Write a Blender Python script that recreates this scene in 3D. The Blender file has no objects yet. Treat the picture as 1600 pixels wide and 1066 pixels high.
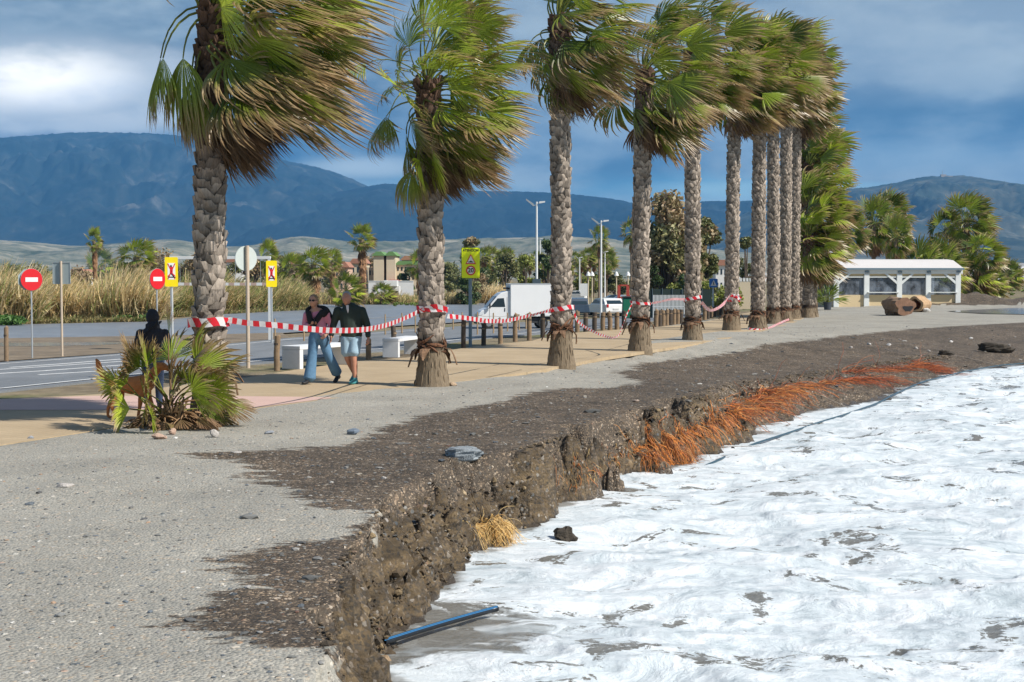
import bpy, math, random
import numpy as np
from mathutils import Vector, Matrix
scene = bpy.context.scene
COL = scene.collection
R = math.radians
# ---------------------------------------------------------------- camera, light, sky, exposure
FPX = 2222.0; CAMZ = 2.0; PITCH = math.atan(101/2222)
cam_d = bpy.data.cameras.new('camera'); cam = bpy.data.objects.new('camera', cam_d); COL.objects.link(cam)
cam.location = (0, 0, CAMZ); cam.rotation_euler = (math.pi/2-PITCH, 0, 0)
cam_d.sensor_width = 36; cam_d.lens = 36*FPX/1600; cam_d.clip_start = .1; cam_d.clip_end = 60000
scene.camera = cam
SUN_EL = R(44); SUN_DIR = Vector((.90, -.43)).normalized()        # horizontal direction towards the sun
sd = bpy.data.lights.new('sun', 'SUN'); sd.energy = 5.0; sd.angle = R(.53); sd.color = (1, .955, .88)
sun = bpy.data.objects.new('sun', sd); COL.objects.link(sun)
to_sun = Vector((SUN_DIR.x*math.cos(SUN_EL), SUN_DIR.y*math.cos(SUN_EL), math.sin(SUN_EL)))
sun.rotation_euler = to_sun.to_track_quat('Z', 'Y').to_euler(); sun.location = (20, -10, 30)
w = bpy.data.worlds.new('World'); scene.world = w; w.use_nodes = True
NT = w.node_tree; NT.nodes.clear()
def wn(t, **k):
    n = NT.nodes.new(t)
    for a, b in k.items(): setattr(n, a, b)
    return n
wl = lambda a, b: NT.links.new(a, b)
w_out = wn('ShaderNodeOutputWorld'); w_bg = wn('ShaderNodeBackground'); w_bg.inputs[1].default_value = .07
sky = wn('ShaderNodeTexSky', sky_type='NISHITA'); sky.sun_disc = False
sky.sun_elevation = SUN_EL; sky.sun_rotation = math.atan2(SUN_DIR.x, SUN_DIR.y); sky.air_density = 1.0; sky.dust_density = .6
tc = wn('ShaderNodeTexCoord'); sep = wn('ShaderNodeSeparateXYZ'); wl(tc.outputs['Generated'], sep.inputs[0])
mp = wn('ShaderNodeMapping'); mp.inputs['Scale'].default_value = (2.6, 2.6, 9); wl(tc.outputs['Generated'], mp.inputs[0])
nz = wn('ShaderNodeTexNoise'); nz.inputs['Scale'].default_value = 1.7; nz.inputs['Detail'].default_value = 6; nz.inputs['Roughness'].default_value = .5; nz.inputs['Distortion'].default_value = .35
wl(mp.outputs[0], nz.inputs['Vector'])
mp2 = wn('ShaderNodeMapping'); mp2.inputs['Scale'].default_value = (9, 9, 22); mp2.inputs['Location'].default_value = (3, 1, 5); wl(tc.outputs['Generated'], mp2.inputs[0])
nz2 = wn('ShaderNodeTexNoise'); nz2.inputs['Scale'].default_value = 1.3; nz2.inputs['Detail'].default_value = 7; nz2.inputs['Roughness'].default_value = .55
wl(mp2.outputs[0], nz2.inputs['Vector'])
def wmath(op, a, b=None, c=None, clamp=False):
    n = wn('ShaderNodeMath', operation=op); n.use_clamp = clamp
    for i, v in enumerate((a, b, c)):
        if v is None: continue
        if isinstance(v, (int, float)): n.inputs[i].default_value = v
        else: wl(v, n.inputs[i])
    return n.outputs[0]
def wramp(fac, stops):
    n = wn('ShaderNodeValToRGB'); el = n.color_ramp.elements
    while len(el) > 1: el.remove(el[0])
    el[0].position, el[0].color = stops[0][0], (*stops[0][1], 1)
    for p, c in stops[1:]:
        e = el.new(p); e.color = (*c, 1)
    wl(fac, n.inputs[0]); return n.outputs[0]
def wmix(fac, a, b):
    n = wn('ShaderNodeMix', data_type='RGBA')
    if isinstance(fac, float): n.inputs[0].default_value = fac
    else: wl(fac, n.inputs[0])
    for s, v in ((n.inputs[6], a), (n.inputs[7], b)):
        if isinstance(v, tuple): s.default_value = (*v, 1)
        else: wl(v, s)
    return n.outputs[2]
zc = sep.outputs[2]
zn = wmath('ADD', zc, wmath('MULTIPLY', wmath('SUBTRACT', nz.outputs[0], .5), .07))
k = 1/.07/1.22
base = wramp(wmath('MULTIPLY', zn, 3.0), [(0, (.34*k, .52*k, .60*k)), (.15, (.30*k/1, .52*k, .66*k)), (.185, (.17*k, .39*k, .54*k)), (.22, (.11*k, .21*k, .31*k)), (.33, (.070*k, .13*k, .20*k)), (.46, (.13*k, .19*k, .255*k)), (.60, (.13*k, .22*k, .32*k)), (1, (.18*k, .27*k, .37*k))])
cl = wramp(wmath('ADD', wmath('MULTIPLY', nz.outputs[0], .7), wmath('MULTIPLY', nz2.outputs[0], .3)), [(.44, (.0, .0, .0)), (.57, (1, 1, 1))])
light_cloud = wmix(wmath('MULTIPLY', cl, .75), base, (.42*k, .50*k, .55*k))
def blob(px, py, sx, sz, soft=1.0, nse=1.3):
    dx, dz = (px-800)/FPX, (432-py)/FPX
    x = wmath('DIVIDE', sep.outputs[0], wmath('MAXIMUM', sep.outputs[1], .05)); z = wmath('DIVIDE', zc, wmath('MAXIMUM', sep.outputs[1], .05))
    ax = wmath('DIVIDE', wmath('SUBTRACT', x, dx), sx/FPX); az = wmath('DIVIDE', wmath('SUBTRACT', z, dz), sz/FPX)
    r2 = wmath('ADD', wmath('MULTIPLY', ax, ax), wmath('MULTIPLY', az, az))
    r2 = wmath('ADD', r2, wmath('MULTIPLY', wmath('SUBTRACT', nz2.outputs[0], .5), nse*2))
    r2 = wmath('ADD', r2, wmath('MULTIPLY', wmath('SUBTRACT', nz.outputs[0], .5), nse))
    m = wn('ShaderNodeMapRange', interpolation_type='SMOOTHSTEP'); wl(r2, m.inputs[0])
    m.inputs[1].default_value = 1.2; m.inputs[2].default_value = 1.2-soft*1.2-.01; return m.outputs[0]
c1 = wmix(wmath('MULTIPLY', blob(80, 150, 340, 110), .95), light_cloud, (.85*k, .88*k, .88*k))
c1 = wmix(wmath('MULTIPLY', blob(60, 125, 170, 55, 1, 1.0), .95), c1, (1.6*k, 1.55*k, 1.45*k))
c1 = wmix(wmath('MULTIPLY', blob(575, 262, 120, 20), .9), c1, (.62*k, .72*k, .76*k))
c1 = wmix(wmath('MULTIPLY', blob(1500, 60, 420, 110), .7), c1, (.52*k, .60*k, .64*k))
c1 = wmix(wmath('MULTIPLY', blob(1400, 250, 260, 34), .6), c1, (.34*k, .48*k, .58*k))
c1 = wmix(wmath('MULTIPLY', blob(250, 235, 420, 30), .8), c1, (.045*k, .11*k, .21*k)); c1 = wmix(wmath('MULTIPLY', blob(1420, 170, 300, 40), .5), c1, (.06*k, .14*k, .25*k)); c1 = wmix(wmath('MULTIPLY', blob(1250, 296, 260, 16), .8), c1, (.42*k, .66*k, .74*k))
c1n = wn('ShaderNodeMix', data_type='RGBA', blend_type='MULTIPLY'); c1n.inputs[0].default_value = 1.; wl(c1, c1n.inputs[6]); wl(wramp(nz2.outputs[0], [(.36, (.72, .76, .82)), (.5, (1, 1, 1)), (.64, (1.28, 1.24, 1.18))]), c1n.inputs[7]); c1 = c1n.outputs[2]
up = wn('ShaderNodeMapRange', interpolation_type='SMOOTHSTEP'); wl(zc, up.inputs[0]); up.inputs[1].default_value = .3; up.inputs[2].default_value = .7
fin = wmix(up.outputs[0], c1, sky.outputs[0])
wl(fin, w_bg.inputs[0]); wl(w_bg.outputs[0], w_out.inputs[0])
vs = scene.view_settings; vs.view_transform = 'Standard'; vs.look = 'None'; vs.gamma = 1; vs.exposure = 0.4; vs.use_curve_mapping = False
scene.cycles.volume_bounces = 0; scene.cycles.max_bounces = 6; scene.cycles.transparent_max_bounces = 12

# ---------------------------------------------------------------- terrain function and pixel <-> place helpers
def vnoise(x, y, seed=0):
    xi = np.floor(x).astype(np.int64); yi = np.floor(y).astype(np.int64); fx = x-xi; fy = y-yi
    fx = fx*fx*(3-2*fx); fy = fy*fy*(3-2*fy)
    def h(a, b):
        n = (a*374761393 + b*668265263 + seed*1442695041) & 0x7fffffff
        n = ((n ^ (n >> 13))*1274126177) & 0x7fffffff
        return ((n ^ (n >> 16)) & 0xffff)/65535.0
    return (h(xi, yi)*(1-fx)+h(xi+1, yi)*fx)*(1-fy) + (h(xi, yi+1)*(1-fx)+h(xi+1, yi+1)*fx)*fy
def fbm(x, y, o=4, seed=0, g=.5):
    s = 0; a = 1; t = 0
    for i in range(o):
        s = s+a*vnoise(x*2**i+i*17.3, y*2**i-i*9.1, seed+i); t += a; a *= g
    return s/t-.5
LD = (.358, .934); LP = (-1.46, 26.0)          # the line of the palm row
def ulat(x, y): return LD[1]*(LP[0]-x)+LD[0]*(y-LP[1])          # metres inland of the palm row
def sstep(t):
    t = np.clip(t, 0, 1); return t*t*(3-2*t)
def hland(x, y):
    return -1.5*sstep((ulat(x, y)-6)/15.)
CP, SP = math.cos(PITCH), math.sin(PITCH)
def ray(px, py):
    a, b = (px-800)/FPX, -(py-533)/FPX
    return (a, CP+b*SP, b*CP-SP)
def G(px, py, z=None, off=0.):
    """the place on the ground seen at a spot of the photograph"""
    d = ray(px, py); zz = 0. if z is None else z
    for i in range(1 if z is not None else 40):
        t = (zz+off-CAMZ)/d[2]; x, y = d[0]*t, d[1]*t
        if z is None: zz = zz*.4+.6*float(hland(x, y))
    return (x, y, zz+off)
def at(px, py, dist):
    d = ray(px, py); t = dist/d[1]; return Vector((d[0]*t, dist, CAMZ+d[2]*t))
def sdist(x, y, P):
    """signed distance to a polyline, positive on its right (sea) side"""
    best = np.full(np.shape(x), 1e9); sg = np.ones(np.shape(x))
    for (ax, ay), (bx, by) in zip(P[:-1], P[1:]):
        dx, dy = bx-ax, by-ay; L = dx*dx+dy*dy
        t = np.clip(((x-ax)*dx+(y-ay)*dy)/L, 0, 1)
        ex, ey = x-ax-t*dx, y-ay-t*dy; d = ex*ex+ey*ey
        m = d < best; best = np.where(m, d, best); sg = np.where(m, np.sign(-(dx*(y-ay)-dy*(x-ax))), sg)
    return np.sqrt(best)*np.where(sg == 0, 1, sg)
SEA = -.80
crest_px = [(556, 1066), (552, 1030), (520, 968), (545, 890), (592, 815), (640, 765), (735, 728), (800, 712), (870, 690), (940, 665), (1000, 643), (1070, 625), (1130, 607), (1210, 592), (1290, 577), (1380, 565), (1440, 556), (1520, 550), (1600, 545), (1720, 538)]
foot_px = [(590, 1066), (585, 1040), (605, 1000), (650, 950), (690, 905), (735, 862), (800, 835), (850, 800), (905, 765), (950, 740), (1010, 738), (1080, 715), (1140, 692), (1200, 662), (1260, 642), (1330, 634), (1400, 612), (1470, 590), (1500, 580), (1600, 573), (1720, 566)]
cz_ = {1130: -.10, 1210: -.28, 1290: -.42, 1380: -.48, 1440: -.5, 1520: -.5, 1600: -.5, 1720: -.5}
CREST = [(-1.0, 2.5), (-.95, 5)]+[G(a, b, cz_.get(a, 0.))[:2] for a, b in crest_px]+[(60, 72), (400, 330)]
FOOT = [(-.7, 2.5), (-.75, 6)]+[G(a, b, SEA)[:2] for a, b in foot_px]+[(64, 60), (420, 330)]
def chaikin(P, n=2):
    for _ in range(n):
        Q = [P[0]]
        for a, b in zip(P[:-1], P[1:]): Q += [(a[0]*.75+b[0]*.25, a[1]*.75+b[1]*.25), (a[0]*.25+b[0]*.75, a[1]*.25+b[1]*.75)]
        P = Q+[P[-1]]
    return P
CREST = chaikin(CREST); FOOT = chaikin(FOOT)
def zdrop(y): return -.50*sstep((y-23)/17)
def terrain(x, y, detail=True):
    x = np.asarray(x, float); y = np.asarray(y, float)
    base = hland(x, y); r = np.hypot(x, y)
    near = sstep((70-r)/40)
    if detail:
        
        w1 = near*.62*np.clip(y/17, .3, 1); wx = x+w1*(fbm(x*1.3, y*1.3, 3, 5)*2+fbm(x*5, y*5, 4, 6)*.8); wy = y+w1*(fbm(x*1.3, y*1.3, 3, 9)*2+fbm(x*5, y*5, 4, 10)*.8)
    else: wx, wy = x, y
    sc = sdist(wx, wy, CREST)+.15; sf = sdist(wx, wy, FOOT)-.24*np.clip((y-8)/9, .05, 1)
    u = ulat(x, y); beach = sstep((1.0-u)/2.5)
    z = base+zdrop(y)*sstep(1+sc/6.5)*(sc > -6.5)
    if detail:
        z += beach*(fbm(x*.5, y*.5, 3, 1)*.10*near + fbm(x*3, y*3, 3, 2)*.025*near)
        z += -.03*sstep((u-.8)/.5)-.05*sstep((u-7)/2)
    mid = (sc > 0) & (sf < 0); t = np.where(mid, sc/np.maximum(sc-sf, 1e-4), 0)
    prof = np.clip(t, 0, 1)**(.78+.35*sstep((y-23)/6))
    z = np.where(mid, z+(SEA-.02-z)*prof, z)
    if detail:
        m = np.where(mid, np.sin(np.pi*np.clip(t, 0, 1))**.6, 0)*near
        rough = np.abs(fbm(x*6, y*6, 4, 21))*2
        z += m*(1-.6*sstep((y-23)/6))*(.24*(.35-rough)+.20*fbm(x*2.6, y*2.6, 4, 33)+.07*fbm(x*14, y*14, 2, 35))
        lip = np.exp(-(sc/.18)**2)*near*(sc < .1); z += lip*(.05*fbm(x*5, y*5, 3, 41)-.01)
    sea = sf >= 0
    z = np.where(sea, np.maximum(SEA-.02-.10*sf-.05*(sf > .3), -1.5), z)
    if detail: z += np.where(sea, near*(.06*fbm(x*1.5, y*1.5, 3, 51)+.03*fbm(x*6, y*6, 2, 52)), 0)
    # heaps of soil beyond, by the beach bar
    z += .78*np.exp(-((x-34)/8.)**2-((y-96)/3.6)**2)*(1+2.2*fbm(x*.55, y*.55, 4, 61))*(1 if detail else 1)
    z += .30*np.exp(-((x-19)/9)**2-((y-45)/3.)**2)*(sc < .3)*(1+1.2*fbm(x*.9, y*.9, 3, 62))*np.clip(-sc/2, 0, 1)
    return z
_gx = np.arange(-14, 30, .07); _gy = np.arange(3, 62, .07); _H = terrain(*np.meshgrid(_gx, _gy, indexing='ij'))
def Tz(x, y):
    a, b = (x+14)/.07, (y-3)/.07; i, j = int(a), int(b)
    if i < 0 or j < 0 or i >= len(_gx)-1 or j >= len(_gy)-1: return float(terrain(np.array([x]), np.array([y]))[0])
    a -= i; b -= j; return float((_H[i, j]*(1-a)+_H[i+1, j]*a)*(1-b)+(_H[i, j+1]*(1-a)+_H[i+1, j+1]*a)*b)
def GT(px, py):
    """first point of the real ground met by the line of sight"""
    d = ray(px, py); t0 = (.25-CAMZ)/d[2]; t1 = (-1.4-CAMZ)/d[2]; n = 160; prev = t0
    for k in range(n+1):
        t = t0+(t1-t0)*k/n; z = CAMZ+d[2]*t
        if z <= Tz(d[0]*t, d[1]*t): return (d[0]*t, d[1]*t, z)
    return (d[0]*t, d[1]*t, z)

# ---------------------------------------------------------------- mesh builder
class MB:
    def __init__(s): s.v = []; s.f = []; s.m = []; s.c = []; s.n = 0; s.hasc = False; s.extra = {}
    def add(s, V, F, mat=0, col=None):
        V = np.asarray(V, float).reshape(-1, 3); s.v.append(V)
        if isinstance(F, np.ndarray):
            s.f.append((F+s.n, mat)); 
        else:
            byk = {}
            for q in F: byk.setdefault(len(q), []).append(q)
            for kk, a in byk.items(): s.f.append((np.array(a, int)+s.n, mat))
        if col is None: c = np.tile((1., 1, 1), (len(V), 1))
        else:
            c = np.asarray(col, float); s.hasc = True
            if c.ndim == 1: c = np.tile(c, (len(V), 1))
        s.c.append(c); s.n += len(V); return s
    def box(s, c, size, rot=0., mat=0, col=None, taper=1.):
        a, b, h = size[0]/2, size[1]/2, size[2]/2; ca, sa = math.cos(rot), math.sin(rot); V = []
        for z, t in ((-h, 1.), (h, taper)):
            for X, Y in ((-a, -b), (a, -b), (a, b), (-a, b)):
                X *= t; Y *= t; V.append((c[0]+X*ca-Y*sa, c[1]+X*sa+Y*ca, c[2]+z))
        return s.add(V, [(0, 3, 2, 1), (4, 5, 6, 7), (0, 1, 5, 4), (1, 2, 6, 5), (2, 3, 7, 6), (3, 0, 4, 7)], mat, col)
    def tube(s, pts, rad, n=8, mat=0, col=None, cap=True):
        P = np.asarray(pts, float); k = len(P); rad = np.broadcast_to(np.asarray(rad, float), (k,))
        T = np.gradient(P, axis=0); T /= np.linalg.norm(T, axis=1)[:, None]+1e-9
        ref = np.array((0, 0, 1.)) if abs(T[:, 2]).mean() < .8 else np.array((1., 0, 0))
        A = np.cross(T, ref); A /= np.linalg.norm(A, axis=1)[:, None]+1e-9; B = np.cross(T, A)
        th = np.linspace(0, 2*np.pi, n, endpoint=False)
        V = P[:, None]+rad[:, None, None]*(np.cos(th)[None, :, None]*A[:, None]+np.sin(th)[None, :, None]*B[:, None])
        i = np.arange(k-1)[:, None]*n; j = np.arange(n)[None]; j2 = (j+1) % n
        F = np.stack([i+j, i+j2, i+n+j2, i+n+j], -1).reshape(-1, 4)
        cc = None if col is None else (np.repeat(np.asarray(col, float), n, axis=0) if np.ndim(col) == 2 else col)
        n0 = s.n; s.add(V.reshape(-1, 3), F, mat, cc)
        if cap and n > 2:
            s.f.append((np.array([list(range(n))[::1]])+n0, mat)); s.f.append((np.array([list(range((k-1)*n, k*n))[::-1]])+n0, mat))
        return s
    def lathe(s, prof, c=(0, 0, 0), n=16, mat=0, col=None):
        return s.tube_lathe(prof, c, n, mat, col)
    def tube_lathe(s, prof, c, n, mat, col):
        pr = np.asarray(prof, float); th = np.linspace(0, 2*np.pi, n, endpoint=False)
        V = np.stack([c[0]+pr[:, 0:1]*np.cos(th), c[1]+pr[:, 0:1]*np.sin(th), c[2]+np.repeat(pr[:, 1:2], n, 1)], -1).reshape(-1, 3)
        k = len(pr); i = np.arange(k-1)[:, None]*n; j = np.arange(n)[None]; j2 = (j+1) % n
        F = np.stack([i+j, i+j2, i+n+j2, i+n+j], -1).reshape(-1, 4); return s.add(V, F, mat, col)
    def prism(s, poly, y0, y1, mat=0, axis='y', col=None):
        """outline in (a, z) extruded along the third axis"""
        n = len(poly); f = (lambda a, z, d: (a, d, z)) if axis == 'y' else (lambda a, z, d: (d, a, z))
        V = [f(a, z, y0) for a, z in poly]+[f(a, z, y1) for a, z in poly]
        F = [tuple(range(n)), tuple(range(2*n-1, n-1, -1))]+[(i, i+n, (i+1) % n+n, (i+1) % n) for i in range(n)]
        return s.add(V, F, mat, col)
    def ball(s, c, r, n=10, m=7, mat=0, col=None, jit=0., seed=0):
        rg = np.random.default_rng(seed); V = [(0, 0, -1)]
        for i in range(1, m):
            a = -math.pi/2+math.pi*i/m
            V += [(math.cos(a)*math.cos(2*math.pi*j/n), math.cos(a)*math.sin(2*math.pi*j/n), math.sin(a)) for j in range(n)]
        V.append((0, 0, 1)); V = np.array(V)
        if jit: V *= (1+jit*(rg.random((len(V), 1))-.5)*2)
        V = V*np.asarray(r)+np.asarray(c); L = len(V)-1
        F = [(0, 1+(j+1) % n, 1+j) for j in range(n)]+[(L, L-n+j, L-n+(j+1) % n) for j in range(n)]
        for i in range(m-2):
            F += [(1+i*n+j, 1+i*n+(j+1) % n, 1+(i+1)*n+(j+1) % n, 1+(i+1)*n+j) for j in range(n)]
        return s.add(V, F, mat, col)
    def build(s, name, mats, parent=None, smooth=False, origin=None, bevel=0, sub=0):
        V = np.concatenate(s.v); C = np.concatenate(s.c)
        if origin is not None: V = V-np.asarray(origin, float)
        me = bpy.data.meshes.new(name); me.vertices.add(len(V)); me.vertices.foreach_set('co', V.astype(np.float32).ravel())
        lv = np.concatenate([f.ravel() for f, m in s.f]); lt = np.concatenate([np.full(len(f), f.shape[1]) for f, m in s.f]); mi = np.concatenate([np.full(len(f), m) for f, m in s.f])
        me.loops.add(len(lv)); me.loops.foreach_set('vertex_index', lv.astype(np.int32)); me.polygons.add(len(lt))
        me.polygons.foreach_set('loop_start', np.concatenate([[0], np.cumsum(lt)[:-1]]).astype(np.int32))
        me.polygons.foreach_set('material_index', mi.astype(np.int32)); me.polygons.foreach_set('use_smooth', np.full(len(lt), smooth))
        me.update(calc_edges=True); me.validate()
        if s.hasc:
            at_ = me.color_attributes.new('col', 'FLOAT_COLOR', 'POINT'); at_.data.foreach_set('color', np.concatenate([C, np.ones((len(C), 1))], 1).astype(np.float32).ravel())
        for k2, arr in s.extra.items():
            a2 = me.attributes.new(k2, 'FLOAT', 'POINT'); a2.data.foreach_set('value', np.asarray(arr, np.float32))
        for m in (mats if isinstance(mats, (list, tuple)) else [mats]): me.materials.append(m)
        o = bpy.data.objects.new(name, me); COL.objects.link(o)
        if parent is not None: o.parent = parent
        if origin is not None: o.location = origin
        if bevel:
            b = o.modifiers.new('bevel', 'BEVEL'); b.width = bevel; b.segments = 2; b.limit_method = 'ANGLE'
        if sub:
            b = o.modifiers.new('subdivision', 'SUBSURF'); b.levels = b.render_levels = sub
        return o
def tag(o, label=None, cat=None, group=None, kind=None):
    if label: o['label'] = label
    if cat: o['category'] = cat
    if group: o['group'] = group
    if kind: o['kind'] = kind
    return o
def thing(name, loc, label, cat, group=None, rz=0.):
    o = bpy.data.objects.new(name, None); COL.objects.link(o); o.location = loc; o.rotation_euler = (0, 0, rz); o.empty_display_size = .2
    return tag(o, label, cat, group)
def dup(o, loc=None, rz=None, label=None, scale=None, group=None, par=None):
    c = o.copy(); COL.objects.link(c)
    if par is not None: c.parent = par
    if loc is not None: c.location = loc
    if rz is not None: c.rotation_euler = (0, 0, rz)
    if scale is not None: c.scale = (scale,)*3 if isinstance(scale, (int, float)) else scale
    if label: c['label'] = label
    if group: c['group'] = group
    for ch in list(o.children): dup(ch, par=c)
    return c
def grid_faces(nu, nv):
    i = np.arange(nu-1)[:, None]*nv; j = np.arange(nv-1)[None]
    return np.stack([i+j, i+nv+j, i+nv+j+1, i+j+1], -1).reshape(-1, 4)

# ---------------------------------------------------------------- materials
class NB:
    def __init__(s, name):
        s.mat = bpy.data.materials.new(name); s.mat.use_nodes = True; s.t = s.mat.node_tree; s.t.nodes.clear()
        s.out = s.n('ShaderNodeOutputMaterial'); s.tc = None
    def n(s, t, **k):
        x = s.t.nodes.new(t)
        for a, b in k.items(): setattr(x, a, b)
        return x
    def l(s, a, b): s.t.links.new(a, b)
    def put(s, sock, v):
        if isinstance(v, (int, float)): sock.default_value = v
        elif isinstance(v, tuple): sock.default_value = (*v, 1) if len(v) == 3 and len(sock.default_value) == 4 else v
        else: s.l(v, sock)
    def obj(s, scale=(1, 1, 1), rot=(0, 0, 0), kind='Object'):
        if s.tc is None: s.tc = s.n('ShaderNodeTexCoord')
        m = s.n('ShaderNodeMapping'); m.inputs['Scale'].default_value = scale if isinstance(scale, tuple) else (scale,)*3
        m.inputs['Rotation'].default_value = rot; s.l(s.tc.outputs[kind], m.inputs[0]); return m.outputs[0]
    def geo(s, scale=(1, 1, 1), rot=(0, 0, 0)):
        g = s.n('ShaderNodeNewGeometry'); m = s.n('ShaderNodeMapping'); m.inputs['Scale'].default_value = scale if isinstance(scale, tuple) else (scale,)*3
        m.inputs['Rotation'].default_value = rot; s.l(g.outputs['Position'], m.inputs[0]); return m.outputs[0]
    def noise(s, vec, sc=1., det=4, ro=.55, dist=0., col=False):
        x = s.n('ShaderNodeTexNoise'); x.inputs['Scale'].default_value = sc; x.inputs['Detail'].default_value = det; x.inputs['Roughness'].default_value = ro; x.inputs['Distortion'].default_value = dist
        s.l(vec, x.inputs['Vector']); return x.outputs[1 if col else 0]
    def vor(s, vec, sc=1., feat='F1', out='Color'):
        x = s.n('ShaderNodeTexVoronoi', feature=feat); x.inputs['Scale'].default_value = sc; s.l(vec, x.inputs['Vector']); return x.outputs[out]
    def math(s, op, a, b=0., c=None, clamp=False):
        x = s.n('ShaderNodeMath', operation=op); x.use_clamp = clamp; s.put(x.inputs[0], a); s.put(x.inputs[1], b)
        if c is not None: s.put(x.inputs[2], c)
        return x.outputs[0]
    def ramp(s, f, stops, interp='LINEAR'):
        x = s.n('ShaderNodeValToRGB'); e = x.color_ramp.elements; x.color_ramp.interpolation = interp
        while len(e) > 1: e.remove(e[0])
        g = lambda c: (c, c, c, 1) if isinstance(c, (int, float)) else (*c, 1)
        e[0].position = stops[0][0]; e[0].color = g(stops[0][1])
        for p, c in stops[1:]: q = e.new(p); q.color = g(c)
        s.l(f, x.inputs[0]); return x.outputs[0]
    def mix(s, f, a, b, blend='MIX'):
        x = s.n('ShaderNodeMix', data_type='RGBA', blend_type=blend); s.put(x.inputs[0], f); s.put(x.inputs[6], a); s.put(x.inputs[7], b); return x.outputs[2]
    def maprange(s, v, a, b, c=0., d=1., smooth=True):
        x = s.n('ShaderNodeMapRange', interpolation_type='SMOOTHSTEP' if smooth else 'LINEAR'); s.put(x.inputs[0], v)
        for i, q in zip((1, 2, 3, 4), (a, b, c, d)): x.inputs[i].default_value = q
        return x.outputs[0]
    def attr(s, name, out='Color'):
        x = s.n('ShaderNodeAttribute', attribute_name=name); return x.outputs[out]
    def bump(s, h, st=.5, dist=.02, nrm=None):
        x = s.n('ShaderNodeBump'); s.put(x.inputs['Strength'], st); x.inputs['Distance'].default_value = dist; s.l(h, x.inputs['Height'])
        if nrm is not None: s.l(nrm, x.inputs['Normal'])
        return x.outputs[0]
    def bsdf(s, col, rough=.7, bump=None, metal=0., spec=.5, trans=0., coat=0., out=True):
        b = s.n('ShaderNodeBsdfPrincipled'); s.put(b.inputs['Base Color'], col); s.put(b.inputs['Roughness'], rough); s.put(b.inputs['Metallic'], metal)
        s.put(b.inputs['Specular IOR Level'], spec); b.inputs['Coat Weight'].default_value = coat
        if bump is not None: s.l(bump, b.inputs['Normal'])
        sh = b.outputs[0]
        if trans:
            t = s.n('ShaderNodeBsdfTranslucent'); s.put(t.inputs[0], col); m = s.n('ShaderNodeMixShader'); m.inputs[0].default_value = trans
            s.l(b.outputs[0], m.inputs[1]); s.l(t.outputs[0], m.inputs[2]); sh = m.outputs[0]
        if out: s.l(sh, s.out.inputs[0])
        return sh
_mc = {}
def M(name, col, rough=.7, var=.18, sc=6., bump=.15, bd=.01, metal=0., spec=.5, det=4, vc=False, trans=0., coat=0.):
    """plain surface: base colour broken up by noise, with a fine bump"""
    if name in _mc: return _mc[name]
    b = NB(name); v = b.obj(); n = b.noise(v, sc, det, .6); n2 = b.noise(v, sc*7, 3, .6)
    base_ = b.attr('col') if vc else col
    f = b.ramp(b.math('ADD', b.math('MULTIPLY', n, .65), b.math('MULTIPLY', n2, .35)), [(.3, 1-var), (.7, 1+var*.7)])
    c = b.mix(1., base_, f, 'MULTIPLY')
    bp = b.bump(n2, bump, bd) if bump else None
    b.bsdf(c, rough, bp, metal, spec, trans, coat); _mc[name] = b.mat; return b.mat
# ================================================================= GROUND
wet_px = [(292, 712), (480, 700), (560, 690), (600, 670), (645, 655), (700, 642), (790, 628), (870, 607), (985, 598), (1003, 590), (962, 575), (1010, 556), (1100, 545), (1200, 533), (1310, 521), (1450, 512), (1620, 503), (1620, 640), (1200, 760), (900, 1000), (640, 1066), (585, 1064), (545, 1012), (500, 997), (430, 1010), (350, 992), (290, 962), (352, 935), (380, 915), (402, 896), (330, 876), (440, 850), (560, 830), (597, 806), (500, 792), (440, 762), (385, 746), (402, 736), (370, 723)]
WETP = [G(a, b, 0.)[:2] for a, b in wet_px]
def inpoly(x, y, P):
    c = np.zeros(np.shape(x), bool); n = len(P)
    for i in range(n):
        (ax, ay), (bx, by) = P[i], P[(i+1) % n]
        if ay == by: continue
        c ^= ((ay > y) != (by > y)) & (x < (bx-ax)*(y-ay)/(by-ay)+ax)
    return c
def polydist(x, y, P):
    best = np.full(np.shape(x), 1e9)
    for i in range(len(P)):
        (ax, ay), (bx, by) = P[i], P[(i+1) % len(P)]
        dx, dy = bx-ax, by-ay; t = np.clip(((x-ax)*dx+(y-ay)*dy)/(dx*dx+dy*dy+1e-9), 0, 1)
        best = np.minimum(best, (x-ax-t*dx)**2+(y-ay-t*dy)**2)
    return np.sqrt(best)*np.where(inpoly(x, y, P), 1, -1)
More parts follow.
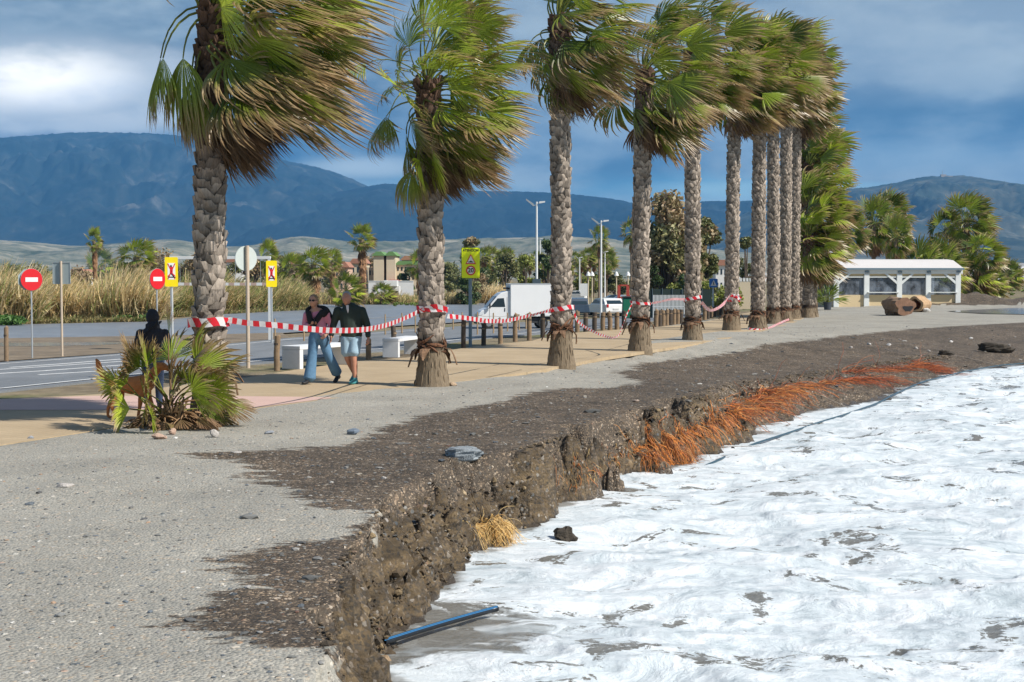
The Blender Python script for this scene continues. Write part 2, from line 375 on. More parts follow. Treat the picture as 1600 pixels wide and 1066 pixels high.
def build_ground():
    rr = np.concatenate([np.geomspace(5.5, 62, 640), np.geomspace(62.5, 240, 130)[1:], np.geomspace(245, 12000, 60)])
    core = np.linspace(-.42, .47, 640)
    th = np.concatenate([np.linspace(-1.5, -.43, 40), core, np.linspace(.48, 1.5, 40)])
    A, RR = np.meshgrid(th, rr, indexing='ij')
    X = RR*np.sin(A); Y = RR*np.cos(A)-4.0
    Z = terrain(X, Y)
    # the face of the bank is rough sideways too, not only up and down
    sc0 = sdist(X, Y, CREST); sf0 = sdist(X, Y, FOOT); fm = np.clip((sc0+.35)/.3, 0, 1)*np.clip((.35-sf0)/.3, 0, 1)*sstep((62-Y)/20)
    dsp = fm*(.26*fbm(Y*1.7+X, Z*3.2, 4, 91)+.24*fbm((Y+X)*6, Z*9, 4, 92, .6)); X = X+dsp*.85; Y = Y-dsp*.5; Z = Z+fm*.05*fbm(X*11, Y*11, 3, 93)
    far = sstep((np.hypot(X, Y)-250)/400); Z = Z*(1-far)+far*np.where(ulat(X, Y) > 0, -1.4, np.where(Z < -.5, -1.5, 0))
    sc = sdist(X, Y, CREST); sf = sdist(X, Y, FOOT)
    wet = polydist(X, Y, WETP); wet = np.where(sc > 0, np.maximum(wet, 1.), wet); wet = np.where((Y > 84) & (Z > .12), 1., wet)
    u = ulat(X, Y)
    m = MB(); m.add(np.stack([X, Y, Z], -1).reshape(-1, 3), grid_faces(*X.shape))
    m.extra = {'wet': wet.ravel(), 'face': np.where((sc > -.15) & (sf < .4), 1, 0)*np.clip((sc+.15)/.25, 0, 1).ravel().reshape(sc.shape).clip(0, 1).ravel() if False else (np.clip((sc+.12)/.2, 0, 1)*np.clip((.5-sf)/.3, 0, 1)*(1-.85*sstep((Y-23)/5))).ravel(), 'inland': np.maximum(sstep((u-3.5)/2.), sstep((Y-106)/8)).ravel(), 'seaward': np.where(Z > SEA+.09, -1., sf).ravel()}
    # ---- material
    b = NB('beach_and_land'); p = b.geo()
    big = b.noise(p, .55, 5, .6); fine = b.noise(p, 14, 4, .7); mid = b.noise(p, 3.2, 4, .6)
    # dry grey shingle
    v1 = b.n('ShaderNodeTexVoronoi'); v1.inputs['Scale'].default_value = 42; b.l(p, v1.inputs['Vector'])
    v2 = b.n('ShaderNodeTexVoronoi'); v2.inputs['Scale'].default_value = 17; b.l(b.geo((1, .8, 1)), v2.inputs['Vector'])
    v3 = b.n('ShaderNodeTexVoronoi'); v3.inputs['Scale'].default_value = 110; b.l(p, v3.inputs['Vector'])
    g1 = b.n('ShaderNodeSeparateColor'); b.l(v1.outputs['Color'], g1.inputs[0]); g2 = b.n('ShaderNodeSeparateColor'); b.l(v2.outputs['Color'], g2.inputs[0]); g3 = b.n('ShaderNodeSeparateColor'); b.l(v3.outputs['Color'], g3.inputs[0])
    peb = b.ramp(g1.outputs[0], [(0, (.155, .16, .155)), (.25, (.245, .245, .23)), (.5, (.285, .28, .26)), (.75, (.33, .315, .285)), (.9, (.36, .29, .22)), (1, (.50, .48, .44))])
    sand = b.ramp(fine, [(.3, (.225, .222, .205)), (.7, (.335, .325, .30))])
    grit = b.ramp(g3.outputs[0], [(0, (.17, .17, .17)), (.5, (.28, .275, .26)), (1, (.42, .40, .37))])
    dry = b.mix(.5, sand, grit); dry = b.mix(b.math('MULTIPLY', b.ramp(g1.outputs[1], [(.45, 0.), (.55, 1.)]), .75), dry, peb)
    stone2 = b.ramp(g2.outputs[1], [(0, (.11, .13, .145)), (.4, (.22, .23, .23)), (.7, (.40, .33, .25)), (.85, (.56, .55, .52)), (1, (.33, .17, .10))])
    pick = b.math('MULTIPLY', b.ramp(g2.outputs[0], [(.90, 0.), (.93, 1.)]), b.ramp(v2.outputs['Distance'], [(.016*17, 1.), (.024*17, 0.)]))
    dry = b.mix(pick, dry, stone2)
    dry = b.mix(1., dry, (1.15, 1.12, 1.04), 'MULTIPLY'); dry = b.mix(1., dry, b.ramp(big, [(.3, .80), (.7, 1.10)]), 'MULTIPLY')
    # dark wet shingle
    wsand = b.ramp(fine, [(.3, (.036, .029, .022)), (.7, (.085, .069, .052))])
    wpeb = b.ramp(g1.outputs[0], [(0, (.03, .03, .03)), (.5, (.085, .072, .056)), (.8, (.15, .115, .085)), (.92, (.30, .24, .18)), (1, (.45, .42, .38))])
    wetc = b.mix(b.math('MULTIPLY', b.ramp(g1.outputs[1], [(.5, 0.), (.6, 1.)]), .8), wsand, wpeb)
    wetc = b.mix(b.math('MULTIPLY', b.ramp(g3.outputs[1], [(.93, 0.), (.95, 1.)]), .7), wetc, (.36, .30, .23))
    wetc = b.mix(pick, wetc, b.mix(.35, stone2, (.03, .03, .03)))
    wetc = b.mix(1., wetc, (1.08, .99, .88), 'MULTIPLY'); wetc = b.mix(1., wetc, b.ramp(mid, [(.3, .72), (.7, 1.3)]), 'MULTIPLY'); wetc = b.mix(1., wetc, b.ramp(big, [(.35, .8), (.65, 1.2)]), 'MULTIPLY')
    wa = b.math('ADD', b.attr('wet', 'Fac'), b.math('ADD', b.math('MULTIPLY', b.math('SUBTRACT', b.noise(b.geo((1.1, 3, 1)), 1.4, 7, .7), .5), 1.7), b.math('MULTIPLY', b.math('SUBTRACT', fine, .5), .35)))
    wf = b.maprange(wa, -.09, .07)
    surf = b.mix(wf, dry, wetc)
    # broken face of the bank: ochre brown soil packed with gravel
    fsoil = b.ramp(b.noise(b.geo((1, 1, 2.2)), 5, 6, .7), [(.25, (.042, .031, .019)), (.5, (.135, .095, .052)), (.75, (.27, .19, .10))])
    fsoil = b.mix(b.math('MULTIPLY', b.ramp(g1.outputs[1], [(.6, 0.), (.7, 1.)]), .7), fsoil, wpeb); zs_ = b.n('ShaderNodeSeparateXYZ'); b.l(b.geo(), zs_.inputs[0]); band = b.noise(b.geo((.5, .5, 9)), 1., 4, .6); fsoil = b.mix(1., fsoil, b.ramp(band, [(.36, .55), (.5, 1.), (.64, 1.35)]), 'MULTIPLY')
    fsoil = b.mix(b.math('MULTIPLY', pick, .8), fsoil, stone2)
    fa = b.maprange(b.math('ADD', b.attr('face', 'Fac'), b.math('MULTIPLY', b.math('SUBTRACT', mid, .5), .9)), .35, .65)
    surf = b.mix(fa, surf, fsoil)
    sea_c = b.maprange(b.attr('seaward', 'Fac'), -.25, .15)
    seabed = b.ramp(mid, [(.3, (.055, .043, .032)), (.7, (.10, .080, .060))])
    surf = b.mix(sea_c, surf, seabed)
    # inland: dry earth and thin grass
    inl = b.ramp(b.noise(p, .16, 6, .65), [(.35, (.17, .13, .085)), (.5, (.23, .185, .115)), (.62, (.13, .135, .05)), (.75, (.20, .19, .08))])
    inl = b.mix(1., inl, b.ramp(b.noise(p, 2.5, 5, .7), [(.3, .6), (.7, 1.3)]), 'MULTIPLY')
    surf = b.mix(b.maprange(b.math('ADD', b.attr('inland', 'Fac'), b.math('MULTIPLY', b.math('SUBTRACT', mid, .5), .5)), .35, .65), surf, inl)
    hgt = b.math('ADD', b.math('MULTIPLY', v1.outputs['Distance'], -.9), b.math('ADD', b.math('MULTIPLY', fine, .9), b.math('MULTIPLY', pick, .7)))
    hgt2 = b.math('ADD', hgt, b.math('MULTIPLY', b.noise(p, 9, 8, .8), b.math('MULTIPLY', fa, 5.5)))
    rough = b.math('SUBTRACT', .92, b.math('MULTIPLY', wf, .22)); rough = b.math('SUBTRACT', rough, b.math('MULTIPLY', sea_c, .45))
    b.bsdf(surf, rough, b.bump(hgt2, .8, .016), spec=.4)
    tag(m.build('ground', b.mat, smooth=True), kind='structure')
build_ground()

# ----------------------------------------------------------------- sheets laid on the land
def resample(P, n):
    P = np.array(P, float); s = np.concatenate([[0], np.cumsum(np.hypot(*np.diff(P[:, :2], axis=0).T))]); t = np.linspace(0, s[-1], n)
    return np.stack([np.interp(t, s, P[:, 0]), np.interp(t, s, P[:, 1])], -1)
def strip(name, A, B, mat, off, n=160, k=14, edge=0.06, label=None, wob=0., seed=0):
    A = resample(A, n); B = resample(B, n)
    if wob:
        A = A+wob*np.stack([fbm(A[:, 0]*.9, A[:, 1]*.9, 4, seed), fbm(A[:, 0]*.9, A[:, 1]*.9, 4, seed+5)], -1); B = B+wob*np.stack([fbm(B[:, 0]*.9, B[:, 1]*.9, 4, seed+9), fbm(B[:, 0]*.9, B[:, 1]*.9, 4, seed+15)], -1)
    t = np.linspace(0, 1, k)[None, :, None]; XY = A[:, None]*(1-t)+B[:, None]*t
    Z = hland(XY[..., 0], XY[..., 1])+off
    if edge:                                            # a thickness at the rim
        XY = np.concatenate([XY[:, :1], XY, XY[:, -1:]], 1); Z = np.concatenate([Z[:, :1]-edge-.03, Z, Z[:, -1:]-edge], 1)
    m = MB(); m.add(np.concatenate([XY, Z[..., None]], -1).reshape(-1, 3), grid_faces(XY.shape[0], XY.shape[1]))
    return tag(m.build(name, mat, smooth=not edge), kind='structure')
gp = lambda L: [G(a, b)[:2] for a, b in L]
ang = math.atan2(LD[1], LD[0])
def mat_prom():
    b = NB('promenade_boards'); p = b.geo((1, 1, 1), (0, 0, -ang))
    s_ = b.n('ShaderNodeSeparateXYZ'); b.l(p, s_.inputs[0])
    wav = b.math('PINGPONG', s_.outputs[1], .075); line = b.ramp(wav, [(0.0, .72), (.009, 1.)])
    n = b.noise(b.geo((1, 1, 1), (0, 0, -ang)), .8, 5, .6); n2 = b.noise(b.geo((.6, 14, 1), (0, 0, -ang)), 1.2, 4, .6); n3 = b.noise(p, 30, 3, .6)
    c = b.ramp(n, [(.3, (.37, .275, .165)), (.7, (.47, .36, .225))]); c = b.mix(1., c, b.ramp(n2, [(.3, .86), (.7, 1.1)]), 'MULTIPLY'); c = b.mix(1., c, line, 'MULTIPLY')
    grav = b.maprange(b.noise(b.geo(), 2.2, 8, .75), .60, .68); c = b.mix(b.math('MULTIPLY', grav, .35), c, (.30, .28, .24))
    c = b.mix(1., c, b.ramp(n3, [(.3, .92), (.7, 1.06)]), 'MULTIPLY')
    b.bsdf(c, .85, b.bump(b.math('ADD', line, n3), .3, .006)); return b.mat
near_w = [(-13.5, 2), (-9.6, 10)]+[G(a, b)[:2] for a, b in [(0, 695), (180, 668), (375, 642), (490, 627), (640, 607), (840, 579), (940, 559), (1060, 541), (1140, 528), (1190, 518), (1225, 509), (1245, 503), (1262, 494)]]
far_w = [(-20, 8), (-16, 15)]+gp([(0, 623), (146, 617), (260, 605), (380, 591), (453, 579), (560, 564), (650, 558), (704, 547), (743, 541), (830, 533), (869, 522), (981, 514), (1024, 511), (1066, 508), (1100, 503), (1160, 490), (1200, 484)])
PROM = strip('promenade', near_w, far_w, mat_prom(), .0, 220, 16, .05)
# bands of pink paving
pinkm = M('pink_paving', (.56, .38, .32), .85, .10, 1.2, .1)
strip('paving_band', [(-13, 14.5)]+gp([(0, 641), (120, 641), (376, 640), (517, 622.5)]), [(-14, 16.5)]+gp([(0, 624.5), (146, 619), (380, 619.5), (516, 621)]), pinkm, .004, 90, 8, 0)
jm = M('joint_filler', (.13, .10, .07), .9)
def line_strip(name, pts, width, mat, off, n=60):
    P = resample(pts, n); T = np.gradient(P, axis=0); T /= np.linalg.norm(T, axis=1)[:, None]; N = np.stack([-T[:, 1], T[:, 0]], -1)*width/2
    return strip(name, P+N, P-N, mat, off, n, 2, 0)
for q in ([(497, 625), (533, 613), (577, 600)], [(760, 590), (790, 584), (815, 578)]): line_strip('paving_joint', gp(q), .025, jm, .005)
def mat_asphalt(name, c0, c1, crack=.0, roughv=.75):
    b = NB(name); n = b.noise(b.geo(), .35, 6, .6); n2 = b.noise(b.geo(), 40, 3, .7); n3 = b.noise(b.geo((1, .25, 1)), 1.5, 5, .6)
    c = b.ramp(n, [(.3, c0), (.7, c1)]); c = b.mix(1., c, b.ramp(n2, [(.3, .8), (.7, 1.2)]), 'MULTIPLY'); c = b.mix(1., c, b.ramp(n3, [(.3, .9), (.7, 1.1)]), 'MULTIPLY')
    b.bsdf(c, roughv, b.bump(n2, .3, .006)); return b.mat
asph = mat_asphalt('road_asphalt', (.145, .155, .165), (.20, .21, .22))
road_near = [(-24, 15), (-18, 19)]+gp([(0, 612), (146, 596), (391, 569), (453, 564), (560, 551), (613, 548), (700, 536), (743, 530), (860, 521), (960, 511), (1030, 500), (1100, 492)])
road_far = [(-38, 22), (-25, 27)]+gp([(0, 566), (220, 550), (380, 535), (453, 528), (570, 520), (640, 514), (704, 511), (760, 506), (860, 502), (930, 498), (1000, 492), (1100, 484)])
strip('road', road_near, road_far, asph, .004, 200, 16)
white = M('road_paint', (.72, .72, .70), .7, .25, 3, .1)
line_strip('road_line', [(-23.6, 15.8), (-17.6, 19.8)]+gp([(0, 607.5), (146, 592.5), (391, 565.5), (453, 560), (560, 547.5), (613, 544.5), (700, 533), (743, 527.5), (860, 518), (960, 508)]), .16, white, .009, 120)
line_strip('road_line', gp([(-300, 590), (0, 569), (220, 552), (380, 537.5), (453, 530.5), (570, 522), (704, 513)]), .14, white, .009, 120)
for q in ([(-160, 588), (50, 574.5), (200, 564.5)], [(-100, 590), (65, 580), (215, 569)], [(60, 586), (150, 580.5), (225, 575)], [(15, 574.5), (95, 569), (190, 561.5)]): line_strip('road_line', gp(q), .22, white, .009, 50)
# the wet lot beyond the road, its verge and puddles
lot = mat_asphalt('lot_asphalt', (.15, .165, .185), (.215, .23, .25), roughv=.42)
strip('parking_lot', gp([(-260, 546), (0, 537), (230, 532), (330, 526), (453, 520), (560, 513), (700, 505), (760, 500)]), gp([(-260, 512), (0, 508), (230, 503), (400, 486), (480, 476), (640, 469), (800, 470)]), lot, .006, 140, 16, 0, wob=.0, seed=3)
verge = M('verge_earth', (.20, .155, .105), .95, .45, .9, .6, .03, det=8)
strip('verge', gp([(-260, 578), (0, 565), (220, 549.5), (380, 535), (453, 528)]), gp([(-260, 534), (0, 529), (230, 525), (330, 523), (440, 520)]), verge, .012, 110, 14, 0, wob=.0, seed=8)
pud = NB('puddle_water'); pud.bsdf((.16, .18, .20), .12, pud.bump(pud.noise(pud.geo(), 3, 3), .1, .01), spec=.6)
strip('puddle', gp([(-160, 541), (60, 542), (150, 540), (238, 536)]), gp([(-160, 537), (60, 536), (150, 535.5), (240, 535.6)]), pud.mat, .022, 80, 5, 0, wob=.3, seed=31)
def pond(): 
    A = [at(1478, 489, 1)]; 
    P = lambda L: [G(a, b, 0.)[:2] for a, b in L]
    A = resample(P([(1490, 488), (1540, 491), (1600, 492), (1800, 494)]), 60); B = resample(P([(1480, 487), (1530, 484.5), (1600, 481), (1800, 477)]), 60)
    m = MB(); t = np.linspace(0, 1, 8)[None, :, None]; XY = A[:, None]*(1-t)+B[:, None]*t
    m.add(np.concatenate([XY, np.full(XY.shape[:2]+(1,), .03)], -1).reshape(-1, 3), grid_faces(60, 8)); tag(m.build('pond', pud.mat), kind='structure')
pond()

# ================================================================= SEA
def build_sea():
    y = np.geomspace(6, 64, 560)-0.; core = np.linspace(-.42, 1.35, 560)
    A, Yg = np.meshgrid(core, y, indexing='ij'); X = Yg*A*.62; Y = Yg.copy()-2.0
    s1 = fbm(X*1.3+Y*.3, Y*1.7, 6, 71, .58); s2 = fbm(X*.35, Y*.8, 3, 75); s3 = np.abs(fbm(X*1.3+s1*2.2, Y*2.6+s2*2.5, 4, 79))
    sf = sdist(X, Y, FOOT); am = sstep(sf/1.6)*.8+.2
    Z = SEA+.02+am*(.15*s1+.28*s2+.12*(.25-s3))
    fcs = grid_faces(*X.shape); fcs = fcs[(sf.ravel()[fcs] > -1.).all(1)]; m = MB(); m.add(np.stack([X, Y, Z], -1).reshape(-1, 3), fcs); m.extra = {'shore': sf.ravel(), 'h': (Z-SEA).ravel()}
    L = [(640, 985), (655, 1010), (700, 960), (735, 935)]
    b = NB('sea_foam'); g = b.geo((1, 1, 1))
    st = b.noise(b.geo((.8, 1.1, 1), (0, 0, R(-20))), 1.5, 8, .66, 1.6); ho = b.noise(b.geo((1, 1.15, 1), (0, 0, R(-15))), 1.05, 7, .62, 1.2); fine = b.noise(b.geo((1.6, 2.6, 1), (0, 0, R(-12))), 5, 6, .7, 1.4)
    fo = b.ramp(st, [(.34, (.42, .48, .51)), (.42, (.57, .63, .66)), (.51, (.66, .71, .735)), (.66, (.82, .845, .86))])
    fo = b.mix(1., fo, b.ramp(fine, [(.36, .92), (.5, .99), (.64, 1.02)]), 'MULTIPLY')
    wtr = b.ramp(fine, [(.35, (.145, .135, .115)), (.65, (.24, .235, .215))])
    sh = b.attr('shore', 'Fac')
    thr = b.math('ADD', b.math('MULTIPLY', ho, .8), b.math('MULTIPLY', fine, .22))
    hole = b.maprange(thr, .440, .416)
    v = b.noise(b.geo((1., 1.4, 1)), .8, 5, .6)
    edge = b.maprange(b.math('ADD', sh, b.math('MULTIPLY', b.math('SUBTRACT', v, .5), 1.9)), .22, .02)
    blobp = b.n('ShaderNodeVectorMath', operation='DISTANCE'); gg = b.n('ShaderNodeNewGeometry'); b.l(gg.outputs['Position'], blobp.inputs[0]); c0 = G(655, 985, SEA); blobp.inputs[1].default_value = c0
    shal = b.maprange(b.math('ADD', blobp.outputs['Value'], b.math('MULTIPLY', b.math('SUBTRACT', st, .5), 2.6)), 1.15, .75)
    lace = b.maprange(b.vor(b.geo((.9, 2.2, 1)), 2.2, 'SMOOTH_F1', 'Distance'), .45, .62)
    shal = b.math('MULTIPLY', shal, b.math('SUBTRACT', 1., b.math('MULTIPLY', lace, .5)))
    open_ = b.math('MAXIMUM', b.math('MAXIMUM', hole, shal), b.math('MULTIPLY', edge, .85))
    bm = b.bump(b.math('ADD', st, b.math('MULTIPLY', fine, .3)), .55, .12)
    A_ = b.bsdf(fo, .55, bm, spec=.3, out=False); W_ = b.bsdf(wtr, .12, b.bump(fine, .5, .03), spec=.6, out=False)
    ms = b.n('ShaderNodeMixShader'); b.l(open_, ms.inputs[0]); b.l(A_, ms.inputs[1]); b.l(W_, ms.inputs[2]); b.l(ms.outputs[0], b.out.inputs[0])
    tag(m.build('sea', b.mat, smooth=True), kind='structure')
build_sea()

# ================================================================= FAR HILLS
def ridge(name, sky_px, dist, depth, cols, seed, foot=-2., rough=1., nx=420, ny=90, ramp=None, scn=1.):
    P = np.array(sky_px, float); px = np.linspace(P[0, 0], P[-1, 0], nx); py = np.interp(px, P[:, 0], P[:, 1]); kk = np.ones(9)/9
    pys = np.convolve(np.pad(py, 4, 'edge'), kk, 'valid')
    v = np.linspace(0, 1, ny); A, Vv = np.meshgrid(px, v, indexing='ij'); H = (432-pys)[:, None]/FPX*dist
    D = dist-depth*(1-Vv)
    D = np.where(Vv > 1, D, D); X = (A-800)/FPX*D; s = depth/6.
    rd = 1-np.abs(fbm(X/s*1.1, D/s*.8, 6, seed, .55))*4; rd2 = fbm(X/s*.5, D/s*.5, 4, seed+9)
    prof = np.clip(Vv+.16*rd2*np.sin(np.pi*Vv)*2, 0, 1)**1.15
    Z = foot+(H-foot)*prof*(1+rough*.34*(rd-.5)*np.sin(np.pi*np.clip(Vv, 0, 1)))
    Z += (Vv > .97)*(fbm(A*.13, A*0+seed, 4, seed)*H*.012+fbm(A*.9, A*0+seed, 2, seed)*H*.008)
    m = MB(); m.add(np.stack([X, D, Z], -1).reshape(-1, 3), grid_faces(nx, ny))
    # far side, falling away behind the ridge
    B = np.stack([(px-800)/FPX*dist*1.25, np.full(nx, dist*1.25), np.full(nx, foot)], -1); T = np.stack([X[:, -1], D[:, -1], Z[:, -1]], -1)
    m.add(np.concatenate([T, B]), np.stack([np.arange(nx-1), np.arange(1, nx), np.arange(1, nx)+nx, np.arange(nx-1)+nx], -1))
    b = NB(name+'_slopes'); p = b.geo((1/depth,)*3); n = b.noise(p, 9*scn, 9, .72, .8); n2 = b.noise(p, 45*scn, 6, .75)
    c = b.ramp(b.math('ADD', b.math('MULTIPLY', n, .7), b.math('MULTIPLY', n2, .3)), ramp)
    b.bsdf(c, .95, spec=.1); return tag(m.build(name, b.mat, smooth=True), kind='structure')
dk = [(.38, (.004, .010, .013)), (.48, (.013, .022, .024)), (.56, (.032, .040, .038)), (.64, (.11, .11, .10))]  # dark cool mountain slopes, the shadow of the clouds put into their colour
dk2 = [(.38, (.003, .008, .011)), (.52, (.011, .019, .021)), (.66, (.035, .042, .04))]
pl = [(.38, (.05, .07, .045)), (.48, (.15, .16, .12)), (.57, (.28, .26, .20)), (.66, (.50, .44, .34))]
rt = [(.38, (.016, .028, .028)), (.48, (.04, .055, .048)), (.57, (.09, .095, .075)), (.66, (.24, .22, .18))]
ridge('mountain', [(-500, 250), (-200, 222), (0, 216), (60, 212), (110, 208), (180, 208), (250, 210), (300, 215), (350, 228), (400, 240), (450, 252), (500, 262), (540, 275), (575, 291), (640, 320), (760, 360), (900, 400)], 9000, 3400, None, 3, ramp=dk, rough=1.3, nx=520, ny=140)
ridge('mountain', [(300, 380), (380, 340), (430, 325), (480, 312), (530, 300), (600, 287), (640, 290), (700, 298), (800, 299), (860, 301), (900, 304), (960, 311), (1000, 320), (1040, 319), (1100, 314), (1140, 315), (1200, 312), (1260, 325), (1330, 360)], 7600, 2400, None, 14, ramp=dk2, rough=1.)
ridge('mountain', [(1050, 380), (1120, 350), (1200, 318), (1260, 305), (1300, 297), (1360, 292), (1400, 285), (1440, 276), (1500, 274), (1540, 280), (1600, 289), (1700, 300), (2000, 330)], 6000, 2700, None, 24, ramp=rt, rough=1.2, nx=420, ny=120)
ridge('hills', [(-400, 360), (0, 374), (60, 378), (120, 384), (200, 378), (270, 372), (340, 384), (386, 384), (436, 373), (464, 367), (500, 371), (549, 377), (600, 376), (660, 377), (746, 372), (860, 369), (950, 373), (1050, 384), (1200, 396), (1400, 405), (1700, 412)], 3400, 1700, None, 37, ramp=pl, rough=1.3, nx=460, ny=70, scn=1.3)
# haze: the air between here and the mountains
hz = MB(); hz.box((0, 5600, 590), (24000, 12800, 1186)); hm = NB('haze_air'); pv = hm.n('ShaderNodeVolumePrincipled')
pv.inputs['Color'].default_value = (.16, .50, 1.0, 1); pv.inputs['Density'].default_value = 0.8e-4; pv.inputs['Anisotropy'].default_value = 0.
hm.l(pv.outputs[0], hm.out.inputs['Volume']); hz_o = hz.build('haze', hm.mat); tag(hz_o, kind='stuff', label='blue haze in the air before the mountains', cat='haze')
# ================================================================= PALMS
WIND = np.array((.985, .12, -.06))
def nrm(v): return v/(np.linalg.norm(v, axis=-1, keepdims=True)+1e-9)
GR0 = np.array((.07, .12, .014)); GR1 = np.array((.33, .40, .04)); TAN0 = np.array((.30, .19, .085)); TAN1 = np.array((.50, .36, .20)); DRY = np.array((.155, .085, .042))
def frond(mb, org, d, pet, blade, spread, age, rng, S=26, K=9, wind=1., stiff=.62, hue=None, grav=.06, roll=None, tipbrown=1., dcol=1.):
    p = np.array(org, float); d = nrm(np.array(d, float)); pts = [p.copy()]
    for i in range(6):
        d = nrm(d+WIND*.14*wind*min(1., .45+1.3*max(age, 0))+np.array((0, 0, -grav*1.3)) *(1+age)); p = p+d*pet/6; pts.append(p.copy())
    pc = (np.array((.24, .26, .05)) if age < .6 else np.array((.26, .15, .07)))*rng.uniform(.8, 1.2)
    mb.tube(pts, np.linspace(.021, .010, 7)*max(blade, .7), 4, 0, pc, cap=False)
    f = d; up = np.array((0, 0, 1.)); side = np.cross(f, up); side = nrm(side) if np.linalg.norm(side) > .2 else np.array((0, 1., 0))
    n = nrm(np.cross(side, f)); r = rng.normal(0, .6) if roll is None else roll
    side, n = side*math.cos(r)+n*math.sin(r), n*math.cos(r)-side*math.sin(r)
    a = np.linspace(-spread, spread, S)+rng.normal(0, .012, S); ca, sa = np.cos(a)[:, None], np.sin(a)[:, None]
    D = nrm(ca*f+sa*side+n*.12-n*(.28*(a/spread)**2)[:, None]); T = -sa*f+ca*side
    P = np.repeat(p[None], S, 0); L = blade*rng.uniform(.85, 1.15, S)*(1-.18*(abs(a)/spread)**2); w0 = 2*spread/S/2
    wj = rng.uniform(.45, 1.6, S)[:, None]; g = hue if hue is not None else rng.uniform(0, 1)
    green = (GR0*(1-g)+GR1*g)*rng.uniform(.85, 1.2, (S, 1))*rng.uniform(.75, 1.45); tan = (TAN0+(TAN1-TAN0)*rng.random((S, 1))**1.5)*rng.uniform(.7, 1.15); dry = DRY*dcol*rng.uniform(.6, 1.5, (S, 1))
    rows = []; cols = []
    for k in range(K+1):
        t = k/K; w = blade*t*w0*1.05 if t < stiff else blade*stiff*w0*1.05*(1-(t-stiff)/(1-stiff))**.8+.001
        ple = w*.55
        Wd = nrm(T-np.sum(T*D, 1, keepdims=True)*D); N2 = np.cross(Wd, D)
        rows.append(np.stack([P-Wd*w, P+N2*ple, P+Wd*w], 1))
        q = np.clip((t-(.66-.44*age+rng.uniform(-.05, .05)))/.3, 0, 1)*tipbrown; c = green*(1-q)+tan*q
        c = c*(1-max(0, age-.55)*2.2)+dry*max(0, age-.55)*2.2 if age > .55 else c
        cols.append(np.repeat(np.clip(c, 0, 1)[:, None], 3, 1))
        b = (.035+.80*max(0, t-stiff*.80)**1.0)*wind; D = nrm(D+WIND*b*wj+np.array((0, 0, -1.))*(grav*(.3+2.2*t*t))*(wj if t > stiff*.8 else 1)+rng.normal(0, .20*max(0., t-stiff*.8)+.004, (S, 3)))
        P = P+D*(L/K)[:, None]
    V = np.stack(rows, 1)                            # S, K+1, 3, 3
    C = np.stack(cols, 1); base = (np.arange(S)*(K+1)*3)[:, None, None]; kk = (np.arange(K)*3)[None, :, None]; j = np.arange(2)[None, None]
    F = np.stack([base+kk+j, base+kk+j+1, base+kk+j+4, base+kk+j+3], -1).reshape(-1, 4)
    mb.add(V.reshape(-1, 3), F, 0, C.reshape(-1, 3))
def leafmat(name, rough=.40, trans=.36):
    b = NB(name); v = b.obj(); n = b.noise(v, 30, 3, .6); c = b.mix(1., b.attr('col'), b.ramp(n, [(.3, .82), (.7, 1.15)]), 'MULTIPLY')
    b.bsdf(c, rough, spec=.55, trans=trans); return b.mat
LEAF = leafmat('palm_leaf'); DEAD = leafmat('dead_palm_leaf', .75, .12)
def bootmat():
    b = NB('palm_bark'); v = b.obj((5, 5, 1.2)); n = b.noise(v, 7, 5, .7); c = b.mix(1., b.attr('col'), b.ramp(n, [(.3, .6), (.5, 1.), (.72, 1.3)]), 'MULTIPLY')
    b.bsdf(c, .9, b.bump(n, .8, .012), spec=.2); return b.mat
BARK = bootmat()
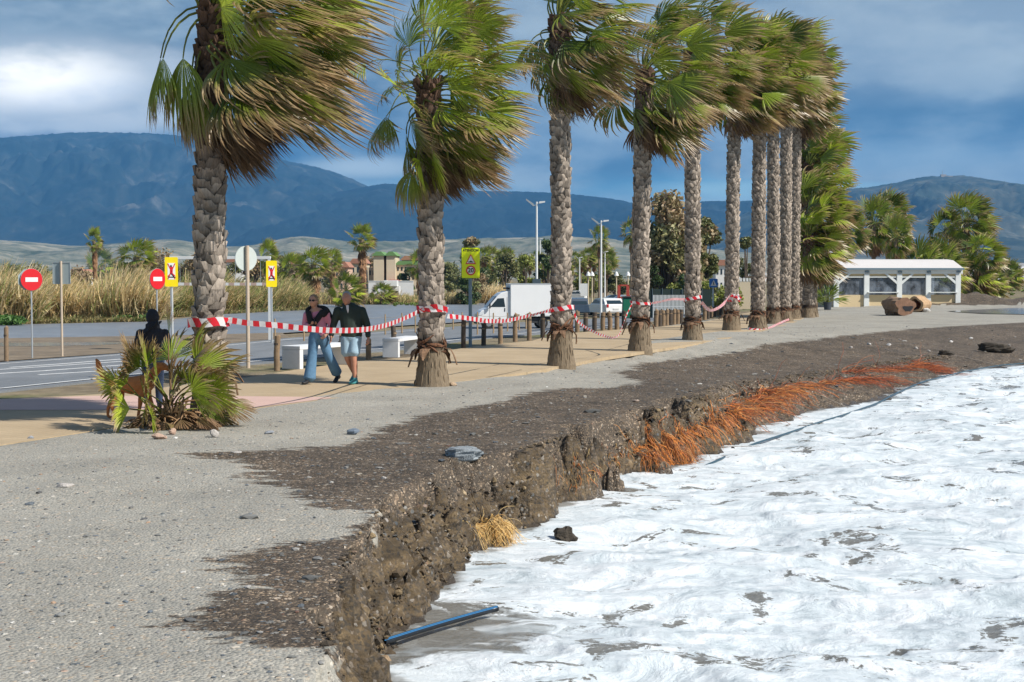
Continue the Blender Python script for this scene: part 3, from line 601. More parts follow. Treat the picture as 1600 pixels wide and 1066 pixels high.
def palm_row_tree(base, H, r, seed, nf=50, S=26, K=9, label='', crown_r=1.0, boots=1., lean=(0, 0), skirt=10, ringz=.8, down=-.55, name='palm_tree', group='wind blown palms in a row along the promenade', collar=True, fd=2., lee=0., bl=1.02, topn=None, extra=None):
    rng = np.random.default_rng(seed); t = thing(name, base, label, 'palm tree', group)
    cx = lambda z: lean[0]*(z/H)**2; cy = lambda z: lean[1]*(z/H)**2
    # trunk core
    tr = MB(); zs = np.concatenate([np.linspace(-.25, ringz, 9), np.linspace(ringz+.15, H, 14)])
    rad = r*(1+.55*np.exp(-np.maximum(zs, 0)/.42)); rad = np.where(zs > ringz, r*.84*(1-.10*(zs-ringz)/H), rad)
    pts = np.stack([[cx(max(z, 0)) for z in zs], [cy(max(z, 0)) for z in zs], zs], -1)
    cc = np.where((zs > ringz-.02)[:, None], np.array((.045, .030, .020)), np.array((.20, .155, .105))); tr.tube(pts, rad, 20, 0, cc)
    for i in range(60):                                # vertical fissures and ribs of the bare foot
        a = rng.uniform(0, 6.283); z0 = rng.uniform(0, ringz*.8); zz = np.linspace(z0, z0+rng.uniform(.05, .25), 4); rr = r*(1+.55*np.exp(-zz/.42))+.002
        tr.tube(np.stack([np.cos(a)*rr, np.sin(a)*rr, zz], -1), (.003, .012, .012, .002), 4, 0, np.array((.20, .15, .10))*rng.uniform(.6, 1.3), cap=False)
    # leaf bases: overlapping diamond shaped boots, wound round the trunk
    per = 2*math.pi*r/.155; rowh = .118*boots; N = int((H-.10-ringz)/rowh*per); i = np.arange(N)
    z = ringz+.02+i*rowh/per; th = i*2.39996+rng.normal(0, .05, N)
    rr = r*(.88-.08*(z-ringz)/H); w = .140*boots*rng.uniform(.85, 1.2, N); h = (.21)*rng.uniform(.8, 1.25, N); out = rng.uniform(.02, .075, N)*np.where(z > H-1.0, 1.4, 1)
    sk = rng.choice([-1., 1.], N)*.6+rng.normal(0, .2, N)
    tu = np.array((-.9, 0, .9, -1., 0, 1., -.45, 0, .5)); tv = np.array((0, -.06, 0, .42, .4, .42, 1., .92, .95)); tw = np.array((0, .012, 0, .55, .95, .55, .9, 1.25, .95)); low = np.array((0, 0, 0, .3, .35, .3, .35, .5, .35))
    def place(U, Vv, Wv):
        ang_ = th[:, None]+(U*w[:, None]+sk[:, None]*Vv*h[:, None]*.55)/r; R_ = rr[:, None]+Wv*out[:, None]
        Z_ = z[:, None]+Vv*h[:, None]; bx = lean[0]*(Z_/H)**2; by = lean[1]*(Z_/H)**2
        return np.stack([bx+R_*np.cos(ang_), by+R_*np.sin(ang_), Z_], -1)
    Fv = place(np.tile(tu, (N, 1)), np.tile(tv, (N, 1)), np.tile(tw, (N, 1))); Bv = place(np.tile(tu*.9, (N, 1)), np.tile(tv, (N, 1)), np.tile(tw-.5, (N, 1)))
    V = np.concatenate([Fv, Bv], 1); fq = np.array([(0, 1, 4, 3), (1, 2, 5, 4), (3, 4, 7, 6), (4, 5, 8, 7), (3, 6, 15, 12), (8, 5, 14, 17), (6, 7, 16, 15), (7, 8, 17, 16), (0, 3, 12, 9), (5, 2, 11, 14)])
    F = (np.arange(N)[:, None, None]*18+fq[None]).reshape(-1, 4)
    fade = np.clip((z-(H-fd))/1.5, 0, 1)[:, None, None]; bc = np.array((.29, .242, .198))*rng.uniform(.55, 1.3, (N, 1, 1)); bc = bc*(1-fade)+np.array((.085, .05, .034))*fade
    sh_ = np.concatenate([np.where(tv > .8, 1.55, np.where(tv < .1, .35, .95)), np.full(9, .2)])[None, :, None]  # crevice shade painted in: boot tips lightened, lower ends and backs darkened
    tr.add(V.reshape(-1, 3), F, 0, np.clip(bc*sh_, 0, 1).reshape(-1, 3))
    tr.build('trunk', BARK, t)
    if collar:                                         # fibre and old stubs where the boots begin
        c = MB()
        for k in range(28):
            a = rng.uniform(0, 6.283); zz = ringz+rng.uniform(-.10, .14); R0 = r*1.0; L = rng.uniform(.08, .20); c_ = np.array((.14, .07, .04))*rng.uniform(.5, 1.5)
            p0 = np.array((math.cos(a)*R0, math.sin(a)*R0, zz)); tn = np.array((-math.sin(a), math.cos(a), rng.uniform(-.9, .9))); o_ = np.array((math.cos(a), math.sin(a), 0))
            c.tube([p0-tn*L, p0+o_*.035, p0+tn*L], (.006, .028, .008), 5, 0, c_)
        for k in range(12):
            a = k*.42+rng.uniform(-.2, .2); o_ = np.array((math.cos(a), math.sin(a), 0)); tn = np.array((-math.sin(a), math.cos(a), 0)); L = rng.uniform(.15, .36); c_ = np.array((.19, .115, .07))*rng.uniform(.6, 1.3)
            p0 = o_*r*.98+np.array((0, 0, ringz-.02)); o2 = rng.uniform(.1, .75)
            pts_ = [p0, p0+o_*.10*o2*2+np.array((0, 0, -.02)), p0+o_*(.10+.14*o2)+np.array((0, 0, -.4*L)), p0+o_*(.06+.30*o2)+np.array((0, 0, -L))+tn*rng.uniform(-.06, .06)]
            hw = (.06, .07, .055, .02); Vv = []
            for q, ww in zip(pts_, hw): Vv += [q-tn*ww, q+o_*.016, q+tn*ww, q-o_*.012]
            ff = []
            for q in range(3): ff += [(q*4+j, q*4+(j+1) % 4, q*4+4+(j+1) % 4, q*4+4+j) for j in range(4)]
            c.add(Vv, ff+[(12, 13, 14, 15)], 0, c_)
        c.build('fibre_collar', BARK, t)
    top = np.array((cx(H), cy(H), H)); cr = MB()
    for k in range(nf):
        q = k/nf; az = k*2.39996+rng.normal(0, .15)
        if lee and q > .45: az = lee*(((az+math.pi) % (2*math.pi))-math.pi)
        el = R(82)*(1-q)**1.0+down*q*1.1; el += rng.normal(0, .08)
        d = np.array((math.cos(az)*math.cos(el), math.sin(az)*math.cos(el), math.sin(el)))
        up_ = d[0] < -.2; hz_ = top+np.array((0, 0, -.65*q))+d*.12
        frond(cr, hz_, d, crown_r*rng.uniform(.75, 1.1)*(.85 if q > .6 else 1)*(.72 if up_ else 1)*(1.3 if q < .2 else 1), bl*crown_r*rng.uniform(.72, 1.18), rng.uniform(1.0, 1.35), min(.62, q*.42+rng.uniform(0, .15))*(1 if rng.random() < .85 else .5), rng, S, K, wind=rng.uniform(.8, 1.25)*(1.75 if up_ else 1.1), hue=rng.random()**.6*1.15*(1-.45*q))
    if extra: extra(cr, rng, top)
    for k in range(9):                                 # spear leaves
        a = rng.uniform(0, 6.28); d = np.array((math.cos(a)*.2+.1, math.sin(a)*.2, 1)); q = top+np.array((0, 0, -.1)); dd = nrm(d)
        cr.tube([q+dd*s_*.75+WIND*.25*s_*s_ for s_ in np.linspace(0, 1, 5)], (.02, .022, .02, .012, .003), 5, 0, (.22, .28, .05), cap=False)
    cr.build('crown', LEAF, t)
    if skirt:
        sk_ = MB()
        for k in range(skirt):
            az = k*2.39996; el = R(-38)-rng.random()*R(42); d = np.array((math.cos(az)*math.cos(el), math.sin(az)*math.cos(el), math.sin(el)))
            frond(sk_, top+np.array((0, 0, -.6-.35*rng.random()))+d*.15, d, .45*crown_r, .8*crown_r, 1.0, .95, rng, max(12, S-6), K, wind=(1.1 if base[1] < 28 else .55), grav=.12)
        sk_.build('dead_leaf_skirt', DEAD, t)
    return t
def extra_near(cr, rng, top):
    T = np.array(top)
    for (d, pet, bl_, sp, hu, rl, gv, wi, ag, dz) in [((-.85, -.25, .50), 1.05, .95, 1.0, .7, .3, .30, .30, .10, -.1), ((-.75, -.5, .45), .85, 1.05, 1.1, .8, .9, .34, .45, .15, -.15), ((-.9, .1, .25), .8, 1.0, 1.0, .4, -.4, .36, .35, .30, -.3), ((-.6, -.6, .1), .85, .85, 1.0, .6, 1.1, .30, .55, .35, -.45), ((-.8, -.1, .7), 1.15, .85, 1.0, .5, .2, .32, .35, .2, -.05),
        ((.15, -.9, .25), .65, .92, 1.35, 1.15, 1.35, .05, .55, .10, -.15), ((.5, -.8, -.1), .7, .95, 1.2, 1.0, 1.2, .06, .8, .20, -.35), ((.3, -.9, -.35), .7, .95, 1.2, .8, 1.3, .06, .9, .35, -.55)]:
        frond(cr, T+(0, 0, dz), d, pet, bl_, sp, ag, rng, 38, 10, wind=wi, hue=hu, grav=gv, roll=rl)
def extra_second(cr, rng, top):
    T = np.array(top)
    for (d, pet, bl_, sp, hu, rl, gv, wi, ag, dz) in [((-.6, -.3, .8), 1.35, .6, .9, .6, .3, .16, .5, .10, 0), ((-.75, -.3, .6), 1.1, .6, .9, .5, .8, .28, .5, .15, -.1), ((-.85, -.2, .1), .95, .7, .9, .5, .6, .34, .4, .3, -.35), ((-.7, -.5, -.3), .8, .8, 1.1, .9, 1.2, .22, .4, .2, -.9), ((-.35, -.9, -.35), .65, .8, 1.2, 1.1, 1.5, .10, .45, .10, -1.0), ((.05, -.95, -.3), .7, .85, 1.25, 1.2, 1.35, .08, .5, .05, -.95),
        ((.5, -.8, -.1), .8, .85, 1.2, 1.2, 1.2, .06, .7, .1, -.6), ((.75, -.6, -.3), .9, .85, 1.2, 1.3, 1.0, .05, .6, .35, -.8), ((.3, -.8, .3), .75, .8, 1.2, .9, 1.2, .05, .8, .1, -.2), ((-.3, -.8, .1), .6, .8, 1.1, .5, 1.3, .1, .9, .2, -.3), ((.1, -.5, 1.), 1.3, .8, 1.2, 1.1, 1.1, .02, .5, .05, .1), ((-.15, -.2, 1.), 1.45, .8, 1.2, 1., 1.3, .02, .5, .05, .1)]:
        frond(cr, T+(0, 0, dz), d, pet, bl_, sp, ag, rng, 36, 10, wind=wi, hue=hu, grav=gv, roll=rl)
def gz(px, py): return G(px, py)
P_ = lambda px, py: tuple(G(px, py, 0.))
first = [
 # px, py(base), crown height, r, seed, fronds, S, K, label, lean
 (328, 661, 5.65, .195, 11, 62, 42, 10, 'thickest, nearest palm of the row, striped tape round it above the low fan palm', 1.16, .75, -.45),
 (675, 603, 5.5, .215, 22, 56, 38, 10, 'short stout palm behind the walking couple, its crown ragged down to the trunk', .98, .72, -1.0),
 (877, 571, 7.75, .215, 33, 48, 34, 9, 'tall palm right of the white box truck, splayed dead stubs near its foot', 1.08, .82, -.75),
 (1000, 548, 7.5, .222, 44, 52, 30, 9, 'palm with a long brown skirt of dead leaves above a smooth conical foot', 1.1, .80, -1.1),
 (1082, 532, 8.9, .225, 55, 48, 26, 8, 'palm in front of the dark bushy tree, tape tied round it beside the crossing sign', 1.15, .62, -.9),
 (1143, 516, 9.3, .24, 66, 52, 20, 8, 'palm with a big red and white tape knot, sixth along the row', 1.15, .62, -.9),
 (1184, 514, 9.9, .25, 77, 50, 18, 7, 'left palm of the tight cluster of trunks where the promenade narrows', 1.2, .55, -.9),
 (1208, 506, 10.6, .25, 88, 50, 18, 7, 'second trunk from the left in the tight palm cluster', 1.2, .55, -.9),
 (1226, 502, 11.2, .26, 99, 48, 16, 7, 'third trunk from the left in the tight palm cluster', 1.2, .5, -.9),
 (1240, 498, 10.8, .25, 110, 48, 16, 7, 'slim palm at the right edge of the tight palm cluster', 1.2, .5, -1.0),
]
PALMS = []
for (px, py, H, r, sd_, nf, S, K, lab, cr_, rz_, dn) in first:
    PALMS.append(palm_row_tree(P_(px, py), H, r, sd_, nf, S, K, lab, crown_r=cr_, ringz=rz_, down=dn, extra=(extra_near if px < 400 else extra_second if px < 700 else None), lee=(.62 if px < 400 else 0.), fd=(3. if px < 400 else 2.), boots=(.74 if px < 400 else .72 if px < 900 else .7), lean=((.12, .0) if px < 400 else (random.Random(px).uniform(-.12, .16), 0)), skirt=(22 if px == 1000 else 16 if px < 700 else 10)))
# palms after the row, lower, their crowns meeting in one brown green mass
for (px, H, dd, sd_, lab) in [(1252, 9.6, 74, 121, 'palm at the row end, its high crown right beside the last tall trunks'), (1262, 7.6, 72, 131, 'middle sized palm at the row end, crown blown out towards the beach bar'), (1268, 5.6, 70, 141, 'lower palm in front of the dark gap left of the beach bar'), (1262, 3.9, 69, 151, 'lowest palm at the row end, fronds hanging beside the potted plants')]:
    x = (px-800)/FPX*dd; palm_row_tree((x, dd, float(hland(x, dd))), H, .24, sd_, 54, 16, 7, lab, crown_r=1.15, ringz=.5, down=-1.15, skirt=14, collar=False)

# low fan palm by the path in the foreground
def low_fan():
    t = thing('low_fan_palm', P_(268, 668), 'low fan palm clump with green and yellow leaves, in front of the hooded walker', 'plant'); rng = np.random.default_rng(5); m = MB(); bx = np.array(t.location)
    def fr(dx, dz, px, py, blade, spread, hue, age=.2, dy=0., wind=.55, roll=0., pet=None):
        tgt = np.array(at(px, py, t.location[1]+dy))-bx; org = np.array((dx, 0, dz)); v = tgt-org; L = np.linalg.norm(v)
        frond(m, org, v/L+np.array((-.10, 0, .12)), L if pet is None else pet, blade*.95, spread, age, rng, 30, 9, wind=wind, hue=hue, stiff=.74, roll=roll, grav=.05, tipbrown=1.)
    #        from        hub at        size
    fr(-.05, .35, 245, 590, .55, 1.25, .75, roll=.9, dy=-.1)
    fr(0, .4, 300, 570, .62, 1.3, .85, roll=1.3, dy=.1)
    fr(.1, .35, 332, 566, .48, 1.2, .95, roll=.5, dy=.3)
    fr(.1, .3, 318, 602, .50, 1.2, .95, roll=1.4, dy=-.3)
    fr(.1, .25, 300, 622, .45, 1.1, .8, roll=.6, dy=.4, age=.4)
    fr(-.1, .2, 195, 600, .45, 1.1, .8, roll=.8, dy=-.2, wind=.5)
    fr(-.15, .12, 205, 628, .48, 1.0, 1.2, roll=1.5, dy=-.45, wind=.3)
    fr(-.2, .15, 196, 596, .40, 1.2, 1.1, roll=1.6, dy=-.3, wind=.7)
    fr(-.1, .15, 222, 612, .42, 1.2, .7, roll=1.4, dy=-.5, wind=.5, age=.35)
    fr(.0, .5, 264, 520, .5, .5, .3, roll=1.5, dy=.1, wind=.2, age=.6)
    fr(-.15, .08, 232, 640, .42, 1.1, 1., roll=1.4, dy=-.6, wind=.5)
    fr(.0, .5, 262, 560, .55, 1.2, .6, roll=.3, dy=.2)
    fr(0, .45, 285, 540, .52, .9, .5, roll=1.2, dy=.2, wind=.7)
    fr(.0, .3, 270, 600, .55, 1.3, .3, roll=-.5, dy=-.2, age=.35)
    fr(-.05, .4, 232, 575, .6, 1.2, .7, roll=1.2, dy=-.3)
    fr(-.1, .3, 228, 608, .55, 1.2, .5, roll=1.6, dy=-.4, age=.3)
    fr(.05, .3, 290, 600, .6, 1.2, .6, roll=1.2, dy=-.5)
    fr(.1, .2, 322, 630, .5, 1.2, .25, roll=1.9, dy=.2, age=.45)
    for k in range(10): 
        a = rng.uniform(-2, 2); fr(.0, .3, 275+60*math.sin(a)+rng.uniform(-10, 30), 585+rng.uniform(-35, 40), .45, 1.0, rng.random()*.6, roll=rng.uniform(-1, 1.6), dy=rng.uniform(-.3, .6), age=rng.uniform(.3, 1.))
    m.build('leaves', LEAF, t)
    d = MB()
    for k in range(60):
        a = rng.uniform(0, 6.28); dr = nrm(np.array((math.cos(a), math.sin(a)*.6, rng.uniform(-.12, .25)))); frond(d, (rng.uniform(-.35, .3), rng.uniform(-.2, .2), .10+rng.uniform(0, .12)), dr, rng.uniform(.1, .35), rng.uniform(.25, .45), 1.0, .95, rng, 12, 6, wind=.5, grav=.06)
    for k in range(26):
        a = rng.uniform(0, 6.28); dr = np.array((math.cos(a)*.5, math.sin(a)*.4, 1)); q = np.array((rng.uniform(-.12, .12), rng.uniform(-.1, .1), 0)); d.tube([q, q+dr*.15, q+dr*rng.uniform(.25, .42)+np.array((.04, 0, 0))], (.03, .024, .012), 5, 0, np.array((.26, .17, .09))*rng.uniform(.5, 1.2))
    d.build('dead_leaves', DEAD, t)
low_fan()
# ================================================================= PEOPLE AND DOG
def etube(mb, pts, rx, ry, n=14, ref=(1, 0, 0)):
    """tapered limb with an elliptical section; rx lies along ref"""
    P = np.asarray(pts, float); k = len(P); rx = np.broadcast_to(np.asarray(rx, float), (k,)); ry = np.broadcast_to(np.asarray(ry, float), (k,))
    if k > 2 or True:                                   # smooth the path
        t = np.arange(k); tt = np.linspace(0, k-1, (k-1)*4+1)
        def sm(v):
            q = np.interp(tt, t, v); r = q.copy(); r[1:-1] = (q[:-2]+2*q[1:-1]+q[2:])/4; return r
        P = np.stack([sm(P[:, i]) for i in range(3)], -1); rx = sm(rx); ry = sm(ry)
    T = np.gradient(P, axis=0); T = nrm(T); ref = np.array(ref, float); B = nrm(np.cross(T, ref)); A = np.cross(B, T)
    th = np.linspace(0, 2*np.pi, n, endpoint=False)
    rings = P[:, None]+rx[:, None, None]*np.cos(th)[None, :, None]*A[:, None]+ry[:, None, None]*np.sin(th)[None, :, None]*B[:, None]
    e = []                                              # rounded ends
    for j, sgn in ((0, -1), (-1, 1)):
        c = P[j]+sgn*T[j]*min(rx[j], ry[j])*.7; e.append((P[j]+(rings[j]-P[j])*.6+sgn*T[j]*min(rx[j], ry[j])*.5)); e.append(c)
    R_ = np.concatenate([e[0][None], rings, e[2][None]]); kk = len(R_); V = np.concatenate([R_.reshape(-1, 3), [e[1], e[3]]])
    i = np.arange(kk-1)[:, None]*n; j = np.arange(n)[None]; j2 = (j+1) % n
    F = [tuple(q) for q in np.stack([i+j, i+n+j, i+n+j2, i+j2], -1).reshape(-1, 4)]; a0 = kk*n
    F += [(a0, q, (q+1) % n) for q in range(n)]+[(a0+1, (kk-1)*n+(q+1) % n, (kk-1)*n+q) for q in range(n)]
    mb.add(V, F)
def bake(mb, name, mat, parent, vox=.012, smooth=4, fac=.5):
    o = mb.build(name, mat, parent, smooth=True)
    r = o.modifiers.new('r', 'REMESH'); r.mode = 'VOXEL'; r.voxel_size = vox; r.use_smooth_shade = True
    s_ = o.modifiers.new('s', 'SMOOTH'); s_.iterations = smooth; s_.factor = fac
    dg = bpy.context.evaluated_depsgraph_get(); me = bpy.data.meshes.new_from_object(o.evaluated_get(dg)); o.modifiers.clear(); old = o.data; o.data = me; bpy.data.meshes.remove(old); me.name = name
    me.polygons.foreach_set('use_smooth', np.ones(len(me.polygons), bool)); 
    if not me.materials: me.materials.append(mat)
    return o
def head(mb, c, yaw=0., s=1., pitch=0.):
    n, m = 22, 18; V = [];
    for i in range(m+1):
        a = -math.pi/2+math.pi*i/m
        for j in range(n):
            b_ = 2*math.pi*j/n; x, y, z = math.cos(a)*math.sin(b_), -math.cos(a)*math.cos(b_), math.sin(a)      # -y is the face
            X = .075*x*(1-.16*max(0, -z)); Y = .095*y; Z = .118*z
            if z < 0: Y = Y*(1-.12*-z)-.012*(-z)
            f = max(0, -y)
            Y -= .026*f**6*math.exp(-((z+.12)/.16)**2)*math.exp(-(x/.17)**2)             # nose
            Y += .012*math.exp(-((z-.08)/.12)**2)*math.exp(-((abs(x)-.36)/.16)**2)*f       # eye hollows
            Y -= .007*math.exp(-((z+.46)/.08)**2)*math.exp(-(x/.26)**2)*f                  # lips
            Y -= .010*math.exp(-((z+.8)/.16)**2)*math.exp(-(x/.3)**2)*f                    # chin
            V.append((X*s, Y*s, Z*s))
    V = np.array(V); cp, sp = math.cos(pitch), math.sin(pitch); V = np.stack([V[:, 0], V[:, 1]*cp-V[:, 2]*sp, V[:, 1]*sp+V[:, 2]*cp], -1)
    cy, sy = math.cos(yaw), math.sin(yaw); V = np.stack([V[:, 0]*cy-V[:, 1]*sy, V[:, 0]*sy+V[:, 1]*cy, V[:, 2]], -1)+np.array(c)
    F = [(i*n+j, i*n+(j+1) % n, (i+1)*n+(j+1) % n, (i+1)*n+j) for i in range(m) for j in range(n)]
    mb.add(V, F)
    for sx in (-1, 1):
        e = np.array((sx*.076*s, .008*s, -.005*s)); e = np.array((e[0]*cy-e[1]*sy, e[0]*sy+e[1]*cy, e[2]))+np.array(c); mb.ball(e, (.012*s, .02*s, .032*s), 8, 6)
def hand(mb, w, d, side, s=1., curl=.6, palm=(0, 0, 1)):
    """palm, four fingers and a thumb from the wrist w along d; side points to the thumb"""
    d = nrm(np.array(d, float)); sd = nrm(np.array(side, float)-np.dot(side, d)*d); nn = np.cross(d, sd); w = np.array(w, float)
    etube(mb, [w, w+d*.045*s, w+d*.085*s], (.020*s, .038*s, .038*s), (.017*s, .016*s, .014*s), 10, ref=sd)
    for q, L in zip((.030, .010, -.010, -.029), (.072, .080, .074, .058)):
        p0 = w+d*.08*s+sd*q*s; d1 = nrm(d+nn*curl*.4); d2 = nrm(d+nn*curl*1.4); d3 = nrm(d+nn*curl*3)
        p1 = p0+d1*L*.45*s; p2 = p1+d2*L*.32*s; p3 = p2+d3*L*.25*s; etube(mb, [p0, p1, p2, p3], (.0095*s, .009*s, .0085*s, .007*s), (.0095*s, .009*s, .0085*s, .007*s), 8, ref=sd)
    p0 = w+d*.025*s+sd*.025*s; etube(mb, [p0, p0+d*.03*s+sd*.025*s, p0+d*.06*s+sd*.028*s+nn*.012*s], (.012*s, .011*s, .009*s), (.012*s, .011*s, .009*s), 8, ref=sd)
SKIN = M('skin', (.52, .27, .18), .5, .08, 20, .05); SKIN2 = M('tanned_skin', (.50, .235, .15), .5, .08, 20, .05)
DENIM = M('denim', (.10, .21, .34), .85, .30, 9, .3); DENIM2 = M('dark_denim', (.03, .055, .11), .85, .2, 9, .3); BLK = M('black_cloth', (.012, .012, .014), .85, .2, 12, .3); PINK = M('pink_cloth', (.62, .24, .34), .8, .15, 10, .3)
GRN = M('dark_green_cloth', (.020, .034, .026), .75, .25, 8, .3); SHORTS = M('pale_blue_cloth', (.32, .45, .55), .85, .15, 10, .3); HAIRB = M('blond_hair', (.30, .19, .09), .6, .35, 30, .5); HAIRG = M('grey_hair', (.36, .35, .34), .7, .3, 30, .5)
SHOE = M('black_shoe', (.015, .015, .018), .5, .1, 10, .1); TEAL = M('teal_shoe', (.06, .28, .30), .6, .2, 14, .1); SOLE = M('white_sole', (.6, .6, .58), .6, .1, 9, .05); WSHIRT = M('white_shirt', (.7, .66, .66), .8, .06, 9, .1)
GLS = M('sunglass_black', (.01, .01, .012), .12, 0.02, 5, 0)
def shoe(mb, ank, toe, s=1.):
    a, t = np.array(ank, float), np.array(toe, float); d = nrm((t-a)*np.array((1, 1, .0))+1e-6); h = a-d*.055*s; sl = t[2]
    sd = np.cross(d, (0, 0, 1)); hz = a[2]-.075*s
    etube(mb, [h+(0, 0, -.055*s), a+(0, 0, -.055*s)+d*.03*s, t+(0, 0, .0)-d*.05*s, t+d*.015*s], (.036*s, .044*s, .050*s, .034*s), (.042*s, .042*s, .034*s, .022*s), 12, ref=sd)
    etube(mb, [a+(0, 0, .01), a+(0, 0, -.05*s)], (.043*s, .045*s), (.048*s, .05*s), 10, ref=sd)
def couple():
    # ---- woman
    b = P_(498, 599.5); t = thing('person', b, 'woman in pink shirt with a black jumper over her shoulders, blue jeans and sunglasses, walking', 'person', 'walkers on the promenade'); t.scale = (.985,)*3
    HC = (-.085, -.02, 1.565); yaw = -.25
    m = MB(); head(m, HC, yaw, 1.05)
    etube(m, [(-.08, 0, 1.50), (-.07, .01, 1.38)], (.052, .058), (.055, .06))
    etube(m, [(-.05, .01, 1.38), (-.02, .0, 1.15), (.01, 0, .95)], (.15, .125, .15), (.09, .09, .10))
    sh = [(-.215, 0, 1.325), (.165, .02, 1.33)]
    AL = [sh[0], (-.27, .03, 1.08), (-.13, -.16, 1.12)]; AR = [sh[1], (.235, .05, 1.09), (.17, -.10, .93)]
    for A in (AL, AR): etube(m, A, (.045, .037, .024), (.045, .037, .024))
    hand(m, AL[2], (.9, -.1, .35), (0, -.3, 1), .95, .5); hand(m, AR[2], (-.5, -.5, -.4), (-.4, 0, .8), .95, .7)
    hips = [(-.085, 0, .90), (.085, 0, .90)]; LL = [hips[0], (-.105, -.10, .52), (-.155, -.16, .12)]; LR = [hips[1], (.19, .04, .52), (.335, .26, .16)]
    for A in (LL, LR): etube(m, A, (.085, .055, .036), (.085, .055, .038))
    bake(m, 'body', SKIN, t)
    c = MB(); etube(c, [(-.06, .01, 1.385), (-.035, .0, 1.30), (-.02, 0, 1.15), (.01, 0, .98), (.01, 0, .90)], (.11, .185, .155, .165, .175), (.075, .11, .11, .125, .13))
    for A in (AL, AR): etube(c, [A[0], A[1], np.array(A[1])*.2+np.array(A[2])*.8], (.068, .058, .045), (.068, .058, .045))
    bake(c, 'pink_shirt', PINK, t, smooth=6)
    j = MB(); etube(j, [(-.175, -.085, 1.28), (-.215, .0, 1.38), (-.15, .08, 1.42), (-.03, .105, 1.43), (.10, .08, 1.42), (.165, .0, 1.38), (.10, -.10, 1.30)], (.055, .06, .06, .06, .06, .07, .06), (.035, .04, .05, .05, .05, .05, .04), ref=(0, 0, 1))
    etube(j, [(-.17, -.10, 1.36), (-.14, -.135, 1.22), (-.09, -.145, 1.08), (-.075, -.14, 1.0)], (.055, .06, .055, .035), (.035, .04, .035, .02)); etube(j, [(.10, -.09, 1.38), (.03, -.135, 1.27), (-.06, -.150, 1.14), (-.06, -.15, 1.0)], (.055, .06, .055, .035), (.035, .04, .035, .02))
    etube(j, [(.15, .03, 1.39), (.215, .05, 1.25), (.245, .085, 1.08)], (.06, .065, .04), (.07, .075, .045)); etube(j, [(-.03, .12, 1.40), (-.02, .14, 1.2), (0, .14, 1.02)], (.17, .18, .15), (.03, .035, .02))
    bake(j, 'black_jumper', BLK, t, smooth=6)
    p = MB(); etube(p, [(0, 0, 1.0), (0, 0, .90), (0, 0, .84)], (.15, .18, .17), (.12, .135, .12))
    etube(p, [(-.085, 0, .88), (-.095, -.05, .70), (-.105, -.10, .52), (-.13, -.13, .30), (-.15, -.155, .11)], (.105, .098, .09, .105, .118), (.115, .10, .09, .10, .115))
    etube(p, [(.085, 0, .88), (.13, .02, .70), (.19, .04, .52), (.265, .14, .32), (.315, .235, .19)], (.105, .10, .092, .10, .105), (.115, .10, .092, .10, .10))
    bake(p, 'jeans', DENIM, t, smooth=5)
    for A, to in ((LL, (-.245, -.335, .035)), (LR, (.285, .10, .035))):
        s_ = MB(); shoe(s_, A[2], to, .98); bake(s_, 'shoe', SHOE, t, smooth=2)
    h = MB(); C = np.array(HC); etube(h, [C+(0, .00, .065), C+(0, .045, .06), C+(.005, .075, 0), C+(.01, .07, -.07)], (.072, .085, .08, .05), (.065, .06, .05, .035)); h.ball(C+(0, .018, .045), (.086, .098, .088), 14, 10); h.ball(C+(.02, .10, -.02), (.04, .035, .045), 10, 8)
    for s2 in (-1, 1): h.ball(C+(s2*.07, -.01, .02), (.02, .035, .05), 8, 6)
    ho = bake(h, 'hair', HAIRB, t, smooth=3)
    g = MB(); cy, sy = math.cos(yaw), math.sin(yaw)
    for s2 in (-1, 1):
        e = (s2*.031, -.098); g.ball((HC[0]+e[0]*cy-e[1]*sy, HC[1]+e[0]*sy+e[1]*cy, HC[2]+.012), (.028, .012, .019), 10, 8)
        q0 = (s2*.058, -.088); q1 = (s2*.08, 0.0); g.tube([(HC[0]+q[0]*cy-q[1]*sy, HC[1]+q[0]*sy+q[1]*cy, HC[2]+.016) for q in (q0, q1)], .005, 6)
    g.build('sunglasses', GLS, t, smooth=True)
    ph = MB(); ph.box((-.05, -.20, 1.18), (.012, .07, .13), .3); ph.build('phone', GLS, None, bevel=.003, origin=tuple(0 for _ in range(3)))
    po = bpy.data.objects['phone']; po.location = b; tag(po, 'black phone in the right hand of the woman in pink', 'phone')
    # ---- man
    b = P_(549, 599.5); t = thing('person', b, 'grey haired man in dark green jacket, pale blue shorts and teal shoes, walking', 'person', 'walkers on the promenade')
    HC = (-.075, -.05, 1.595); yaw = -.15
    m = MB(); head(m, HC, yaw, 1.10, -.18)
    etube(m, [(-.07, -.02, 1.53), (-.05, .01, 1.40)], (.062, .07), (.064, .072))
    etube(m, [(-.02, .01, 1.40), (0, 0, 1.15), (.02, 0, .95)], (.18, .155, .16), (.11, .12, .12))
    AL = [(-.235, 0, 1.38), (-.335, .03, 1.10), (-.365, -.08, .885)]; AR = [(.19, .02, 1.38), (.30, .03, 1.10), (.325, -.06, .86)]
    for A in (AL, AR): etube(m, A, (.052, .042, .028), (.052, .042, .028))
    hand(m, AL[2], (0, -.35, -.9), (.4, -.9, 0), 1.05, .6); hand(m, AR[2], (.05, -.35, -.9), (-.4, -.9, 0), 1.05, 1.0)
    LL = [(-.09, 0, .88), (-.075, -.02, .50), (.035, .22, .17)]; LR = [(.10, 0, .88), (.06, -.11, .49), (.085, -.12, .10)]
    for A in (LL, LR):
        P0, P1, P2 = [np.array(q) for q in A]; etube(m, [P0, P1, P1*.6+P2*.4+(0, .02, 0), P2], (.095, .062, .060, .038), (.095, .066, .068, .040))
    bake(m, 'body', SKIN2, t)
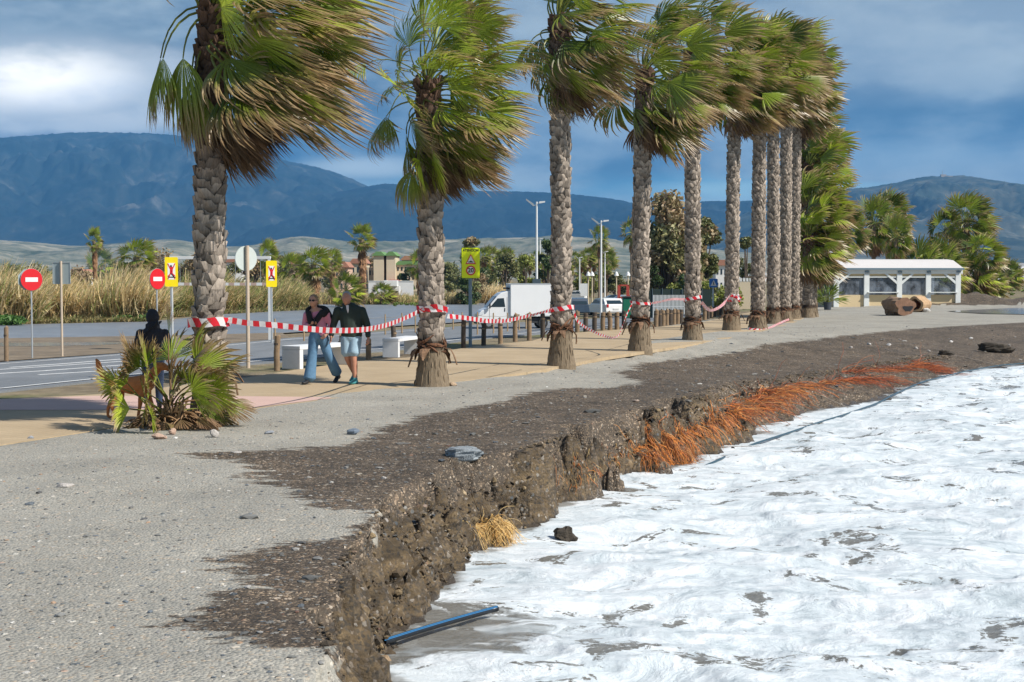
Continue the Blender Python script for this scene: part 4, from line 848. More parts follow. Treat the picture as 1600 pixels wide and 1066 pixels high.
    c = MB(); etube(c, [(-.045, .0, 1.45), (-.02, .0, 1.37), (0, 0, 1.18), (.01, -.01, 1.0), (.01, 0, .885)], (.12, .235, .205, .205, .20), (.10, .13, .15, .155, .14))
    for A in (AL, AR): etube(c, [A[0], A[1], np.array(A[1])*.1+np.array(A[2])*.9], (.085, .068, .050), (.085, .068, .050))
    etube(c, [(-.14, .00, 1.47), (-.05, .075, 1.50), (.05, .03, 1.47)], .035, .05, ref=(0, 0, 1))
    jk = bake(c, 'green_jacket', GRN, t, smooth=6)
    k_ = MB(); k_.tube([(-.055, -.10, 1.46), (-.045, -.128, 1.38), (-.04, -.14, 1.32)], (.03, .022, .004), 6); k_.build('shirt_front', WSHIRT, t)
    p = MB(); etube(p, [(0, 0, .97), (0, 0, .86), (0, 0, .80)], (.175, .185, .17), (.13, .14, .12))
    etube(p, [(-.09, 0, .86), (-.085, -.01, .70), (-.08, -.02, .56)], (.115, .11, .105), (.125, .115, .11)); etube(p, [(.09, 0, .86), (.08, -.06, .70), (.065, -.10, .56)], (.115, .11, .105), (.125, .115, .11))
    bake(p, 'shorts', SHORTS, t, smooth=5)
    for A, to in ((LR, (.02, -.30, .035)), (LL, (-.015, .07, .055))):
        s_ = MB(); shoe(s_, A[2], to, 1.08); so = bake(s_, 'shoe', TEAL, t, smooth=2)
    h = MB(); C = np.array(HC); h.ball(C+(0, .022, .058), (.085, .098, .078), 14, 10); h.ball(C+(0, .06, .0), (.076, .06, .07), 12, 8); bake(h, 'hair', HAIRG, t, smooth=3)
couple()
def hooded():
    b = P_(240, 640); t = thing('person', b, 'person in a dark hooded top and blue jeans seen from behind the low fan palm', 'person', 'walkers on the promenade', rz=math.pi+.25); t.scale = (.87,)*3
    m = MB(); HC = (0, -.05, 1.58); head(m, HC, 0, 1.0); etube(m, [(0, -.02, 1.5), (0, 0, 1.38)], .055, .06); etube(m, [(0, 0, 1.38), (0, 0, 1.1), (0, 0, .92)], (.17, .15, .16), (.10, .10, .11))
    AL = [(-.2, 0, 1.34), (-.265, .06, 1.08), (-.23, -.08, .90)]; AR = [(.2, 0, 1.34), (.26, .06, 1.08), (.22, -.12, .95)]
    for A in (AL, AR): etube(m, A, (.05, .04, .026), (.05, .04, .026)); hand(m, A[2], (0, -.6, -.6), (0, 0, 1), 1., .7)
    LL = [(-.09, 0, .88), (-.10, -.12, .50), (-.10, -.20, .11)]; LR = [(.09, 0, .88), (.10, -.02, .50), (.10, .22, .14)]
    for A in (LL, LR): etube(m, A, (.09, .058, .038), (.09, .058, .038))
    bake(m, 'body', SKIN, t)
    c = MB(); etube(c, [(0, .0, 1.42), (0, .01, 1.34), (0, .02, 1.15), (0, 0, .95), (0, 0, .86)], (.11, .225, .19, .19, .19), (.09, .13, .14, .14, .13))
    for A in (AL, AR): etube(c, A, (.08, .065, .05), (.08, .065, .05))
    c.ball((0, -.015, 1.60), (.115, .125, .145), 14, 10); etube(c, [(0, .06, 1.48), (0, .07, 1.38)], (.12, .13), (.06, .05)); bake(c, 'hooded_top', M('dark_hoodie', (.017, .018, .026), .85, .2, 10, .3), t, smooth=6)
    p = MB(); etube(p, [(0, 0, .95), (0, .01, .86), (0, 0, .80)], (.165, .18, .165), (.12, .14, .12))
    for A in (LL, LR): etube(p, [A[0], A[1], np.array(A[2])+(0, 0, .0)], (.108, .078, .06), (.115, .08, .062))
    bake(p, 'jeans', DENIM2, t, smooth=4)
    for A, to in ((LL, (-.11, -.36, .035)), (LR, (.11, .06, .04))):
        s_ = MB(); shoe(s_, A[2], to, 1.); bake(s_, 'shoe', SHOE, t, smooth=2); 
    bg = MB(); bg.box((.27, .10, .86), (.12, .22, .22), 0); bo = bg.build('shoulder_bag', BLK, None, bevel=.03); bo.location = b; bo.rotation_euler = (0, 0, math.pi+.25); bo.scale = (.9,)*3
    st = MB(); st.tube([(.27, .10, .96), (.16, .16, 1.25), (-.08, .12, 1.46), (-.14, -.02, 1.47), (.05, -.14, 1.25), (.26, .0, .96)], .014, 6); so = st.build('strap', BLK, bo); tag(bo, 'black bag hanging at the left hip of the hooded person', 'bag')
hooded()
def dog():
    b = P_(203, 655); t = thing('dog', b, 'tan dog with raised curved tail, walking half hidden behind the low fan palm', 'dog', rz=-.1)
    m = MB()
    etube(m, [(-.28, 0, .50), (-.15, 0, .50), (.05, 0, .47), (.22, 0, .49), (.30, 0, .53)], (.085, .10, .115, .125, .09), (.10, .105, .13, .14, .10), ref=(0, 1, 0))
    etube(m, [(.26, 0, .55), (.36, 0, .66), (.42, 0, .73)], (.075, .06, .055), (.085, .07, .06), ref=(0, 1, 0))
    etube(m, [(.41, 0, .74), (.48, 0, .745), (.56, 0, .715), (.62, 0, .705)], (.06, .058, .034, .026), (.06, .06, .036, .026), ref=(0, 1, 0))
    etube(m, [(-.30, 0, .54), (-.37, 0, .60), (-.43, .0, .70), (-.455, 0, .80), (-.48, 0, .84)], (.04, .045, .045, .035, .015), (.04, .045, .045, .035, .015), ref=(0, 1, 0))
    for sy, f in ((.07, 1), (-.07, -1)):
        etube(m, [(-.22, sy, .48), (-.17+.03*f, sy, .31), (-.29-.05*f, sy, .175), (-.25-.10*f, sy, .03), (-.20-.10*f, sy, .018)], (.065, .045, .022, .019, .020), (.085, .055, .028, .02, .018), ref=(0, 1, 0))
        etube(m, [(.23, sy, .46), (.22+.03*f, sy, .31), (.24+.07*f, sy, .17), (.23+.09*f, sy, .03), (.27+.09*f, sy, .018)], (.045, .036, .024, .020, .021), (.06, .042, .026, .02, .018), ref=(0, 1, 0))
        etube(m, [(.41, sy*.6, .775), (.40, sy*.85, .80), (.385, sy, .765)], (.02, .022, .01), (.012, .012, .008), ref=(1, 0, 0))
    bake(m, 'body', M('tan_dog_fur', (.50, .185, .055), .85, .25, 14, .6, .01), t, vox=.010, smooth=3)
    n = MB(); n.ball((.635, 0, .712), (.014, .016, .012), 8, 6); n.build('nose', SHOE, t, smooth=True)
    for sy in (.04, -.04): e = MB(); e.ball((.475, sy*.95, .768), .009, 8, 6); e.build('eye', SHOE, t, smooth=True)
    cl = MB(); cl.tube([(.335+.06*math.cos(a)*.6, .072*math.sin(a), .635-.055*math.cos(a)) for a in np.linspace(0, 2*math.pi, 15)], .012, 6, cap=False); cl.build('collar', M('red_collar', (.4, .03, .03), .6), t)
dog()
# ================================================================= STREET FURNITURE, SIGNS, TAPE
GALV = M('galvanised_steel', (.42, .45, .47), .45, .12, 5, .08, metal=.35); GALV2 = M('blue_grey_steel', (.17, .24, .29), .5, .12, 5, .08, metal=.2); WHITE = M('white_enamel', (.74, .75, .74), .45, .06, 3, .04); TANP = M('tan_painted_pole', (.52, .42, .32), .6, .1, 5, .1)
REDS = M('sign_red', (.62, .012, .018), .4, .06, 3, 0); YEL = M('sign_yellow', (.85, .66, .0), .4, .05, 3, 0); LIME = M('sign_lime', (.74, .86, .0), .4, .08, 3, 0); BLKP = M('sign_black', (.015, .015, .015), .5, .05, 4, 0); BLU = M('sign_blue', (.02, .16, .52), .4, .05, 3, 0); SBACK = M('sign_back', (.36, .42, .42), .5, .08, 5, .05, metal=.2); DKST = M('dark_steel', (.06, .09, .11), .55, .1, 5, .05)
def disc(mb, c, r, y, n=28, th=.004, mat=0, sx=1.):
    mb.prism([(c[0]+sx*r*math.cos(2*math.pi*i/n), c[1]+r*math.sin(2*math.pi*i/n)) for i in range(n)], y, y+th, mat)
def rrect(cx, cz, w, h, r, n=5):
    P = []
    for (sx, sz, a0) in ((1, 1, 0), (-1, 1, 90), (-1, -1, 180), (1, -1, 270)):
        for i in range(n+1):
            a = R(a0+90*i/n); P.append((cx+sx*(w/2-r)+r*math.cos(a), cz+sz*(h/2-r)+r*math.sin(a)))
    return P
def pole(t, h, r, mat, y=.04, n=12):
    m = MB(); m.tube([(0, y, -.1), (0, y, h*.5), (0, y, h)], r, n); m.build('pole', mat, t, smooth=False)
def sc_(px, py): b = G(px, py); return b, FPX/b[1]           # place and pixels per metre there
def no_entry(px, pyb, pcy, rpx, yaw, lab, side=0):
    b, s = sc_(px, pyb); t = thing('road_sign', b, lab, 'sign', 'no entry signs', yaw); zc_ = (pyb-pcy)/s; r = rpx/s; pole(t, zc_+r*.5, .035, GALV)
    m = MB(); disc(m, (0, zc_), r, -.03, 36, .02); m.build('disc', REDS, t); q = MB(); q.prism(rrect(0, zc_, r*1.15, r*.40, .01), -.035, -.031); q.build('white_bar', WHITE, t)
    e = MB(); disc(e, (0, zc_), r*1.03, -.009, 36, .016); e.build('rim', SBACK, t)
    if side:
        o = MB(); n = 8; o.prism([(-.12+r*.98*math.cos(2*math.pi*(i+.5)/n), zc_+r*1.02*math.sin(2*math.pi*(i+.5)/n)) for i in range(n)], .07, .09); o.build('rear_plate', SBACK, t)
no_entry(51, 560, 437, 17, R(38), 'red round no entry sign, the larger one at the left edge', 1); no_entry(247, 548, 436, 16, R(58), 'red round no entry sign, the small one just left of the yellow sign')
b, s = sc_(98, 557); t = thing('road_sign', b, 'grey back of a square road sign on a tall pole', 'sign', rz=R(-6)); pole(t, (557-408)/s, .05, TANP, -.05)
m = MB(); m.prism(rrect(0, (557-427)/s, 28/s, 33/s, .05), 0, .02); m.build('back_plate', SBACK, t); m = MB(); z0 = (557-427)/s; w_, h_ = 28/s, 33/s
for (cx, cz, a, c_) in ((-w_/2, z0, .02, h_), (w_/2, z0, .02, h_), (0, z0+h_/2, w_, .02), (0, z0-h_/2, w_, .02)): m.box((cx, -.006, cz), (a, .03, c_))
m.build('rim', GALV, t)
b, s = sc_(386, 573); t = thing('road_sign', b, 'oval looking back of a round sign on a tan pole right of the nearest palm', 'sign', rz=R(42)); pole(t, (573-384)/s, .042, TANP, -.05)
m = MB(); disc(m, (0, (573-404)/s), 19.5/s, 0, 36, .02); m.build('back_plate', M('sign_back_pale', (.50, .56, .54), .5, .06, 4, .03), t)
def camp_sign(px, pyb, cx, cy, w, h, yaw, lab):
    b, s = sc_(px, pyb); t = thing('yellow_sign', b, lab, 'sign', 'yellow warning pictogram signs', yaw); pole(t, (pyb-cy)/s, .055, GALV, .06); z0 = (pyb-cy)/s; W, H = w/s, h/s
    m = MB(); m.prism(rrect(0, z0, W, H, .06), -.02, .02); m.build('panel', YEL, t); q = MB(); q.prism(rrect(0, z0+.02*H, W*.58, H*.56, .01), -.026, -.021); q.build('white_field', WHITE, t)
    k = MB(); u = H*.25                                  # crossed out red figure by a dark seat
    def bar(x0, z0_, x1, z1_, wd, y=-.034):
        d = np.array((x1-x0, z1_-z0_)); n_ = np.array((-d[1], d[0]))/np.linalg.norm(d)*wd/2; A, B = np.array((x0, z0_)), np.array((x1, z1_)); k.prism([tuple(A+n_), tuple(A-n_), tuple(B-n_), tuple(B+n_)], y, y+.004)
    zz = z0+.02*H
    bar(-W*.27, zz+u*1.05, W*.27, zz-u*1.05, .05); bar(W*.27, zz+u*1.05, -W*.27, zz-u*1.05, .05); disc(k, (0, zz+u*.45), u*.20, -.030); bar(0, zz+u*.3, -.01, zz-u*.35, u*.38, -.031); bar(0, zz-.2*u, u*.45, zz-u*.65, u*.16, -.032); bar(0, zz-.2*u, -u*.45, zz-u*.7, u*.16, -.033); k.build('pictogram', REDS, t)
    k = MB(); disc(k, (-.05*u, zz+u*.72), u*.13, -.036); k.build('dark_hat', BLKP, t); k = MB(); bar(-u*.1, zz-u*.25, u*.35, zz-u*.75, u*.13, -.037); bar(-u*.45, zz-u*.78, u*.55, zz-u*.80, u*.14, -.036); k.build('dark_mark', BLKP, t)
    for sx in (-1, 1): mm = MB(); mm.box((sx*.0, .035, z0+sx*H*.3), (W*.9, .03, .04)); mm.build('bracket', GALV, t)
camp_sign(269, 536, 269, 425, 20, 46, R(18), 'yellow sign with a crossed out red figure, left of the nearest palm'); camp_sign(425, 536, 425.5, 428, 17, 41, R(20), 'smaller yellow sign with a crossed out red figure, right of the oval sign')
b, s = sc_(345, 531); t = thing('height_barrier', b, 'white overhead beam with red and white hanging bar behind the nearest palm', 'barrier', rz=R(-4)); hb = (531-403)/s; Lb = 160/s
m = MB(); m.box((0, 0, hb), (Lb, .14, .16)); m.build('beam', WHITE, t, bevel=.01)
for sx in (-1, 1): m = MB(); m.box((sx*Lb*.485, 0, hb/2-.05), (.12, .12, hb)); m.build('post', WHITE, t)
nst = 17; hz2 = (531-444)/s
for i in range(nst): m = MB(); m.box((-Lb*.47+(i+.5)*Lb*.94/nst, 0, hz2), (Lb*.94/nst, .06, .16)); m.build('white_band' if i % 2 else 'faded_red_band', WHITE if i % 2 else M('faded_red', (.50, .36, .30), .6, .1, 4, .05), t)
for sx in (-.4, -.15, .15, .4): m = MB(); m.tube([(sx*Lb, 0, hz2+.08), (sx*Lb, 0, hb-.06)], .012, 5); m.build('chain', GALV, t)
def text_mesh(s_, size, name, mat, parent, loc, ext=.003):
    cu = bpy.data.curves.new(name, 'FONT'); cu.body = s_; cu.size = size; cu.extrude = ext; cu.align_x = 'CENTER'; cu.align_y = 'CENTER'; cu.offset = size*.02; o = bpy.data.objects.new(name, cu); COL.objects.link(o)
    me = bpy.data.meshes.new_from_object(o.evaluated_get(bpy.context.evaluated_depsgraph_get())); bpy.data.objects.remove(o); me.materials.clear(); me.materials.append(mat)
    q = bpy.data.objects.new(name, me); COL.objects.link(q); q.parent = parent; q.location = loc; q.rotation_euler = (math.pi/2, 0, 0); return q
b, s = sc_(735.5, 541); t = thing('speed_hump_sign', b, 'lime warning sign reading ATENCIÓN with speed hump triangle and 20 limit', 'sign', rz=R(12)); z0 = (541-411)/s; W, H = 28.5/s, 47/s; pole(t, z0, .05, GALV2, .06)
m = MB(); m.prism(rrect(0, z0, W, H, .03), -.02, .02); m.build('panel', LIME, t); m = MB(); m.prism(rrect(0, z0, W*1.03, H*1.02, .03), -.012, .026); m.build('rim', M('sign_green_edge', (.12, .22, .01), .5), t)
text_mesh('ATENCIÓN', H*.105, 'lettering', BLKP, t, (0, -.024, z0+H*.415)); tz = z0+H*.13; th_ = H*.34
tri = lambda k_: [(0, tz+th_*.5*k_+.0), (-W*.29*k_, tz-th_*.5*k_), (W*.29*k_, tz-th_*.5*k_)]
m = MB(); m.prism(tri(1.), -.027, -.021); m.build('triangle_border', REDS, t); m = MB(); m.prism([(a, q-.01) for a, q in tri(.74)], -.032, -.028); m.build('triangle_field', WHITE, t)
m = MB(); m.prism([(-W*.15, tz-th_*.34), (W*.15, tz-th_*.34), (W*.14, tz-th_*.27), (W*.06, tz-th_*.24), (0, tz-th_*.15), (-W*.06, tz-th_*.24), (-W*.14, tz-th_*.27)], -.036, -.033); m.build('hump_symbol', BLKP, t)
cz = z0-H*.25; m = MB(); disc(m, (0, cz), W*.265, -.027); m.build('ring', REDS, t); m = MB(); disc(m, (0, cz), W*.195, -.032); m.build('ring_field', WHITE, t); text_mesh('20', W*.34, 'number', BLKP, t, (0, -.036, cz))
b, s = sc_(1114.5, 492); t = thing('crossing_sign', b, 'small blue square pedestrian crossing sign with white triangle', 'sign', rz=R(10)); z0 = (492-442.5)/s; W = 13.5/s; pole(t, z0, .05, GALV, .06)
m = MB(); m.prism(rrect(0, z0, W, W, .05), -.02, .02); m.build('panel', BLU, t); m = MB(); m.prism([(0, z0+W*.36), (-W*.36, z0-W*.32), (W*.36, z0-W*.32)], -.027, -.021); m.build('triangle', WHITE, t)
m = MB(); disc(m, (0, z0+W*.12), W*.05, -.033); m.prism([(-.02, z0+W*.07), (-W*.07, z0-W*.22), (-W*.02, z0-W*.22), (0, z0-W*.05), (W*.03, z0-W*.22), (W*.08, z0-W*.22), (.02, z0+W*.07)], -.034, -.029); m.build('walker_symbol', BLKP, t)
def lamp(px, pyb, pyt, lab, arm=1., sgn=0., r0=.09, grp='tall white street lamps'):
    b, s = sc_(px, pyb); h = (pyb-pyt)/s; t = thing('street_lamp', b, lab, 'street lamp', grp)
    m = MB(); m.tube([(0, 0, -.1), (0, 0, h*.5), (0, 0, h)], (r0*1.15, r0*.95, r0*.7), 12); m.build('pole', WHITE, t)
    for sx, L_, dz in ((1, .62*arm, .0), (-1, .80*arm, -.42)):
        m = MB(); m.tube([(0, 0, h-.15+dz*.2), (sx*L_*.4, 0, h-.05+dz*.6), ], .04, 6); m.prism([(sx*L_*.3, h+.02+dz*.4), (sx*L_, h+.05+(dz*.0 if sx > 0 else .18)), (sx*L_, h-.05+(0 if sx > 0 else .18)), (sx*L_*.3, h-.13+dz*.5)][::sx], -.14, .14)
        m.build('lamp_head', WHITE if sx > 0 else GALV, t)
    if sgn: m = MB(); m.box((0, -.12, (pyb-447)/s), (13/s, .03, 22/s)); m.build('sign_plate', DKST, t)
    return t
lamp(838.5, 505, 316, 'tallest white street lamp, in front of the truck, with a dark sign plate', sgn=1)
lamp(939, 498, 345, 'second tallest white street lamp, standing by the parked white car')
for (px, pb, pt, lab) in [(1020, 478, 376, 'white street lamp between the fourth and fifth palms'), (945, 470, 393, 'shorter white street lamp just right of the second tallest lamp'), (905.5, 467, 402, 'short white lamp above the white board by the palm grove'), (844, 462, 373, 'distant white lamp head beside the dark tree behind the truck'), (778, 460, 414, 'low distant lamp among the trees right of the lime sign'), (1016, 470, 384, 'thin lamp pole hard against the right side of the fourth palm')]: lamp(px, pb, pt, lab, .8, r0=.11)
# timber bollards along the promenade
WOOD = M('weathered_wood', (.24, .165, .10), .9, .35, 7, .6, .01); WOODD = M('dark_weathered_wood', (.075, .058, .045), .9, .35, 7, .6, .01); STAKE = M('stake_wood', (.36, .25, .14), .9, .3, 7, .5, .01)
def bollard(px, pb, pt, dark=False, lab='', i=0):
    b, s = sc_(px, pb); h = (pb-pt)/s; t = thing('timber_bollard', b, lab, 'bollard', 'timber bollards along the promenade edge'); r = max(.065, min(.095, 3.7/s)); rg = random.Random(i)
    m = MB(); m.tube([(0, 0, -.1), (rg.uniform(-.01, .01), 0, h*.5), (rg.uniform(-.03, .03), 0, h-.015), (rg.uniform(-.03, .03), 0, h)], (r, r, r*.96, r*.8), 12); m.build('post', WOODD if dark else WOOD, t, smooth=False)
    q = MB(); q.tube([(0, 0, h*.72), (0, 0, h*.78)], r*1.03, 12); q.build('worn_band', WOOD if dark else WOODD, t)
BL = [(10, 564, 511, 0, 'leftmost timber bollard, beside the no entry sign pole'), (433, 578, 524, 0, 'timber bollard left of the white bench'), (533, 567, 524, 0, 'timber bollard between the two walkers'), (576, 562, 530, 0, 'timber bollard right of the man in the green jacket'), (616, 556, 509, 1, 'dark bollard sticking up behind the small white bench'), (724, 544, 497, 1, 'dark bollard beside the lime sign pole, on its left'), (755.5, 540, 505, 1, 'dark bollard just right of the lime sign pole'), (782, 537, 498, 0, 'brown bollard under the middle of the sagging tape'), (805, 533, 491, 0, 'second brown bollard right of the lime sign'), (827, 531, 489, 0, 'brown bollard just left of the tallest lamp'), (848, 526, 489, 1, 'dark bollard touching the left side of the third palm'), (902, 519, 486, 0, 'bollard touching the right side of the third palm'), (915, 518, 489, 1, 'dark bollard, first after the third palm'), (929, 517, 488, 1, 'dark bollard in front of the white car, on its left'), (942, 516, 488, 0, 'brown bollard in front of the white car'), (953, 516, 488, 0, 'brown bollard in front of the white car, on its right'), (964, 515, 488, 0, 'bollard two before the fourth palm'), (975, 512, 486, 1, 'dark bollard beside the hanging tape end at the fourth palm')]
for i, (a, b_, c, d, lab) in enumerate(BL): bollard(a, b_, c, d, lab, i)
for i in range(8): bollard(1025+i*5.6, 510-i*.7, 485-i*.2, i % 3 == 1, f'bollard in the close set row between the fourth and fifth palms', 40+i)
for i in range(7): bollard(1101+i*5, 499-i*1.5, 481-i*.6, i % 2 == 1, f'short bollard in the close set row beside the crossing sign', 50+i)
# thin stake and rope fence beyond the road
def rope_fence(name, pts, lab, lean=0.):
    base = G(*pts[0][:2]); t = thing(name, base, lab, 'fence'); prev = None; rp = MB(); W_ = []
    for (px, pb, pt) in pts:
        b, s = sc_(px, pb); h = (pb-pt)/s; o = np.array(b)-np.array(base); ln = lean*h; m = MB(); m.tube([o+(0, 0, -.1), o+(ln*.5, 0, h*.5), o+(ln, 0, h)], (.05, .045, .04), 7); m.build('post', STAKE, t); W_.append((o, h, ln))
    for fz in (.85, .45):
        for (a, ha, la), (c, hc, lc) in zip(W_[:-1], W_[1:]):
            A = a+np.array((la*fz, 0, ha*fz)); B = c+np.array((lc*fz, 0, hc*fz)); rp.tube([A*(1-q)+B*q-np.array((0, 0, .06*math.sin(math.pi*q))) for q in np.linspace(0, 1, 6)], .010, 4)
    rp.build('rope', M('fence_rope', (.22, .19, .15), .9), t)
rope_fence('rope_fence', [(430, 539, 498), (475, 533, 493), (520, 528, 492), (552, 526, 491), (602, 523, 491), (628, 521, 489), (649, 520, 490), (682, 517, 488), (708, 515, 487), (722, 513, 488)], 'thin stake and rope fence beyond the road behind the couple')
rope_fence('rope_fence', [(746, 523, 487), (771, 521, 489), (793, 518, 489), (811, 516, 491), (822, 514, 491), (842, 512, 490)], 'thin stake and rope fence in front of the box truck')
# concrete benches
CONC = M('white_concrete', (.66, .67, .68), .8, .10, 2.5, .15)
def bench(px, py, L, wd, h, rz, lab):
    b = G(px, py, 0.); t = thing('bench', b, lab, 'bench', 'white concrete benches', rz)
    m = MB(); m.box((0, 0, h-.04), (L, wd, .08)); m.build('seat', CONC, t, bevel=.008)
    for sx in (-1, 1):
        m = MB(); m.box((sx*(L/2-.06), 0, (h-.082)/2), (.12, wd*.98, h-.084)); m.build('leg', CONC, t, bevel=.008)
bench(497, 573, 1.9, .5, .50, R(60), 'long white concrete bench behind the walking woman'); bench(628, 556, 1.7, .42, .47, R(75), 'white concrete bench seen end on, between the man and the second palm')
# ----------------------------------------------------------------- barrier tape
tb = NB('barrier_tape'); cc = tb.n('ShaderNodeSeparateColor'); tb.l(tb.attr('col'), cc.inputs[0]); sk2 = tb.math('ADD', cc.outputs[0], tb.math('MULTIPLY', cc.outputs[1], .6))
fr_ = tb.math('FRACT', tb.math('MULTIPLY', sk2, 1/.23)); tb.bsdf(tb.mix(tb.math('GREATER_THAN', fr_, .5), (.80, .78, .78), (.72, .02, .035)), .35, trans=.25)
def tape(pts, lab, w=.085, rings=(), seed=0, twist=.25):
    """pts: px, py, distance; rings: (base px, base py, height px, radius, tilt, width)"""
    rg = np.random.default_rng(seed); m = MB(); s0 = 0.
    def ribbon(P, up, w, s0):
        P = np.asarray(P); T = nrm(np.gradient(P, axis=0)); U = nrm(up-np.sum(up*T, 1, keepdims=True)*T); d = np.concatenate([[0], np.cumsum(np.linalg.norm(np.diff(P, axis=0), axis=1))])+s0
        V = np.stack([P-U*w/2, P+U*w/2], 1); C = np.stack([np.stack([d, d*0, d*0], -1), np.stack([d, d*0+w, d*0], -1)], 1); n = len(P)
        F = np.array([(2*i, 2*i+2, 2*i+3, 2*i+1) for i in range(n-1)]); m.add(V.reshape(-1, 3), F, 0, C.reshape(-1, 3)); return d[-1]
    for grp in pts:
        Q = np.array([at(*p) for p in grp]); t_ = np.arange(len(Q)); tt = np.linspace(0, len(Q)-1, (len(Q)-1)*14+1); P = np.stack([np.interp(tt, t_, Q[:, i]) for i in range(3)], -1)
        for _ in range(30): P[1:-1] = (P[:-2]+2*P[1:-1]+P[2:])/4
        tw = np.cumsum(rg.normal(0, twist*.35, len(P))); tw -= tw.mean(); tw += .35; T = nrm(np.gradient(P, axis=0)); sd = nrm(np.cross(T, (0, 0, 1.)))
        up = np.array((0, 0, 1.))*np.cos(tw)[:, None]+sd*np.sin(tw)[:, None]; s0 = ribbon(P, up, w, s0)
    for (bx, by, hp, r, tilt, ww) in rings:
        b, s = sc_(bx, by); b = G(bx, by, 0.); s = FPX/b[1]; h = (by-hp)/s; a = np.linspace(-math.pi*1.02, math.pi*1.02, 44)
        P = np.stack([b[0]+r*np.cos(a), b[1]+r*np.sin(a), h+tilt*np.cos(a+.5)+.008*np.sin(5*a)], -1); s0 = ribbon(P, np.tile((0, 0, 1.), (44, 1)), ww, s0)
    return m, tag(m.build('barrier_tape', tb.mat, origin=tuple(at(*pts[0][0]))), lab, 'barrier tape', 'red and white tape strung between the palms')
tape([[(357, 500, 19.2), (385, 505, 19.6), (430, 508, 20.0), (480, 514, 20.6), (520, 517, 21.4), (570, 516, 22.6), (610, 507, 24.2), (640, 494, 25.4), (656, 486, 25.9)]], 'tape round the nearest palm, sagging in front of the couple to the second palm', .088, [(328, 661, 503, .285, .012, .12)], 1, .12)
tape([[(699, 494, 25.9), (730, 497, 26.6), (760, 502, 27.6), (790, 502, 28.8), (830, 493, 30.4), (862, 484, 31.8)], [(656, 487, 25.75), (678, 477, 25.6), (700, 484, 25.8)]], 'tape from the second palm to the third, in front of the box truck', .085, [(675, 603, 482, .29, -.03, .07)], 2)
tape([[(896, 485, 31.8), (902, 503, 32), (918, 514, 33), (940, 524, 34.3), (958, 529, 35.4), (968, 524, 36.2), (974, 505, 37), (980, 490, 37.6), (990, 470, 38)]], 'tape from the third palm drooping in a loop almost to the promenade', .06, [(877, 571, 483, .29, .05, .10)], 3)
tape([[(1018, 474, 38), (1030, 472, 39), (1050, 467, 41), (1070, 468, 44)]], 'short tape between the fourth and fifth palms', .07, [(1000, 548, 473, .28, -.03, .07)], 4)
tape([[(1096, 472, 44), (1102, 480, 45), (1110, 486, 46.4), (1122, 482, 48.4), (1132, 474, 50), (1140, 462, 51.6)]], 'tape from the fifth palm dipping past the crossing sign to the sixth', .10, [(1082, 532, 467, .29, .06, .10)], 5)
kp = [(1134, 464, 51.5), (1139, 471, 51.5), (1146, 459, 51.4), (1152, 470, 51.5), (1157, 460, 51.6), (1150, 464, 51.4)]; tape([kp, [(p[0]+2, p[1]+3, p[2]) for p in kp[::-1]]], 'knot of tape bunched on the sixth palm', .12, [], 6, .9)
tape([[(1168, 513.5, 53.5), (1185, 515, 53), (1200, 514, 54), (1212, 508, 57), (1225, 502, 61), (1236, 498, 64)]], 'loose tape lying on the ground round the foot of the palm cluster', .09, [], 7, .6)
# ================================================================= VEHICLES
VWHITE = M('white_vehicle_paint', (.78, .78, .77), .3, .04, 2, .0, coat=.4); GLASS = M('vehicle_glass', (.02, .035, .045), .08, .03, 3, 0); TYRE = M('tyre_rubber', (.02, .02, .02), .8, .1, 10, .1); RIM = M('wheel_rim', (.42, .43, .44), .35, .05, 5, .02, metal=.7); LAMPR = M('tail_lamp', (.45, .02, .02), .25, .05, 5, 0); LAMPW = M('head_lamp', (.65, .68, .7), .12, .03, 5, 0); PLAST = M('dark_plastic', (.03, .03, .032), .6, .1, 6, .05); PLATE = M('number_plate', (.7, .7, .68), .5, .03, 5, 0)
def wheel(t, x, y, r, w=.2):
    g = MB(); n = 22; a = np.linspace(0, 2*np.pi, n, endpoint=False); prof = [(r*.6, -w/2), (r*.96, -w/2), (r, -w*.35), (r, w*.35), (r*.96, w/2), (r*.6, w/2)]
    V = [(x+q*math.cos(k_), y+d, r+q*math.sin(k_)) for q, d in prof for k_ in a]; F = [(i*n+j, i*n+(j+1) % n, (i+1)*n+(j+1) % n, (i+1)*n+j) for i in range(5) for j in range(n)]; g.add(V, F); o = g.build('wheel', TYRE, t)
    h = MB(); sg = -1 if y < 0 else 1; h.prism([(x+r*.6*math.cos(k_), r+r*.6*math.sin(k_)) for k_ in a], y-w*.36, y+w*.36); 
    for k_ in range(5):
        c, s_ = math.cos(k_*1.2566), math.sin(k_*1.2566); h.prism([(x+c*.08*r-s_*.06*r, r+s_*.08*r+c*.06*r), (x+c*.08*r+s_*.06*r, r+s_*.08*r-c*.06*r), (x+c*.57*r+s_*.10*r, r+s_*.57*r-c*.10*r), (x+c*.57*r-s_*.10*r, r+s_*.57*r+c*.10*r)], y+sg*w*.37, y+sg*w*.43)
    h.build('rim', RIM, o)
